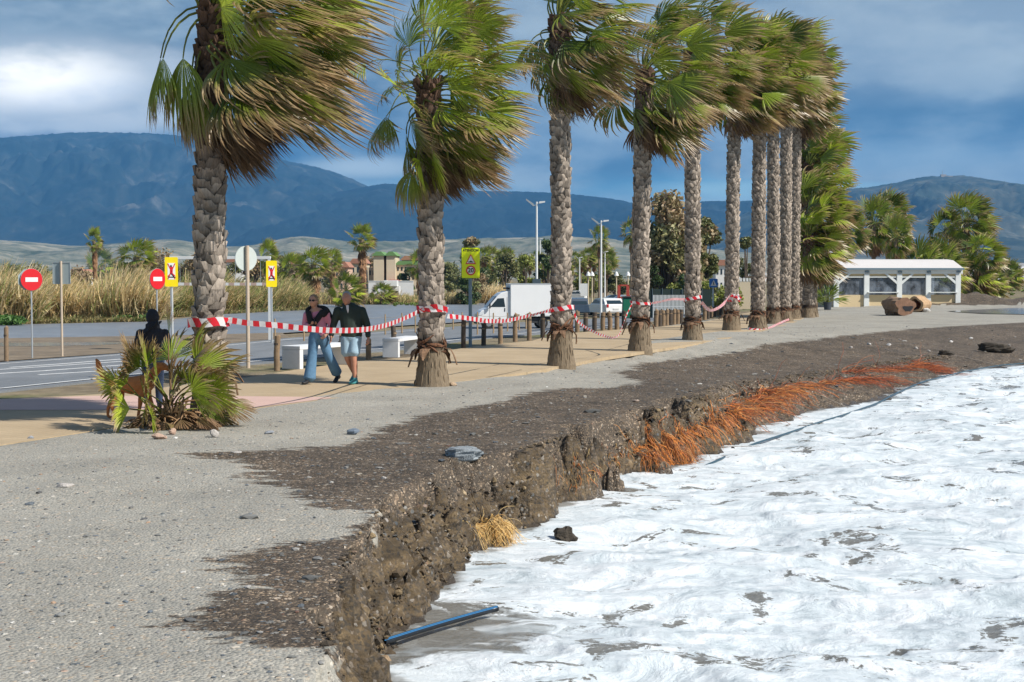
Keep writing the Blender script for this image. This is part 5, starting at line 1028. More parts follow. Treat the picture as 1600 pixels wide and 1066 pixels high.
def truck():
    b, s = sc_(808, 513); t = thing('box_truck', b, 'white box truck facing left on the road behind the bollards', 'truck', rz=R(9)); W = 2.1
    # cab faces -x
    prof = [(-2.95, .35), (-3.02, .62), (-2.98, .92), (-2.75, 1.12), (-2.35, 1.28), (-1.62, 2.02), (-1.35, 2.22), (-.95, 2.32), (-.62, 2.36), (-.62, .35)]
    m = MB(); m.prism(prof, -W/2+.08, W/2-.08); m.build('cab', VWHITE, t, bevel=.05)
    for sy in (-1, 1):
        y0 = sy*(W/2-.078); g = MB(); g.prism([(-2.12, 1.35), (-1.58, 1.88), (-1.12, 1.90), (-1.02, 1.35)], y0-.004*sy-.004, y0+.008*sy); g.build('side_window', GLASS, t)
        d = MB(); d.prism([(-2.18, .5), (-2.18, 1.33), (-2.16, 1.33), (-2.16, .5)], y0, y0+.006*sy); d.prism([(-.90, .5), (-.90, 1.95), (-.88, 1.95), (-.88, .5)], y0, y0+.006*sy); d.build('door_gap', PLAST, t); hd = MB(); hd.box((-1.05, y0+.01*sy, 1.18), (.06, .03, .22)); hd.build('door_handle', PLAST, t)
        mr = MB(); mr.box((-2.16, y0+.17*sy, 1.42), (.10, .16, .30)); mr.tube([(-2.1, y0, 1.35), (-2.15, y0+.12*sy, 1.38)], .02, 6); mr.build('mirror', PLAST, t, bevel=.02)
        hl = MB(); hl.prism([(-2.93, .82), (-2.88, 1.02), (-2.55, 1.14), (-2.62, .90)], y0-.02, y0+.012*sy); hl.build('headlight', LAMPW, t)
    g = MB(); g.add([(-2.30, -.82, 1.345), (-2.30, .82, 1.345), (-1.64, .78, 2.02), (-1.64, -.78, 2.02)], [(0, 1, 2, 3)]); g.v[-1] += np.array((-.02, 0, .012)); g.build('windscreen', GLASS, t)
    bp = MB(); bp.box((-2.98, 0, .42), (.16, W-.14, .26)); bp.build('bumper', PLAST, t, bevel=.04)
    bx = MB(); bx.box((1.10, 0, 1.78), (3.50, W+.06, 2.02)); bx.build('cargo_box', M('cargo_panel', (.80, .80, .79), .45, .03, 1.2, .03), t, bevel=.015)
    tr = MB()
    for sy in (-1, 1):
        for z in (.785, 2.775): tr.box((1.10, sy*(W/2+.035), z), (3.52, .02, .05))
        for x in (-.64, 2.84): tr.box((x, sy*(W/2+.035), 1.78), (.04, .02, 2.0))
    tr.build('edge_rail', GALV, t); vis = MB(); vis.box((-.78, 0, 2.50), (.30, 1.5, .10)); vis.build('refrigeration_unit', PLAST, t, bevel=.02)
    ch = MB(); ch.box((1.0, 0, .62), (3.6, .9, .18)); ch.box((1.0, -.86, .50), (1.1, .06, .30)); ch.build('chassis', PLAST, t)
    for x in (-2.2, 1.75):
        for sy in (-1, 1): wheel(t, x, sy*(W/2-.20), .35, .22)
    for sy in (-1, 1): q = MB(); q.box((2.86, sy*.9, .66), (.05, .16, .18)); q.build('tail_light', LAMPR, t)
    t.scale = (.93, .93, 1.08)
truck()
def car(px, pb, rz, paint, lab, kind='hatch', sc=1.):
    b, s = sc_(px, pb); t = thing('parked_car', b, lab, 'car', 'cars in the distant car park', rz); t.scale = (sc,)*3; W = 1.72
    P = {'hatch': ([(-1.95, .30), (-2.0, .62), (-1.86, .86), (-1.05, .97), (-.35, 1.40), (.2, 1.47), (1.25, 1.42), (1.72, 1.0), (1.88, .9), (1.92, .42), (1.86, .30)], [(-.98, .98), (-.36, 1.36), (.15, 1.42), (1.2, 1.37), (1.62, .98)]), 'suv': ([(-2.1, .38), (-2.15, .75), (-2.0, 1.02), (-1.1, 1.14), (-.5, 1.60), (.2, 1.68), (1.7, 1.64), (2.05, 1.1), (2.12, .5), (2.05, .38)], [(-1.05, 1.14), (-.48, 1.56), (.2, 1.63), (1.62, 1.59), (1.92, 1.12)])}[kind]
    m = MB(); bodyp = P[0]; zs = max(q[1] for q in bodyp)
    n = len(bodyp); V = []
    for y, k_ in ((-W/2, 0), (-W/2+.10, 1), (W/2-.10, 1), (W/2, 0)):
        for (x, z) in bodyp: V.append((x*(1 if z < 1.0 else 1), y if not (z > 1.0 and k_ == 0) else y*.86, z if k_ else min(z, zs)-.03*(z > .5)))
    F = [tuple(range(n)), tuple(range(4*n-1, 3*n-1, -1))]+[(k_*n+i, (k_+1)*n+i, (k_+1)*n+(i+1) % n, k_*n+(i+1) % n) for k_ in range(3) for i in range(n)]; m.add(V, F); m.build('body', paint, t, bevel=.03)
    wp = P[1]; 
    for sy in (-1, 1):
        g = MB(); cx = sum(q[0] for q in wp)/len(wp); cz = sum(q[1] for q in wp)/len(wp); y0 = sy*W/2*.90
        pp = [(cx+(x-cx)*.9, cz+(z-cz)*.82) for x, z in wp]; nn_ = len(pp); V = [(x, sy*W/2*(1.005 if z < 1.06 else .885), z) for x, z in pp]; g.add(V, [tuple(range(nn_))]); g.build('side_windows', GLASS, t)
        hl = MB(); hl.box((-1.90, sy*.64, .72), (.14, .30, .14)); hl.build('headlight', LAMPW, t, bevel=.02); tl = MB(); tl.box((1.88, sy*.72, .86), (.10, .18, .26)); tl.build('tail_light', LAMPR, t, bevel=.02)
        for x in (-1.25, 1.22): wheel(t, x, sy*(W/2-.10), .31, .19)
    e = .012; x1, z1 = wp[0]; x2, z2 = wp[1]; g = MB(); g.add([(x1-.10, -.72, z1+.02), (x1-.10, .72, z1+.02), (x2-.03, .62, z2+.015), (x2-.03, -.62, z2+.015)], [(0, 1, 2, 3)]); g.build('windscreen', GLASS, t)
    x1, z1 = wp[-1]; x2, z2 = wp[-2]; g = MB(); g.add([(x1+.13, -.68, z1+.04), (x1+.13, .68, z1+.04), (x2+.09, .60, z2-.0), (x2+.09, -.60, z2)], [(0, 1, 2, 3)]); g.build('rear_window', GLASS, t)
    q = MB(); q.box((1.94, 0, .62), (.02, .5, .12)); q.build('number_plate', PLATE, t); return t
SILV = M('silver_vehicle_paint', (.40, .44, .48), .3, .04, 2, 0, metal=.3, coat=.4); DKV = M('dark_blue_vehicle_paint', (.03, .05, .08), .25, .04, 2, 0, coat=.4)
car(946, 494, R(-68), VWHITE, 'white hatchback seen from behind, below the second tallest lamp', 'hatch', 1.1); car(895, 496, R(-75), DKV, 'dark blue car peeking out right of the third palm', 'suv'); car(972, 482, R(12), SILV, 'silver car by the red frame, left of the fourth palm', 'hatch'); car(895, 470, R(-20), VWHITE, 'white car with sunlit roof behind the dark blue car', 'hatch'); car(958, 481, R(5), DKV, 'dark car parked beyond the white hatchback', 'hatch')
# ================================================================= BEACH BAR
def bar():
    b = G(1301, 480, 0.); d = b[1]; s = FPX/d; L = 203/s; t = thing('beach_bar', b, 'white beach bar with canvas roof, four window bays and cream panels', 'building', rz=R(3)); H = (480-424)/s; RT = (480-407)/s; D = 5.0
    FR = M('bar_white_paint', (.74, .76, .74), .55, .06, 2, .05); CR = M('cream_panel', (.66, .52, .31), .75, .06, 3, .05); RF = M('canvas_roof', (.60, .57, .55), .8, .05, 1.5, .1); INT = M('bar_interior', (.42, .36, .30), .8, .2, 3, .1)
    xs = [(1306-1301)/s, (1354-1301)/s, (1406-1301)/s, (1452-1301)/s, (1499.5-1301)/s]; pw = 8.2/s
    for x in xs:
        m = MB(); m.box((x, 0, H/2), (pw, .22, H)); m.build('post', FR, t, bevel=.01)
        m = MB(); m.box((x, -.13, H-.02), (pw*.8, .06, .10)); m.build('bracket', GALV2, t)
    for x in (xs[0], xs[-1]): m = MB(); m.box((x, D, H/2), (pw, .22, H)); m.build('post', FR, t)
    m = MB(); m.box((L/2, .02, H-.02), (L+.2, .26, .30)); m.build('beam', FR, t, bevel=.01)
    m = MB(); m.prism([(-.25, H+.132), (-.25, H+.18), (1.7, RT+.02), (D/2+.3, RT+.10), (D+.3, H+.18), (D+.3, H+.132)], -.12, L+.12, axis='x'); m.build('roof', RF, t)
    m = MB(); m.box((L/2, -.27, H+.15), (L+.26, .04, .12)); m.build('gutter', GALV2, t)
    zw0, zw1, zr = (480-461)/s, (480-433)/s, (480-457)/s
    for i in range(4):
        x0, x1 = xs[i]+pw/2, xs[i+1]-pw/2; c = (x0+x1)/2; w_ = x1-x0
        m = MB(); m.box((c, .06, zw0/2), (w_, .10, zw0)); m.build('lower_panel', CR, t)
        m = MB(); m.box((c, .06, (zw1+H-.17)/2), (w_, .08, H-.17-zw1)); m.build('upper_panel', CR, t)
        m = MB(); m.box((c, .0, zw1), (w_, .14, .07)); m.build('window_rail', FR, t)
        m = MB(); m.add([(x0, .05, zw0), (x1, .05, zw0), (x1, .05, zw1), (x0, .05, zw1)], [(0, 1, 2, 3)]); m.build('window_pane', PANE, t)
        if i in (1, 3): m = MB(); m.box((c, -.16, zr), (w_+.25, .26, .05)); m.build('counter_shelf', FR, t)
    def brace(x, sx): 
        m = MB(); n_ = .07; m.prism([(x, H-.85), (x, H-.65), (x+sx*.62, H-.17), (x+sx*.80, H-.17)][::1], -.10, -.02); m.build('brace', FR, t)
    brace(xs[0]+pw/2, 1); brace(xs[2]-pw/2, -1); brace(xs[2]+pw/2, 1); brace(xs[4]-pw/2, -1)
    m = MB(); m.box((L/2, D, H/2), (L, .08, H)); m.build('rear_wall', INT, t); m = MB(); m.box((L/2, D/2, -.02), (L, D, .08)); m.build('floor', INT, t)
    for x in (.02, L-.02): m = MB(); m.box((x, D/2, zw0/2), (.08, D-.3, zw0)); m.build('side_panel', CR, t)
    for x in (xs[-1],):
        m = MB(); m.add([(x, .1, zw0), (x, D-.1, zw0), (x, D-.1, H-.1), (x, .1, H-.1)], [(0, 1, 2, 3)]); m.build('window_pane', PANE, t)
    b0 = np.array(b)
    for i, (x, y) in enumerate([(1.1, 1.9), (3.2, 1.9), (5.4, 1.8), (7.4, 1.9)]):
        q = thing('cafe_table', b0+np.array((x, y, 0)), ['table behind the leftmost window of the beach bar', 'table behind the second window of the beach bar', 'table behind the third window of the beach bar', 'table behind the rightmost window of the beach bar'][i], 'table', 'tables inside the beach bar'); m = MB(); m.lathe([(0, .74), (.42, .74), (.42, .77), (0, .77)], n=16); m.build('table_top', WHITE, q); m = MB(); m.tube([(0, 0, .02), (0, 0, .73)], .03, 8); m.lathe([(.22, .02), (.2, .04), (0, .05)], n=12); m.build('leg', GALV, q)
    pb = b0+np.array((3.25, 1.15, .25)); q = thing('person', pb, 'customer in a white shirt seated behind the second window of the beach bar', 'person'); m = MB(); head(m, (0, 0, 1.28), .3); etube(m, [(0, 0, 1.2), (0, .02, 1.1)], .05, .055); etube(m, [(0, .02, 1.1), (0, .05, .6)], (.17, .15), (.1, .12)); 
    for sx in (-1, 1): etube(m, [(sx*.19, .02, 1.05), (sx*.25, -.02, .82), (sx*.12, -.22, .76)], (.05, .04, .026), (.05, .04, .026)); hand(m, (sx*.12, -.22, .76), (-sx*.4, -1, .1), (-sx*.9, .4, .4)); etube(m, [(sx*.1, .05, .5), (sx*.12, -.38, .50), (sx*.12, -.40, .08)], (.09, .06, .04), (.09, .06, .04))
    bake(m, 'body', SKIN, q, vox=.016); m = MB(); etube(m, [(0, .02, 1.13), (0, .03, 1.0), (0, .05, .5)], (.12, .20, .18), (.09, .12, .14)); 
    for sx in (-1, 1): etube(m, [(sx*.19, .02, 1.05), (sx*.25, -.02, .82), (sx*.17, -.15, .775)], .065, .065)
    bake(m, 'white_shirt', WSHIRT, q, vox=.016); m = MB(); m.ball((0, .025, 1.32), (.086, .1, .09), 12, 8); m.build('hair', SHOE, q, smooth=True)
pn = NB('clear_plastic_pane'); g_ = pn.n('ShaderNodeBsdfTransparent'); g_.inputs[0].default_value = (.55, .60, .66, 1); sh_ = pn.bsdf((.30, .34, .40), .15, out=False); mx = pn.n('ShaderNodeMixShader'); pn.l(pn.ramp(pn.noise(pn.obj((1, 1, .6)), 1.8, 5, .65), [(.35, .10), (.65, .62)]), mx.inputs[0]); pn.l(g_.outputs[0], mx.inputs[1]); pn.l(sh_, mx.inputs[2]); pn.l(mx.outputs[0], pn.out.inputs[0]); PANE = pn.mat
bar()
# the globe lamp, timber porch and potted plants at its left end
b = G(1297, 483, 0.); s = FPX/b[1]; t = thing('globe_lamp', (b[0]+.15, b[1]+1, 0), 'round white globe lamp on a post at the left corner of the beach bar', 'lamp'); m = MB(); m.tube([(0, 0, 0), (0, 0, 3.3)], .04, 8); m.build('pole', GALV2, t); m = MB(); m.ball((0, 0, 3.52), .24, 16, 10); m.build('globe', M('globe_glass', (.7, .7, .72), .2, .03, 3, 0), t, smooth=True)
t = thing('timber_porch', (b[0]-2.2, b[1]+2.5, 0), 'brown timber porch with wall boards left of the beach bar', 'porch')
for x in (0, 1.9): m = MB(); m.box((x, 0, 1.15), (.14, .14, 2.3)); m.build('post', WOOD, t)
m = MB(); m.box((.95, 0, 2.32), (2.6, .2, .16)); m.build('beam', M('red_brown_timber', (.34, .13, .05), .8, .2, 6, .2), t)
for i in range(12): m = MB(); m.box((.08+i*.155, .12, .55), (.14, .04, 1.1)); m.build('board', WOOD, t)
def log():
    b = G(1412, 493, 0.); s = FPX/b[1]; BK = M('log_bark', (.30, .20, .13), .95, .4, 4, .9, .03); CUT = M('log_cut_wood', (.24, .135, .085), .9, .35, 5, .6, .02)
    t = thing('log', (b[0], b[1], .0), 'large sawn log with dark rotten end lying before the beach bar', 'log', 'sawn logs before the beach bar', R(12)); m = MB(); rg = np.random.default_rng(3)
    n, k_ = 22, 7; V = []
    for i in range(k_):
        for j in range(n):
            a = 2*math.pi*j/n; r = .50+.04*math.sin(3*a+1)+.03*math.sin(7*a+i*.5)+.05*math.sin(5*a+i)+rg.normal(0, .018); V.append((-.32+r*math.cos(a)*1.05, i*.26-.8, .48+r*.92*math.sin(a)))
    m.add(V, [(i*n+j, (i+1)*n+j, (i+1)*n+(j+1) % n, i*n+(j+1) % n) for i in range(k_-1) for j in range(n)]+[tuple(range(n))]); m.build('bark', BK, t)
    m = MB(); m.add([(v[0]*1., -.81, v[2]) for v in V[:n]], [tuple(range(n))]); m.build('cut_face', CUT, t); m = MB(); m.add([(-.20+.26*math.cos(a)*(1+.35*math.sin(3*a)), -.818, .36+.20*math.sin(a)*(1+.4*math.cos(2*a))) for a in np.linspace(0, 6.2, 15)], [tuple(range(15))]); m.build('rot_hole', SHOE, t)
    b2 = G(1441, 488, 0.); t = thing('log', (b2[0], b2[1]+.6, .0), 'hollow sawn log with reddish open mouth, behind the rotten ended one', 'log', 'sawn logs before the beach bar', R(-35)); m = MB(); V = []
    for i, (y, sc2) in enumerate([(-.7, 1), (.7, 1), (.7, .72), (-.7, .72)]):
        for j in range(n): a = 2*math.pi*j/n; r = .44*sc2*(1+.09*math.sin(3*a+2)+.05*math.sin(5*a)); V.append((r*math.cos(a), y, .42+r*math.sin(a)))
    m.add(V, [(i*n+j, ((i+1) % 4)*n+j, ((i+1) % 4)*n+(j+1) % n, i*n+(j+1) % n) for i in range(4) for j in range(n)]); m.build('bark', M('pale_log_bark', (.46, .30, .17), .95, .35, 4, .8, .03), t)
    m = MB(); V = [(.33*math.cos(a), .3, .42+.33*math.sin(a)) for a in np.linspace(0, 6.1, 18)]; m.add(V, [tuple(range(18))]); m.build('hollow', M('red_heartwood', (.28, .09, .04), .9, .3, 5, .5), t)
log()
# ================================================================= DISTANT BUILDINGS
CRM = M('cream_render', (.62, .53, .38), .85, .08, .5, .1); CRD = M('tan_render', (.45, .36, .26), .85, .08, .5, .1); GRF = M('green_roof_tiles', (.13, .26, .09), .8, .15, 2, .1); TER = M('terracotta_roof', (.36, .17, .11), .85, .2, 1, .1); REDB = M('red_awning', (.42, .07, .07), .8, .1, 1, .05); WHW = M('white_render', (.75, .74, .72), .8, .06, .5, .05); PNK = M('pink_render', (.58, .40, .30), .85, .08, .5, .1)
def spot(px, dist): x = (px-800)/FPX*dist; return (x, dist, float(hland(x, dist)))
def zat(py, dist): return CAMZ+(432-py)/FPX*dist
def block(t, x0, x1, y0, y1, z0, z1, mat, roof=None, rmat=None, win=0, name='wall', wx=4):
    m = MB(); m.box(((x0+x1)/2, (y0+y1)/2, (z0+z1)/2), (x1-x0, y1-y0, z1-z0)); m.build(name, mat, t)
    if roof: m = MB(); h = roof; m.prism([(x0-.4, z1+.01), (x0+.6, z1+h), (x1-.6, z1+h), (x1+.4, z1+.01)], y0-.4, y1+.4); m.build('roof', rmat, t)
    for r in range(win):
        for c in range(wx):
            cx = x0+(x1-x0)*(c+.5)/wx; cz = z0+(z1-z0)*(r+.55)/win; w_ = (x1-x0)/wx*.42; g = MB(); g.box((cx, y0-.02, cz), (w_, .08, (z1-z0)/win*.40)); g.build('window', GLASS, t)
D = 330; b = spot(580, D); t = thing('hotel', b, 'cream hotel with green tiled towers and a lower red roofed wing', 'building'); k_ = D/FPX; z0 = 0; f = lambda py: zat(py, D)-b[2]
X = lambda px: (px-580)*k_
block(t, X(584), X(600), 0, 12, 0, f(400), CRM, 1.0, GRF); block(t, X(604), X(618), 0, 12, 0, f(400), CRM, 1.0, GRF); block(t, X(600), X(604), 3, 12, 0, f(402), CRD); block(t, X(574), X(584), 3, 12, 0, f(418), CRD, win=2, wx=2); block(t, X(618), X(654), 2, 14, 0, f(414), CRM, .9, GRF, win=3, wx=6); block(t, X(624), X(654), 8, 16, f(414), f(406), CRD, 1.0, TER); block(t, X(606), X(626), -3, 0, 0, f(440), REDB, .4, REDB, name='awning')
for i, (px0, px1, pb, pt, mt, rf, lab, dd) in enumerate([(524, 544, 440, 418, PNK, TER, 'pink house with arched corner left of the hotel', 300), (548, 572, 440, 412, CRM, TER, 'cream house behind the tall shaggy palm', 340), (446, 468, 440, 414, PNK, TER, 'low pink house behind the shaggy palm heads', 320), (355, 378, 440, 410, WHW, TER, 'pale gabled houses right of the nearest palm trunk', 330), (1118, 1136, 440, 415, WHW, TER, 'white house between the fifth and sixth palms', 300), (110, 132, 440, 427, WHW, TER, 'small white house in the field behind the grey square sign', 420), (443, 452, 430, 412, CRM, TER, 'narrow ochre building right of the second yellow sign', 350)]):
    b = spot((px0+px1)/2, dd); t = thing('house', b, lab, 'building', 'houses at the foot of the hills'); kk = dd/FPX; w_ = (px1-px0)*kk; h = zat(pt, dd)-b[2]; block(t, -w_/2, w_/2, 0, 9, 0, h, mt, 1.2, TER, win=2, wx=3)
# long white wall and kiosk
b = spot(611, 200); t = thing('boundary_wall', b, 'long low white boundary wall in front of the hotel', 'wall'); kk = 200/FPX; zt = zat(440, 200)-b[2]; m = MB(); m.box((0, 0, zt*.5+.0), (70*kk, .3, zt)); m.build('wall', WHW, t); m = MB(); m.box((0, 0, zt+.05), (70.5*kk, .4, .1)); m.build('coping', WHITE, t)
b = spot(617, 192); t = thing('kiosk', b, 'small white kiosk in front of the white boundary wall', 'kiosk'); kk = 192/FPX; m = MB(); m.box((0, 0, 1.0), (16*kk, 1.6, 2.4)); m.build('wall', WHW, t); m = MB(); m.box((-.5, 0, 2.55), (21*kk, 2.2, .8)); m.build('roof', WHITE, t, bevel=.05); m = MB(); m.box((.3, -.82, 1.2), (.5, .06, .7)); m.build('hatch', GLASS, t)
# green screened fence and white pickets by the bushy tree
b = spot(1050, 118); t = thing('screen_fence', b, 'dark green screened fence below the bushy olive tree', 'fence'); kk = 118/FPX; z1 = zat(452, 118)-b[2]
for i in range(8): m = MB(); m.box(((-62+(i+.5)*15.5)*kk, 0, z1/2), (15.3*kk, .05, z1)); m.build('screen_panel', M('green_screen', (.018, .035, .03), .9, .15, 3, .1), t); m = MB(); m.tube([((-62+i*15.5)*kk, -.05, 0), ((-62+i*15.5)*kk, -.05, z1+.1)], .04, 6); m.build('post', DKST, t)
b = spot(1045, 104); t = thing('picket_fence', b, 'row of low white pickets between the fourth and fifth palms', 'fence'); kk = 104/FPX
for i in range(24): m = MB(); h_ = zat(461, 104)-b[2]; m.box(((-24+i*2.1)*kk, 0, h_/2), (.05, .04, h_)); m.build('picket', WHITE, t)
m = MB(); m.box((0, .03, .9), (51*kk, .03, .06)); m.build('rail', WHITE, t)
b = spot(1172, 120); t = thing('white_wall', b, 'pale wall with toothed white coping behind the sixth palm', 'wall'); kk = 120/FPX; z1 = zat(440, 120)-b[2]; m = MB(); m.box((0, 0, z1/2), (46*kk, .3, z1)); m.build('wall', CRM, t)
for i in range(9): m = MB(); m.box(((-20+i*5)*kk, 0, z1+.14), (3*kk, .34, .28)); m.build('coping_tooth', WHITE, t)
# playground frame, green board, white board
b = spot(975, 125); t = thing('climbing_frame', b, 'red playground frame left of the fourth palm', 'playground frame'); kk = 125/FPX; z1 = zat(446, 125)-b[2]; RR_ = M('red_frame_paint', (.42, .06, .04), .6, .1, 4, .05)
for x in (-7, 7): 
    for y in (0, 1.6): m = MB(); m.box((x*kk, y, z1/2), (.13, .13, z1)); m.build('post', RR_, t)
for z in (z1, z1*.6): m = MB(); m.box((0, 0, z), (15*kk, .13, .13)); m.build('bar', RR_, t)
m = MB(); m.prism([(7*kk, z1*.6), (7*kk+.1, z1*.6+.25), (7*kk+2.0, .25), (7*kk+2.0, .0)], .2, .9); m.build('slide', REDB, t)
b = spot(982, 120); t = thing('green_bin', b, 'green recycling bin beside the fourth palm', 'bin'); m = MB(); m.box((0, 0, .85), (1.1, 1., 1.7), taper=.9); m.build('body', M('green_plastic', (.01, .16, .09), .5, .1, 3, .05), t, bevel=.06); m = MB(); m.box((0, 0, 1.76), (1.1, 1.05, .12)); m.build('lid', PLAST, t, bevel=.03)
b = spot(912.5, 160); t = thing('notice_board', b, 'tilted white board in the park behind the dark blue car', 'board'); m = MB(); m.box((0, 0, 2.0), (.8, .06, 1.4)); m.build('panel', WHITE, t); m = MB(); m.box((0, .05, .65), (.08, .08, 1.3)); m.build('post', GALV, t)
# small park lanterns
for (px, lab) in [(919, 'park lantern left of the second tallest lamp'), (925, 'second park lantern left of the second tallest lamp'), (963, 'park lantern in front of the grove right of the tall lamp'), (981, 'park lantern close to the fourth palm')]:
    b = spot(px, 170); t = thing('park_lantern', b, lab, 'lamp', 'small park lanterns'); h = zat(432, 170)-b[2]; m = MB(); m.tube([(0, 0, 0), (0, 0, h)], .07, 8); m.build('post', CRM, t); m = MB(); m.lathe([(.1, h), (.30, h+.08), (.16, h+.45), (0, h+.6)], n=10); m.build('lantern', WHITE, t)
# towns far off on the plain and the slopes
def town(name, lab, rects, n, seed, size):
    rg = random.Random(seed); m = MB()
    for i in range(n):
        (x0, x1, y0, y1, d0, d1, ridge_z) = rg.choice(rects); px = rg.uniform(x0, x1); py = rg.uniform(y0, y1); q = (y1-py)/max(1e-3, y1-y0); d = d0+(d1-d0)*q; p = at(px, py, d); w_ = rg.uniform(.6, 1.6)*size*d/1000; h = rg.uniform(.5, 1.0)*size*d/1000*.6
        c = rg.choice([(.75, .73, .70), (.66, .60, .52), (.78, .76, .74), (.55, .36, .27), (.70, .70, .72)]); m.box((p.x, d, p.z-h*1.5), (w_, w_*.6, h*4), rg.uniform(-.4, .4), col=c)
    tag(m.build(name, M('town_walls', (1, 1, 1), .85, .05, .1, 0, vc=True)), lab, 'town', kind='stuff')
town('distant_town', 'far off white houses of a town on the plain behind the beach bar', [(1300, 1620, 424, 440, 900, 1500, 0), (1440, 1620, 420, 436, 1000, 1500, 0), (1560, 1640, 412, 436, 900, 1100, 0), (1100, 1260, 430, 440, 900, 1300, 0)], 260, 5, 6)
def inland_wedge(): pass
# ================================================================= DISTANT VEGETATION
def simple_palm(seed, H, cr, nf, nseg, skirt, trunk_r, wind, green=1., segs=5):
    rng = np.random.default_rng(seed); P = []
    t = MB(); zs = np.linspace(-.3, H, 12); tc_ = np.array((.24, .18, .13)); t.tube(np.stack([.15*np.sin(zs/H*2)*0, 0*zs, zs], -1), trunk_r*(1+.25*np.exp(-np.maximum(zs, 0)/.5))*np.where(np.arange(12) % 2, 1.06, .95), 9, 0, tc_)
    c = MB(); top = np.array((0, 0, H))
    for k in range(nf):
        q = k/nf; az = k*2.39996; el = R(80)-q*R(115); d = np.array((math.cos(az)*math.cos(el), math.sin(az)*math.cos(el), math.sin(el)))
        frond(c, top+d*.1, d, cr*.5*rng.uniform(.8, 1.1), cr*.62*rng.uniform(.8, 1.1), 1.15, q*.45, rng, nseg, segs, wind=wind, hue=rng.random()*green, stiff=.6)
    s_ = None
    if skirt:
        s_ = MB()
        for k in range(int(skirt*46)):
            z = H-.2-skirt*rng.random(); az = rng.uniform(0, 6.28); el = R(-42)-rng.random()*R(34); w_ = 1-.35*(H-z)/skirt; d = np.array((math.cos(az)*math.cos(el), math.sin(az)*math.cos(el), math.sin(el)))
            frond(s_, (0, 0, z), d, cr*.48*w_, cr*.55*w_, .7, 1.0, rng, 7, 4, wind=.3, grav=.10, dcol=2.3, roll=rng.uniform(-.4, .4))
    return t, c, s_
def palm_kind(seed, H, cr, nf, nseg, skirt, r, wind, green=1., segs=5):
    t, c, s_ = simple_palm(seed, H, cr, nf, nseg, skirt, r, wind, green, segs); o = bpy.data.objects.new('palm_tree', None); COL.objects.link(o); t.build('trunk', BARK, o); c.build('crown', LEAF, o)
    if s_: s_.build('dead_leaf_skirt', DEAD, o)
    return o
used_k = set()
def put_palm(proto, px, pb, pt, lab, grp, H0, wide=1., rz=None, dist=None):
    if dist: x = (px-800)/FPX*dist; b = (x, dist, float(hland(x, dist))); s = FPX/dist; hh = (432-pt)/s+CAMZ-b[2]
    else: b, s = sc_(px, pb); hh = (pb-pt)/s
    k_ = hh/H0; rz = random.Random(int(px*7)).uniform(-.5, .5) if rz is None else rz
    if id(proto) not in used_k: used_k.add(id(proto)); o = proto; o.location = b; o.rotation_euler = (0, 0, rz); o.scale = (k_*wide, k_*wide, k_)
    else: o = dup(proto, b, rz, scale=(k_*wide, k_*wide, k_))
    tag(o, lab, 'palm tree', grp); return o
random.seed(4)
shag = palm_kind(201, 7.6, 1.9, 30, 14, 6.0, .32, .9); shag2 = palm_kind(202, 4.5, 2.1, 34, 14, 3.4, .30, .9); bar_p = palm_kind(203, 6.0, 2.5, 42, 16, .9, .22, 1.25, 1., 6); bar_p2 = palm_kind(204, 5.6, 2.4, 38, 16, .7, .2, 1.3, 1., 6); bush_p = palm_kind(205, 1.5, 2.0, 32, 14, .6, .25, 1.0); far_p = palm_kind(206, 9., 2.3, 30, 9, 1.2, .2, .8, .9, 4); far_p2 = palm_kind(207, 6., 2.3, 28, 9, 1.4, .22, .8, 1., 4)
gs = 'shaggy palms in the field behind the road'
put_palm(shag, 565, 476, 362, 'tall shaggy palm with a long skirt, above the man in the green jacket', gs, 8.5, .95)
put_palm(shag2, 490, 480, 398, 'shaggy palm above the head of the walking woman', gs, 5.6, 1.); put_palm(shag2, 519, 462, 398, 'grey skirted palm between the two shaggy palms behind the couple', gs, 5.6, .75)
put_palm(shag, 148, 470, 366, 'slender shaggy palm rising from the reeds at the left', gs, 8.5, .62); put_palm(shag2, 214, 470, 386, 'bushy headed palm in the reeds left of the second no entry sign', gs, 5.6, 1.1); put_palm(shag2, 655, 472, 400, 'shaggy palm peeping out left of the second palm trunk', gs, 5.6, .8); put_palm(shag2, 418, 470, 386, 'small palm head above the second yellow sign', gs, 5.6, .6); put_palm(shag2, 455, 478, 406, 'low bushy palm left of the shaggy palm behind the woman', gs, 5.6, 1.)
put_palm(bush_p, 541, 480, 441, 'low green palm bush at the foot of the tall shaggy palm', 'low palm bushes', 2.4, 1.); put_palm(bush_p, 597, 476, 452, 'low round palm bush in front of the white kiosk', 'low palm bushes', 2.4, 1.2); put_palm(bush_p, 158, 440, 402, 'palm bush beside the slender shaggy palm in the reeds', 'low palm bushes', 2.4, .8)
gb = 'palms behind the beach bar'
for (px, pt, pr, H0, wd, dd, lab) in [(1364, 327, bar_p, 7.3, .74, 112, 'leaning headed palm behind the beach bar, left of centre'), (1386, 316, bar_p2, 6.9, .72, 118, 'tallest palm of the group behind the beach bar roof'), (1398, 352, bar_p, 7.3, .68, 108, 'palm with orange lower leaves behind the beach bar roof'), (1322, 340, bar_p2, 6.9, .75, 105, 'palm rising behind the left end of the beach bar roof'), (1306, 372, bar_p, 7.3, .8, 101, 'lower palm beside the globe lamp'), (1508, 322, bar_p, 7.3, .92, 122, 'big full headed palm behind the right end of the beach bar'), (1476, 340, bar_p2, 6.9, .72, 126, 'darker palm just left of the big palm at the bar right end'), (1440, 404, bush_p, 2.4, .8, 110, 'small palm crown above the beach bar roof'), (1468, 402, bush_p, 2.4, .8, 112, 'second small palm crown above the roof, near its right end')]:
    put_palm(pr, px, 0, pt, lab, gb, H0, wd, dist=dd)
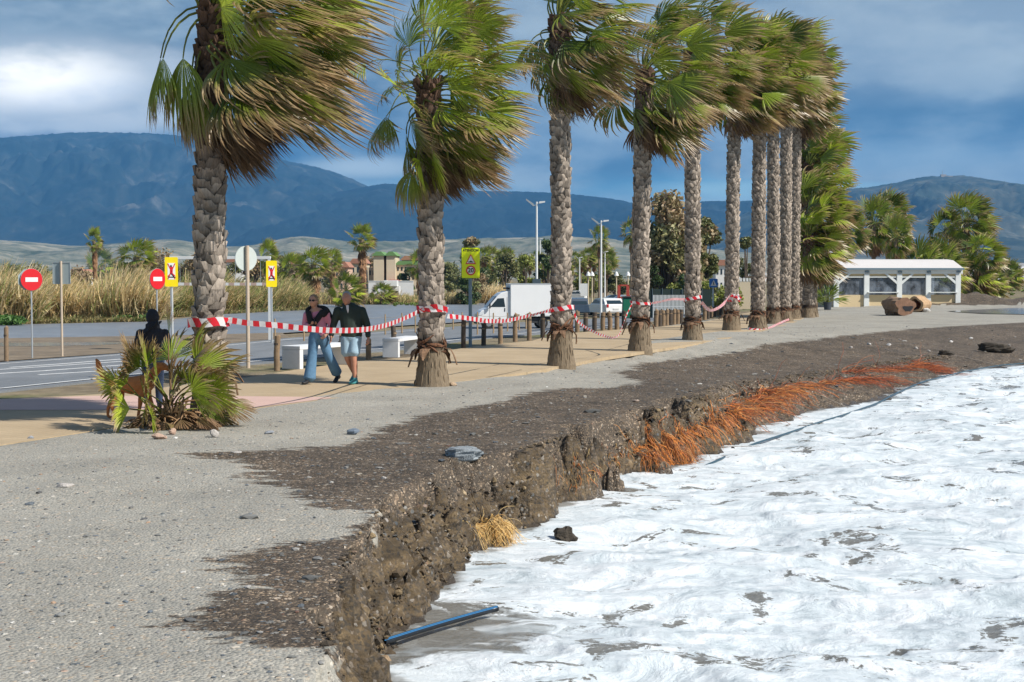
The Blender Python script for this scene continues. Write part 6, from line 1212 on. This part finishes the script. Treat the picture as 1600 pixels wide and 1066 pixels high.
for (px, pb, pt, wd, lab) in [(1532, 470, 380, .62, 'bushy palm right of the beach bar, lower than its neighbour'), (1514, 470, 415, 1.0, 'palm bush tight against the right wall of the beach bar'), (1543, 468, 430, 1.1, 'low palm bush in the grass right of the beach bar'), (1573, 455, 418, .9, 'small distant palm bush at the right edge')]:
    put_palm(bush_p if pt > 390 else shag2, px, pb, pt, lab, 'palm bushes right of the beach bar', 2.4 if pt > 390 else 5.6, wd if pt > 390 else 1.3, dist=None)
# grove of slim palms in the park beyond the truck
rgp = random.Random(8); gro = []
for i in range(26):
    px = rgp.choice([rgp.uniform(884, 985), rgp.uniform(884, 985), rgp.uniform(740, 860)]); pt = rgp.uniform(385, 418) if px > 880 else rgp.uniform(392, 420)
    pr = rgp.choice([far_p, far_p, far_p2]); put_palm(pr, px, 462+rgp.uniform(-3, 4), pt, 'slim palm among many in the park grove beyond the lamps', 'palm grove in the park', 10.2 if pr is far_p else 7.2, .8+rgp.random()*.3)
put_palm(far_p, 936, 470, 362, 'tallest slim palm of the grove, behind the second tallest lamp', 'palm grove in the park', 10.2, .75); put_palm(far_p, 986, 470, 350, 'slim palm head showing left of the fourth palm trunk', 'palm grove in the park', 10.2, .7); put_palm(far_p, 1300, 455, 384, 'thin palm behind the globe lamp', 'palm grove in the park', 10.2, .9)
# broadleaf trees
TL = leafmat('tree_leaf', .6, .2)
def leafcloud(m, c, r, n, size, col, rng, flat=.8):
    u = nrm(rng.normal(0, 1, (n, 3))); rad = rng.random((n, 1))**.45; p = np.array(c)+u*rad*np.array((r, r, r*flat)); p += rng.normal(0, .05*r, (n, 3))
    a = nrm(rng.normal(0, 1, (n, 3))); b_ = nrm(np.cross(a, rng.normal(0, 1, (n, 3)))); s_ = size*rng.uniform(.5, 1.3, (n, 1)); a = a*s_; b_ = b_*s_*.55
    V = np.stack([p-a, p+b_, p+a, p-b_], 1); cl_ = np.array(col)*rng.uniform(.65, 1.4, (n, 1))*np.array((1, 1, 1))*rng.uniform(.92, 1.08, (n, 3))
    m.add(V.reshape(-1, 3), (np.arange(n)[:, None]*4+np.arange(4)), 0, np.repeat(cl_, 4, 0))
def tree(base, H, W, seed, col, lab, cat='tree', grp=None, name='broadleaf_tree', n=4200, leaf=.22, trunk_h=.35, nb=16, tint=None, shape='round'):
    rng = np.random.default_rng(seed); t = thing(name, base, lab, cat, grp); tr = MB(); th = H*trunk_h; m = MB(); C = []
    for k in range(nb):
        q = rng.random(); z = th+(H-th)*(q**.9)*.88; wr = W*.5*(math.sin(math.pi*min(1, .18+.78*q)) if shape == 'round' else (1-.75*q)); a = rng.uniform(0, 6.28); rr = wr*rng.uniform(.25, .85); C.append((rr*math.cos(a), rr*math.sin(a), z, W*rng.uniform(.13, .24)))
    tr.tube([(0, 0, -.3), (.05, 0, th*.5), (0, .05, th), (0, 0, th+(H-th)*.5)], (.045*H, .035*H, .026*H, .01*H), 8)
    for (x, y, z, r) in C: tr.tube([(0, 0, th*.8), (x*.4, y*.4, th+(z-th)*.45), (x, y, z)], (.018*H, .012*H, .003*H), 5)
    tr.build('trunk', M('tree_bark', (.13, .10, .075), .95, .3, 6, .5), t)
    for i, (x, y, z, r) in enumerate(C):
        c = np.array(col)*rng.uniform(.75, 1.3); 
        if tint is not None and rng.random() < .35: c = np.array(tint)*rng.uniform(.8, 1.2)
        leafcloud(m, (x, y, z), r*1.15, n//nb, leaf, c, rng)
    m.build('crown', TL, t); return t
OLV = (.17, .18, .065); DKG = (.065, .10, .03); YG = (.26, .29, .06); BRN = (.32, .24, .13)
def ptree(px, pb, pt, wpx, seed, col, lab, **k_):
    d_ = k_.pop('dist', None)
    if d_: x = (px-800)/FPX*d_; b = (x, d_, float(hland(x, d_))); s = FPX/d_; H = (432-pt)/s+CAMZ-b[2]
    else: b, s = sc_(px, pb); H = (pb-pt)/s
    return tree(b, H, wpx/s, seed, col, lab, leaf=k_.pop('leaf', max(.14, 2.4/s)), **k_)
ge = 'trees of the far belt'
ptree(1046, 488, 296, 110, 301, (.30, .28, .12), 'big olive brown bushy tree between the fourth and fifth palms', tint=BRN, n=15000, nb=34, trunk_h=.10, leaf=.24, dist=130)
ptree(1100, 480, 335, 62, 302, OLV, 'right hand olive tree behind the fifth palm', tint=BRN, n=9000, nb=22, trunk_h=.25, leaf=.24, dist=136)
ptree(1012, 486, 398, 50, 303, DKG, 'dark low tree at the foot of the big olive tree', n=4000, nb=12, trunk_h=.1, dist=128)
ptree(1064, 486, 402, 60, 304, DKG, 'dark hedge like tree right below the big olive tree', n=4000, nb=12, trunk_h=.05, tint=YG, dist=124)
ptree(1104, 480, 426, 50, 305, YG, 'yellow green shrub behind the crossing sign', n=3000, nb=10, trunk_h=.05, dist=120)
ptree(1165, 470, 362, 46, 306, OLV, 'olive tree behind the gap of the sixth palm', n=4000, nb=12, trunk_h=.2, dist=150)
ptree(1135, 470, 436, 50, 307, YG, 'low yellow shrub behind the sixth palm', n=2400, nb=8, trunk_h=.05, dist=116)
ptree(738, 475, 362, 48, 308, OLV, 'tall brownish tree directly behind the lime sign', tint=BRN, n=5000, nb=18, trunk_h=.12, shape='cone')
ptree(728, 476, 430, 42, 309, DKG, 'dark bush at the foot of the tree behind the lime sign', n=3000, nb=10, trunk_h=.05)
for i, (px, pb, pt, w_, c, lab) in enumerate([(790, 468, 393, 56, OLV, 'olive tree above the cab of the box truck'), (822, 467, 398, 46, YG, 'yellow green tree above the box truck roof'), (768, 466, 408, 36, DKG, 'dark tree just right of the lime sign'), (856, 470, 368, 40, DKG, 'dark narrow tree touching the left of the third palm'), (700, 460, 410, 34, OLV, 'small olive tree right of the second palm trunk'), (640, 457, 418, 34, DKG, 'dark tree in front of the green roofed hotel'), (600, 455, 424, 36, DKG, 'dark shrubby tree left below the hotel'), (360, 462, 404, 60, OLV, 'olive tree behind the nearest palm'), (400, 460, 402, 50, BRN, 'brown tree behind the oval sign'), (440, 458, 398, 40, OLV, 'pale olive tree behind the second yellow sign'), (310, 462, 398, 56, BRN, 'bare reddish brown tree left of the nearest palm'), (255, 462, 392, 60, BRN, 'bare reddish brown tree behind the first yellow sign'), (1000, 462, 425, 50, YG, 'low yellow green tree in the grove gap'), (915, 464, 430, 60, YG, 'yellow green undergrowth tree in the palm grove'), (960, 464, 428, 50, OLV, 'olive undergrowth tree in the palm grove'), (1580, 452, 410, 40, OLV, 'small olive tree at the far right edge'), (1555, 450, 412, 30, BRN, 'thin brown tree in the field right of the beach bar'), (680, 460, 426, 40, DKG, 'low dark tree behind the second palm')]):
    ptree(px, pb, pt, w_, 330+i, c, lab, grp=ge, n=2600, nb=11, trunk_h=.12)
for i, px in enumerate(range(-60, 760, 58)):
    ptree(px+(i*17) % 23, 452, 418-(i*13) % 12, 66, 380+i, (DKG, OLV, OLV, BRN)[i % 4], 'one of the dim trees in the hedge line at the foot of the hills', grp='dim hedge line trees', n=1500, nb=9, trunk_h=.05, leaf=.55)
# potted plants by the bar
for (px, h, lab) in [(1293, 1.9, 'tall potted plant with strap leaves at the left end of the beach bar'), (1262, 1.7, 'dark potted shrub beside the last palm trunk')]:
    b = G(px, 484, 0.); t = thing('potted_plant', b, lab, 'plant'); m = MB(); m.lathe([(0, 0), (.2, 0), (.27, .45), (.24, .45), (0, .42)], n=14); m.build('pot', M('dark_pot', (.05, .06, .08), .7), t); m = MB(); rng = np.random.default_rng(int(px))
    for k in range(26): a = rng.uniform(0, 6.28); e_ = R(rng.uniform(30, 85)); frond(m, (0, 0, .42), (math.cos(a)*math.cos(e_), math.sin(a)*math.cos(e_), math.sin(e_)), .3*h, .45*h, .35, .1, rng, 5, 6, wind=.5, hue=.6*rng.random(), tipbrown=.3)
    m.build('leaves', LEAF, t)
# ----------------------------------------------------------------- giant reeds
def reeds():
    rng = np.random.default_rng(17); m = MB(); RM = leafmat('reed_blade', .65, .25)
    def bank(px0, px1, n, fb, ft, dpt, cols):
        px = rng.uniform(px0, px1, n); q = rng.random(n)**1.4
        B = np.zeros((n, 3)); Hh = np.zeros(n)
        for i in range(n):
            b = G(px[i], fb(px[i])); s = FPX/b[1]; dd = b[1]+q[i]*dpt; x = (px[i]-800)/FPX*dd; B[i] = (x, dd, float(hland(x, dd))-.05); Hh[i] = max(.3, ((fb(px[i])-ft(px[i]))/s)*rng.uniform(.55, 1.05)*(.72+.35*q[i]))
        K = 6; d = nrm(np.stack([rng.normal(.10, .34, n), rng.normal(0, .3, n), np.ones(n)], -1)); P = B.copy(); rows = []; cols_ = []; ci = rng.integers(0, len(cols), n); base = np.array(cols)[ci]*rng.uniform(.7, 1.3, (n, 1)); ph = rng.uniform(0, 3.14, n); sd = np.stack([np.cos(ph), np.sin(ph), 0*ph], -1)
        for k in range(K+1):
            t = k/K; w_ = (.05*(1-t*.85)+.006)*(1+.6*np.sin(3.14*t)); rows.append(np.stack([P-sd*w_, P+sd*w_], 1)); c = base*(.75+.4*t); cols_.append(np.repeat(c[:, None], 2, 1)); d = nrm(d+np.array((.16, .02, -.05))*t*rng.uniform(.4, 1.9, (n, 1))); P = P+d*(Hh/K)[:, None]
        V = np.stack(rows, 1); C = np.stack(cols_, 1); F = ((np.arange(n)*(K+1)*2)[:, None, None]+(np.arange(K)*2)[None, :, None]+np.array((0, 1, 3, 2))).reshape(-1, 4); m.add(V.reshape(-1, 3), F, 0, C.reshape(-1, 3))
        n2 = n; idx = rng.integers(0, n, n2*2)               # side leaves off the canes
        t = rng.uniform(.3, .95, n2*2); kk = (t*K).astype(int); O = V[idx, kk].mean(1); L = rng.uniform(.35, .8, n2*2); d0 = nrm(np.stack([rng.normal(.7, .5, n2*2), rng.normal(0, .5, n2*2), rng.normal(.25, .35, n2*2)], -1)); w0 = nrm(np.cross(d0, (0, 0, 1.)))*.03
        p1 = O+d0*L[:, None]*.5; p2 = p1+nrm(d0+np.array((.4, 0, -.5)))*L[:, None]*.5; V2 = np.stack([O-w0*.4, O+w0*.4, p1-w0, p1+w0, p2-w0*.1, p2+w0*.1], 1); c2 = base[idx]*rng.uniform(.7, 1.35, (n2*2, 1))
        F2 = np.concatenate([(np.arange(n2*2)[:, None]*6+np.array((0, 1, 3, 2))), (np.arange(n2*2)[:, None]*6+np.array((2, 3, 5, 4)))]); m.add(V2.reshape(-1, 3), F2, 0, np.repeat(c2, 6, 0))
    T1, T2, T3, G1 = (.66, .50, .25), (.52, .39, .19), (.72, .60, .36), (.29, .31, .10)
    bank(-160, 60, 6500, lambda x: 503, lambda x: 398+(x > 20)*(x-20)*.35, 14, [T1, T2, T3, G1]); bank(50, 250, 9000, lambda x: 500, lambda x: 424-18*math.exp(-((x-215)/35)**2)+10*math.sin(x*.06), 12, [T1, T2, T3, T1, G1]); bank(240, 480, 8000, lambda x: 492-(x-240)*.035, lambda x: 422+12*math.sin(x*.05+1)+(x > 400)*(x-400)*.3, 12, [T1, G1, G1, T2, (.26, .24, .10)])
    bank(480, 745, 5000, lambda x: 476, lambda x: 456+4*math.sin(x*.07), 18, [T2, G1, T1]); bank(740, 800, 1600, lambda x: 474, lambda x: 438, 8, [T1, T3]); bank(-160, 480, 3500, lambda x: 509-(x+160)*.02 if x < 230 else 497-(x-230)*.05, lambda x: 496 if x < 230 else 486, 5, [(.42, .33, .15), (.13, .17, .04), (.30, .25, .11)])
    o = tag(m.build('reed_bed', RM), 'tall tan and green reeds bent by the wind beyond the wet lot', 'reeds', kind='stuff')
    g = MB(); 
    for (x0, x1, yb, hh, n) in [(-40, 32, 508, 20, 2600), (182, 232, 500, 12, 1600), (600, 700, 478, 6, 1400), (1540, 1640, 462, 7, 1500)]:
        for k in range(n//40):
            b = G(rng.uniform(x0, x1), yb+rng.uniform(-3, 1)) if x0 < 1500 else G(rng.uniform(x0, x1), yb-rng.uniform(0, 14), 0.); s = FPX/b[1]; leafcloud(g, (b[0], b[1], b[2]+hh/s*.35), hh/s*.6, 40, .13, (.07, .16, .025) if x0 < 300 else (.16, .22, .04), rng, .6)
    tag(g.build('ground_cover', TL), 'bright green low plants and grass patches at the edges of the reeds', 'ground cover', kind='stuff')
reeds()
# ================================================================= THINGS ON THE BEACH
def scatter_pebbles():
    rng = np.random.default_rng(77); n = 11000; th = rng.uniform(-.40, .42, n); r = np.exp(rng.uniform(math.log(7), math.log(60), n)); x = r*np.sin(th); y = r*np.cos(th)
    sc = sdist(x, y, CREST); sf = sdist(x, y, FOOT); u = ulat(x, y); keep = (sf < .05) & (u < -.2); x, y, sc, r = x[keep], y[keep], sc[keep], r[keep]; n = len(x); z = terrain(x, y)
    ico = np.array([(0, 0, 1), (.894, 0, .447), (.276, .851, .447), (-.724, .526, .447), (-.724, -.526, .447), (.276, -.851, .447), (.724, .526, -.447), (-.276, .851, -.447), (-.894, 0, -.447), (-.276, -.851, -.447), (.724, -.526, -.447), (0, 0, -1)])
    fc = np.array([(0, 1, 2), (0, 2, 3), (0, 3, 4), (0, 4, 5), (0, 5, 1), (1, 6, 2), (2, 7, 3), (3, 8, 4), (4, 9, 5), (5, 10, 1), (6, 7, 2), (7, 8, 3), (8, 9, 4), (9, 10, 5), (10, 6, 1), (11, 7, 6), (11, 8, 7), (11, 9, 8), (11, 10, 9), (11, 6, 10)])
    wet = polydist(x, y, WETP) > 0; s = np.exp(rng.normal(-4.42, .42, n))*(.7+.02*r)*np.where(wet, 1.15, .8); a = rng.uniform(0, 6.28, n); el = rng.uniform(.9, 1.9, n); fl = rng.uniform(.25, .6, n)
    V = ico[None]*(1+rng.uniform(-.22, .22, (n, 12, 1))); V = V*np.stack([s*el, s, s*fl], -1)[:, None]; ca, sa = np.cos(a)[:, None], np.sin(a)[:, None]; V = np.stack([V[..., 0]*ca-V[..., 1]*sa, V[..., 0]*sa+V[..., 1]*ca, V[..., 2]], -1)+np.stack([x, y, z+s*fl*.35], -1)[:, None]
    pal = np.array([(.20, .20, .19), (.30, .29, .27), (.13, .15, .17), (.42, .38, .32), (.36, .24, .16), (.58, .56, .52), (.24, .13, .09), (.10, .10, .10)]); ci = rng.choice(8, n, p=[.27, .25, .17, .11, .05, .07, .02, .06]); c = pal[ci]*rng.uniform(.75, 1.2, (n, 1)); c = np.where((wet | (sc > -.1))[:, None], c*.62, c)
    m = MB(); m.add(V.reshape(-1, 3), (np.arange(n)[:, None, None]*12+fc[None]).reshape(-1, 3), 0, np.repeat(c, 12, 0)); tag(m.build('pebbles', M('pebble_stone', (1, 1, 1), .75, .25, 30, .3, vc=True), smooth=False), 'loose pebbles and stones strewn over the shingle', 'pebbles', kind='stuff')
    # crumbly clods on the bank
    n = 9000; k = rng.integers(0, len(CREST)-6, n*3); t = rng.random(n*3); C = np.array(CREST); p = C[k]*(1-t[:, None])+C[k+1]*t[:, None]; q = rng.random(n*3); 
    p = p+rng.normal(0, .35, (n*3, 2))+np.array((.45, -.05))*q[:, None]; sc = sdist(p[:, 0], p[:, 1], CREST); sf = sdist(p[:, 0], p[:, 1], FOOT); ok = (sc > -.12) & (sf < .1) & (p[:, 1] < 45) & (p[:, 1] > 6); p = p[ok][:n]; n = len(p); z = terrain(p[:, 0], p[:, 1])
    s = np.exp(rng.normal(-4.5, .55, n)); V = ico[None]*(1+rng.uniform(-.4, .4, (n, 12, 1)))*np.stack([s, s, s*.8], -1)[:, None]+np.stack([p[:, 0], p[:, 1], z], -1)[:, None]
    c = np.array([(.12, .085, .050), (.07, .052, .034), (.20, .145, .08), (.085, .07, .052)])[rng.integers(0, 4, n)]*rng.uniform(.6, 1.4, (n, 1)); m = MB(); m.add(V.reshape(-1, 3), (np.arange(n)[:, None, None]*12+fc[None]).reshape(-1, 3), 0, np.repeat(c, 12, 0)); tag(m.build('soil_clods', M('soil_clod', (1, 1, 1), .95, .4, 18, .7, vc=True)), 'crumbling brown soil clods on the eroded bank', 'soil', kind='stuff')
scatter_pebbles()
def rock(px, py, w, h, d, col, lab, seed, z=None, cat='rock', jit=.16, name='rock'):
    if z is None: b = GT(px, py) if py > 530 else (lambda g: (g[0], g[1], Tz(g[0], g[1])))(G(px, py, 0.))
    else: b = G(px, py, z)
    s = FPX/b[1]; w_, h_ = w/s, h/s; m = MB(); rg = np.random.default_rng(seed); n, k = 16, 12; V = []
    ax = nrm(rg.normal(0, 1, (18, 3))); off = rg.uniform(.50, .86, 18); V = []
    for i in range(k+1):
        a = -math.pi/2+math.pi*i/k
        for j in range(n): q = np.array((math.cos(a)*math.cos(6.2832*j/n), math.cos(a)*math.sin(6.2832*j/n), math.sin(a))); r = min(1., min([o/max(1e-3, float(q@v)) for v, o in zip(ax, off) if q@v > .05]+[1.])); r *= 1+jit*(float(fbm(np.array([q[0]*3+seed]), np.array([q[1]*3+q[2]*4]), 4, seed)[0])); V.append(q*r)
    V = np.array(V)*np.array((w_/2, max(w_, h_)*d/2, h_/2))*1.05+np.array((0, max(w_, h_)*d*.3, h_*.36)); m.add(V, [(i*n+j, i*n+(j+1) % n, (i+1)*n+(j+1) % n, (i+1)*n+j) for i in range(k) for j in range(n)])
    mt = M('rock_'+'_'.join(str(int(c*100)) for c in col), col, .85, .45, 9, .8, .02, det=6); o = m.build(name, mt, None); o.location = b; tag(o, lab, cat, 'loose rocks on the beach'); return o
PINKR = (.52, .36, .27); GREYR = (.30, .32, .35); PALE = (.52, .48, .44)
rock(725, 722, 92, 28, .5, (.27, .30, .32), 'large flat blue grey boulder near the bank edge', 1, jit=.5); rock(247, 688, 26, 15, .8, PINKR, 'pinkish rock in front of the low fan palm', 2); rock(268, 680, 16, 14, .8, PINKR, 'smaller pinkish rock behind its neighbour by the low fan palm', 3); rock(333, 684, 18, 18, .8, PALE, 'pale pointed rock right of the low fan palm', 4); rock(549, 680, 26, 12, .8, (.16, .20, .25), 'blue grey rock on the dry shingle below the couple', 5); rock(100, 762, 32, 9, .7, PALE, 'flat pale stone on the dry shingle at the left', 6, ); rock(46, 689, 12, 9, .8, GREYR, 'small grey rock at the left promenade edge', 7); rock(707, 604, 16, 9, .8, (.50, .36, .24), 'tan rock at the foot of the second palm', 8); rock(368, 710, 18, 7, .8, PALE, 'flat white stone on the dark shingle tip', 9); rock(994, 629, 12, 6, .8, (.42, .33, .27), 'small flat brick like stone on the wet shingle', 10); rock(600, 750, 14, 6, .8, PALE, 'pale flat stone on the dark shingle left of the bank', 11)
rock(884, 852, 46, 30, .8, (.055, .043, .03), 'dark lump of soil standing in the foam', 12, z=SEA-.07, jit=.9, cat='soil lump', name='soil_lump'); rock(240, 655, 20, 10, .8, (.10, .20, .22), 'dark teal stone under the low fan palm', 13); rock(420, 679, 16, 8, .8, GREYR, 'grey stone in the litter right of the low fan palm', 14)
def bank_rock(px, py, zz, w, h, col, lab, seed):
    rock(px, py, w, h, .8, col, lab, seed)
bank_rock(722, 780, -.30, 20, 18, (.48, .36, .22), 'round tan stone stuck in the face of the bank', 21); bank_rock(600, 1040, -.55, 30, 20, (.36, .25, .15), 'brown stone at the foot of the bank at the bottom edge', 22); bank_rock(520, 985, -.1, 16, 12, (.34, .25, .16), 'tan stone in the bank near the bottom', 23)
for i in range(14):
    rg = random.Random(i); px, py = 1480+rg.uniform(-110, 60), 540+rg.uniform(-8, 6)
for i, (px, py, w) in enumerate([(1390, 541, 9), (1432, 546, 8), (1358, 540, 8), (1452, 528, 7), (1487, 536, 7), (1330, 545, 7), (1518, 531, 8), (1405, 490, 12), (1448, 488, 14), (1216, 462, 10)][:9]): rock(px, py, w, w*.7, .8, PALE if i % 2 else (.62, .60, .57), ['white stone in the debris line, below the rotten ended log', 'pale stone right of the white one below the logs', 'white stone left in the debris line below the beach bar', 'pale stone on the grey shingle right of the logs', 'white stone at the right end of the debris line', 'pale stone at the left end of the debris line', 'white stone near the pond', 'pale rubble lump beside the rotten ended log', 'white rubble lump right of the hollow log'][i], 60+i)
rock(1508, 470, 26, 26, .7, (.62, .60, .58), 'heap of white rubble against the right corner of the beach bar', 75, jit=.9)
# roots washed out of the bank
def roots(name, lab, regions, n, seed, cols, thick=.0045, mode='hang', L=(.35, .7)):
    rng = np.random.default_rng(seed); m = MB(); cols = np.array(cols)
    for i in range(n):
        (px0, py0, px1, py1, sp) = regions[rng.integers(0, len(regions))]; t = rng.random(); px = px0+(px1-px0)*t+rng.normal(0, sp); py = py0+(py1-py0)*t+rng.normal(0, sp*.35)
        b = np.array(GT(px, py)); b[2] += .015; K = 7; P = [b.copy()]; d = nrm(np.array((rng.normal(.55, .4), rng.normal(-.45, .35), rng.normal(-.15, .3))) if mode == 'hang' else np.array((rng.normal(1., .4), rng.normal(.15, .5), rng.normal(.15, .15)))); ln = rng.uniform(*L)
        for k in range(K):
            d = nrm(d+np.array((rng.normal(0, .28), rng.normal(0, .28), (-.30 if mode == 'hang' else -.12)+rng.normal(0, .12)))); p = P[-1]+d*ln/K; fl = Tz(p[0], p[1])+.012+.03*rng.random(); p[2] = max(p[2], fl, SEA+.03); P.append(p)
        c = cols[rng.integers(0, len(cols))]*rng.uniform(.7, 1.25); m.tube(P, np.linspace(thick, thick*.5, K+1)*rng.uniform(.6, 1.5), 3, 0, c, cap=False)
    return tag(m.build(name, M('root_fibre', (1, 1, 1), .65, .2, 20, .2, vc=True)), lab, 'roots', 'exposed palm roots', kind='stuff')
OR = [(.70, .25, .045), (.58, .17, .03), (.60, .27, .08), (.20, .06, .02), (.12, .06, .03), (.33, .15, .06)]; OR2 = [(.42, .09, .02), (.28, .06, .02), (.50, .16, .04), (.12, .05, .03)]; YL = [(.60, .38, .12), (.50, .28, .08), (.66, .46, .2)]
roots('exposed_roots', 'thick curtain of orange roots hanging from the bank into the foam', [(998, 702, 1045, 690, 5), (1040, 692, 1130, 655, 7), (1120, 660, 1165, 632, 8), (1005, 716, 1080, 700, 5)], 1700, 91, OR, .0042, L=(.2, .6))
roots('exposed_roots', 'orange roots spread over the wet slope above the waterline', [(1130, 636, 1240, 612, 6), (1140, 652, 1200, 632, 7), (1215, 610, 1290, 600, 4), (1180, 622, 1210, 610, 4)], 750, 92, OR+OR2, .0050, 'lie', (.3, .9))
roots('exposed_roots', 'farthest strip of red orange roots near the pale rope', [(1290, 597, 1385, 594, 3), (1310, 583, 1440, 573, 3), (1425, 568, 1465, 584, 3)], 520, 93, OR2, .0055, 'lie', (.4, 1.2))
roots('exposed_roots', 'small tuft of straw yellow roots hanging low on the bank', [(738, 826, 790, 818, 4)], 340, 94, YL, .003, L=(.22, .42)); roots('exposed_roots', 'thin scattered roots between the yellow tuft and the orange curtain', [(880, 765, 985, 705, 10)], 110, 95, YL+OR, .0028, L=(.08, .2))
# pipe and hoses, ropes
def pipe():
    A, B = np.array(G(600, 1003, SEA+.10)), np.array(G(776, 951, SEA+.08)); Bz = B.copy(); n = 14; t = thing('water_pipe', tuple(A), 'black pipe with a blue stripe lying at the foot of the bank', 'pipe'); P = np.array([(A*(1-q)+B*q)+np.array((0, .03*math.sin(q*3.1), .0)) for q in np.linspace(0, 1, n)])-A
    m = MB(); m.tube(P, .025, 12); m.build('tube', M('black_pipe', (.012, .016, .022), .35, .1, 10, .05), t, smooth=True); 
    for k in (-1, 1): s_ = MB(); s_.tube(P+np.array((.006, -.0190+.010*(k > 0), .0150+.007*(k > 0))), .0045, 5); s_.build('blue_stripe', M('pipe_blue', (.02, .15, .34), .45, .05, 10, 0), t)
pipe()
def line_thing(name, pts, r, mat, lab, cat, sink=None):
    Q = np.array(pts); t_ = np.arange(len(Q)); tt = np.linspace(0, len(Q)-1, (len(Q)-1)*12+1); P = np.stack([np.interp(tt, t_, Q[:, i]) for i in range(3)], -1)
    for _ in range(8): P[1:-1] = (P[:-2]+2*P[1:-1]+P[2:])/4
    m = MB(); m.tube(P, r, 7); tag(m.build(name, mat, origin=tuple(Q[0]), smooth=True), lab, cat)
HOSE = M('dark_hose', (.03, .07, .10), .4, .1, 8, .05); ROPE = M('pale_rope', (.50, .42, .34), .85, .2, 30, .3)
sg = lambda px, py, dz=.05: tuple(G(px, py, SEA+dz-.025))
line_thing('hose', [sg(1620, 566, .12), sg(1560, 571, .12), sg(1500, 582, .1), sg(1440, 597, .08), sg(1395, 617, .10), sg(1372, 630, .09), sg(1320, 648, .07), sg(1280, 660, .03), sg(1225, 679, .09), sg(1180, 693, .07), sg(1150, 706, .0), sg(1125, 718, .07), sg(1080, 738, -.02)], .018, HOSE, 'long dark blue hose along the edge of the foam', 'hose')
def gl(px, py, z): p = G(px, py, z); return p
line_thing('rope', [GT(1232, 594), GT(1278, 616), gl(1325, 637, SEA+.08)], .008, ROPE, 'pale rope stretched down the slope to the hose, left one', 'rope'); line_thing('rope', [GT(1450, 549), GT(1505, 558), gl(1560, 571, SEA+.12)], .009, ROPE, 'pale rope stretched to the hose at the right edge', 'rope'); line_thing('rope', [GT(1265, 568), GT(1330, 584), GT(1395, 606)], .008, ROPE, 'thin pale rope across the far red roots', 'rope')
rock(1560, 552, 60, 20, .6, (.050, .040, .030), 'long dark soil ledge with a hollow at the right edge of the beach', 81, jit=.35, cat='soil ledge', name='soil_ledge'); rock(1478, 556, 34, 12, .6, (.060, .048, .035), 'small dark soil ledge left of the long one at the far right', 82, jit=.35, cat='soil ledge', name='soil_ledge')
t = thing('hilltop_station', tuple(at(1476, 275.5, 5950)), 'tiny buildings and mast on the summit of the right hand mountain', 'building'); m = MB(); m.box((-6, 0, 0), (22, 14, 14)); m.build('main_block', CRD, t); m = MB(); m.box((18, 0, -3), (30, 14, 8)); m.build('low_wing', CRD, t); m = MB(); m.tube([(-10, 0, 4), (-10, 0, 24)], 1.2, 6); m.build('mast', GALV, t)
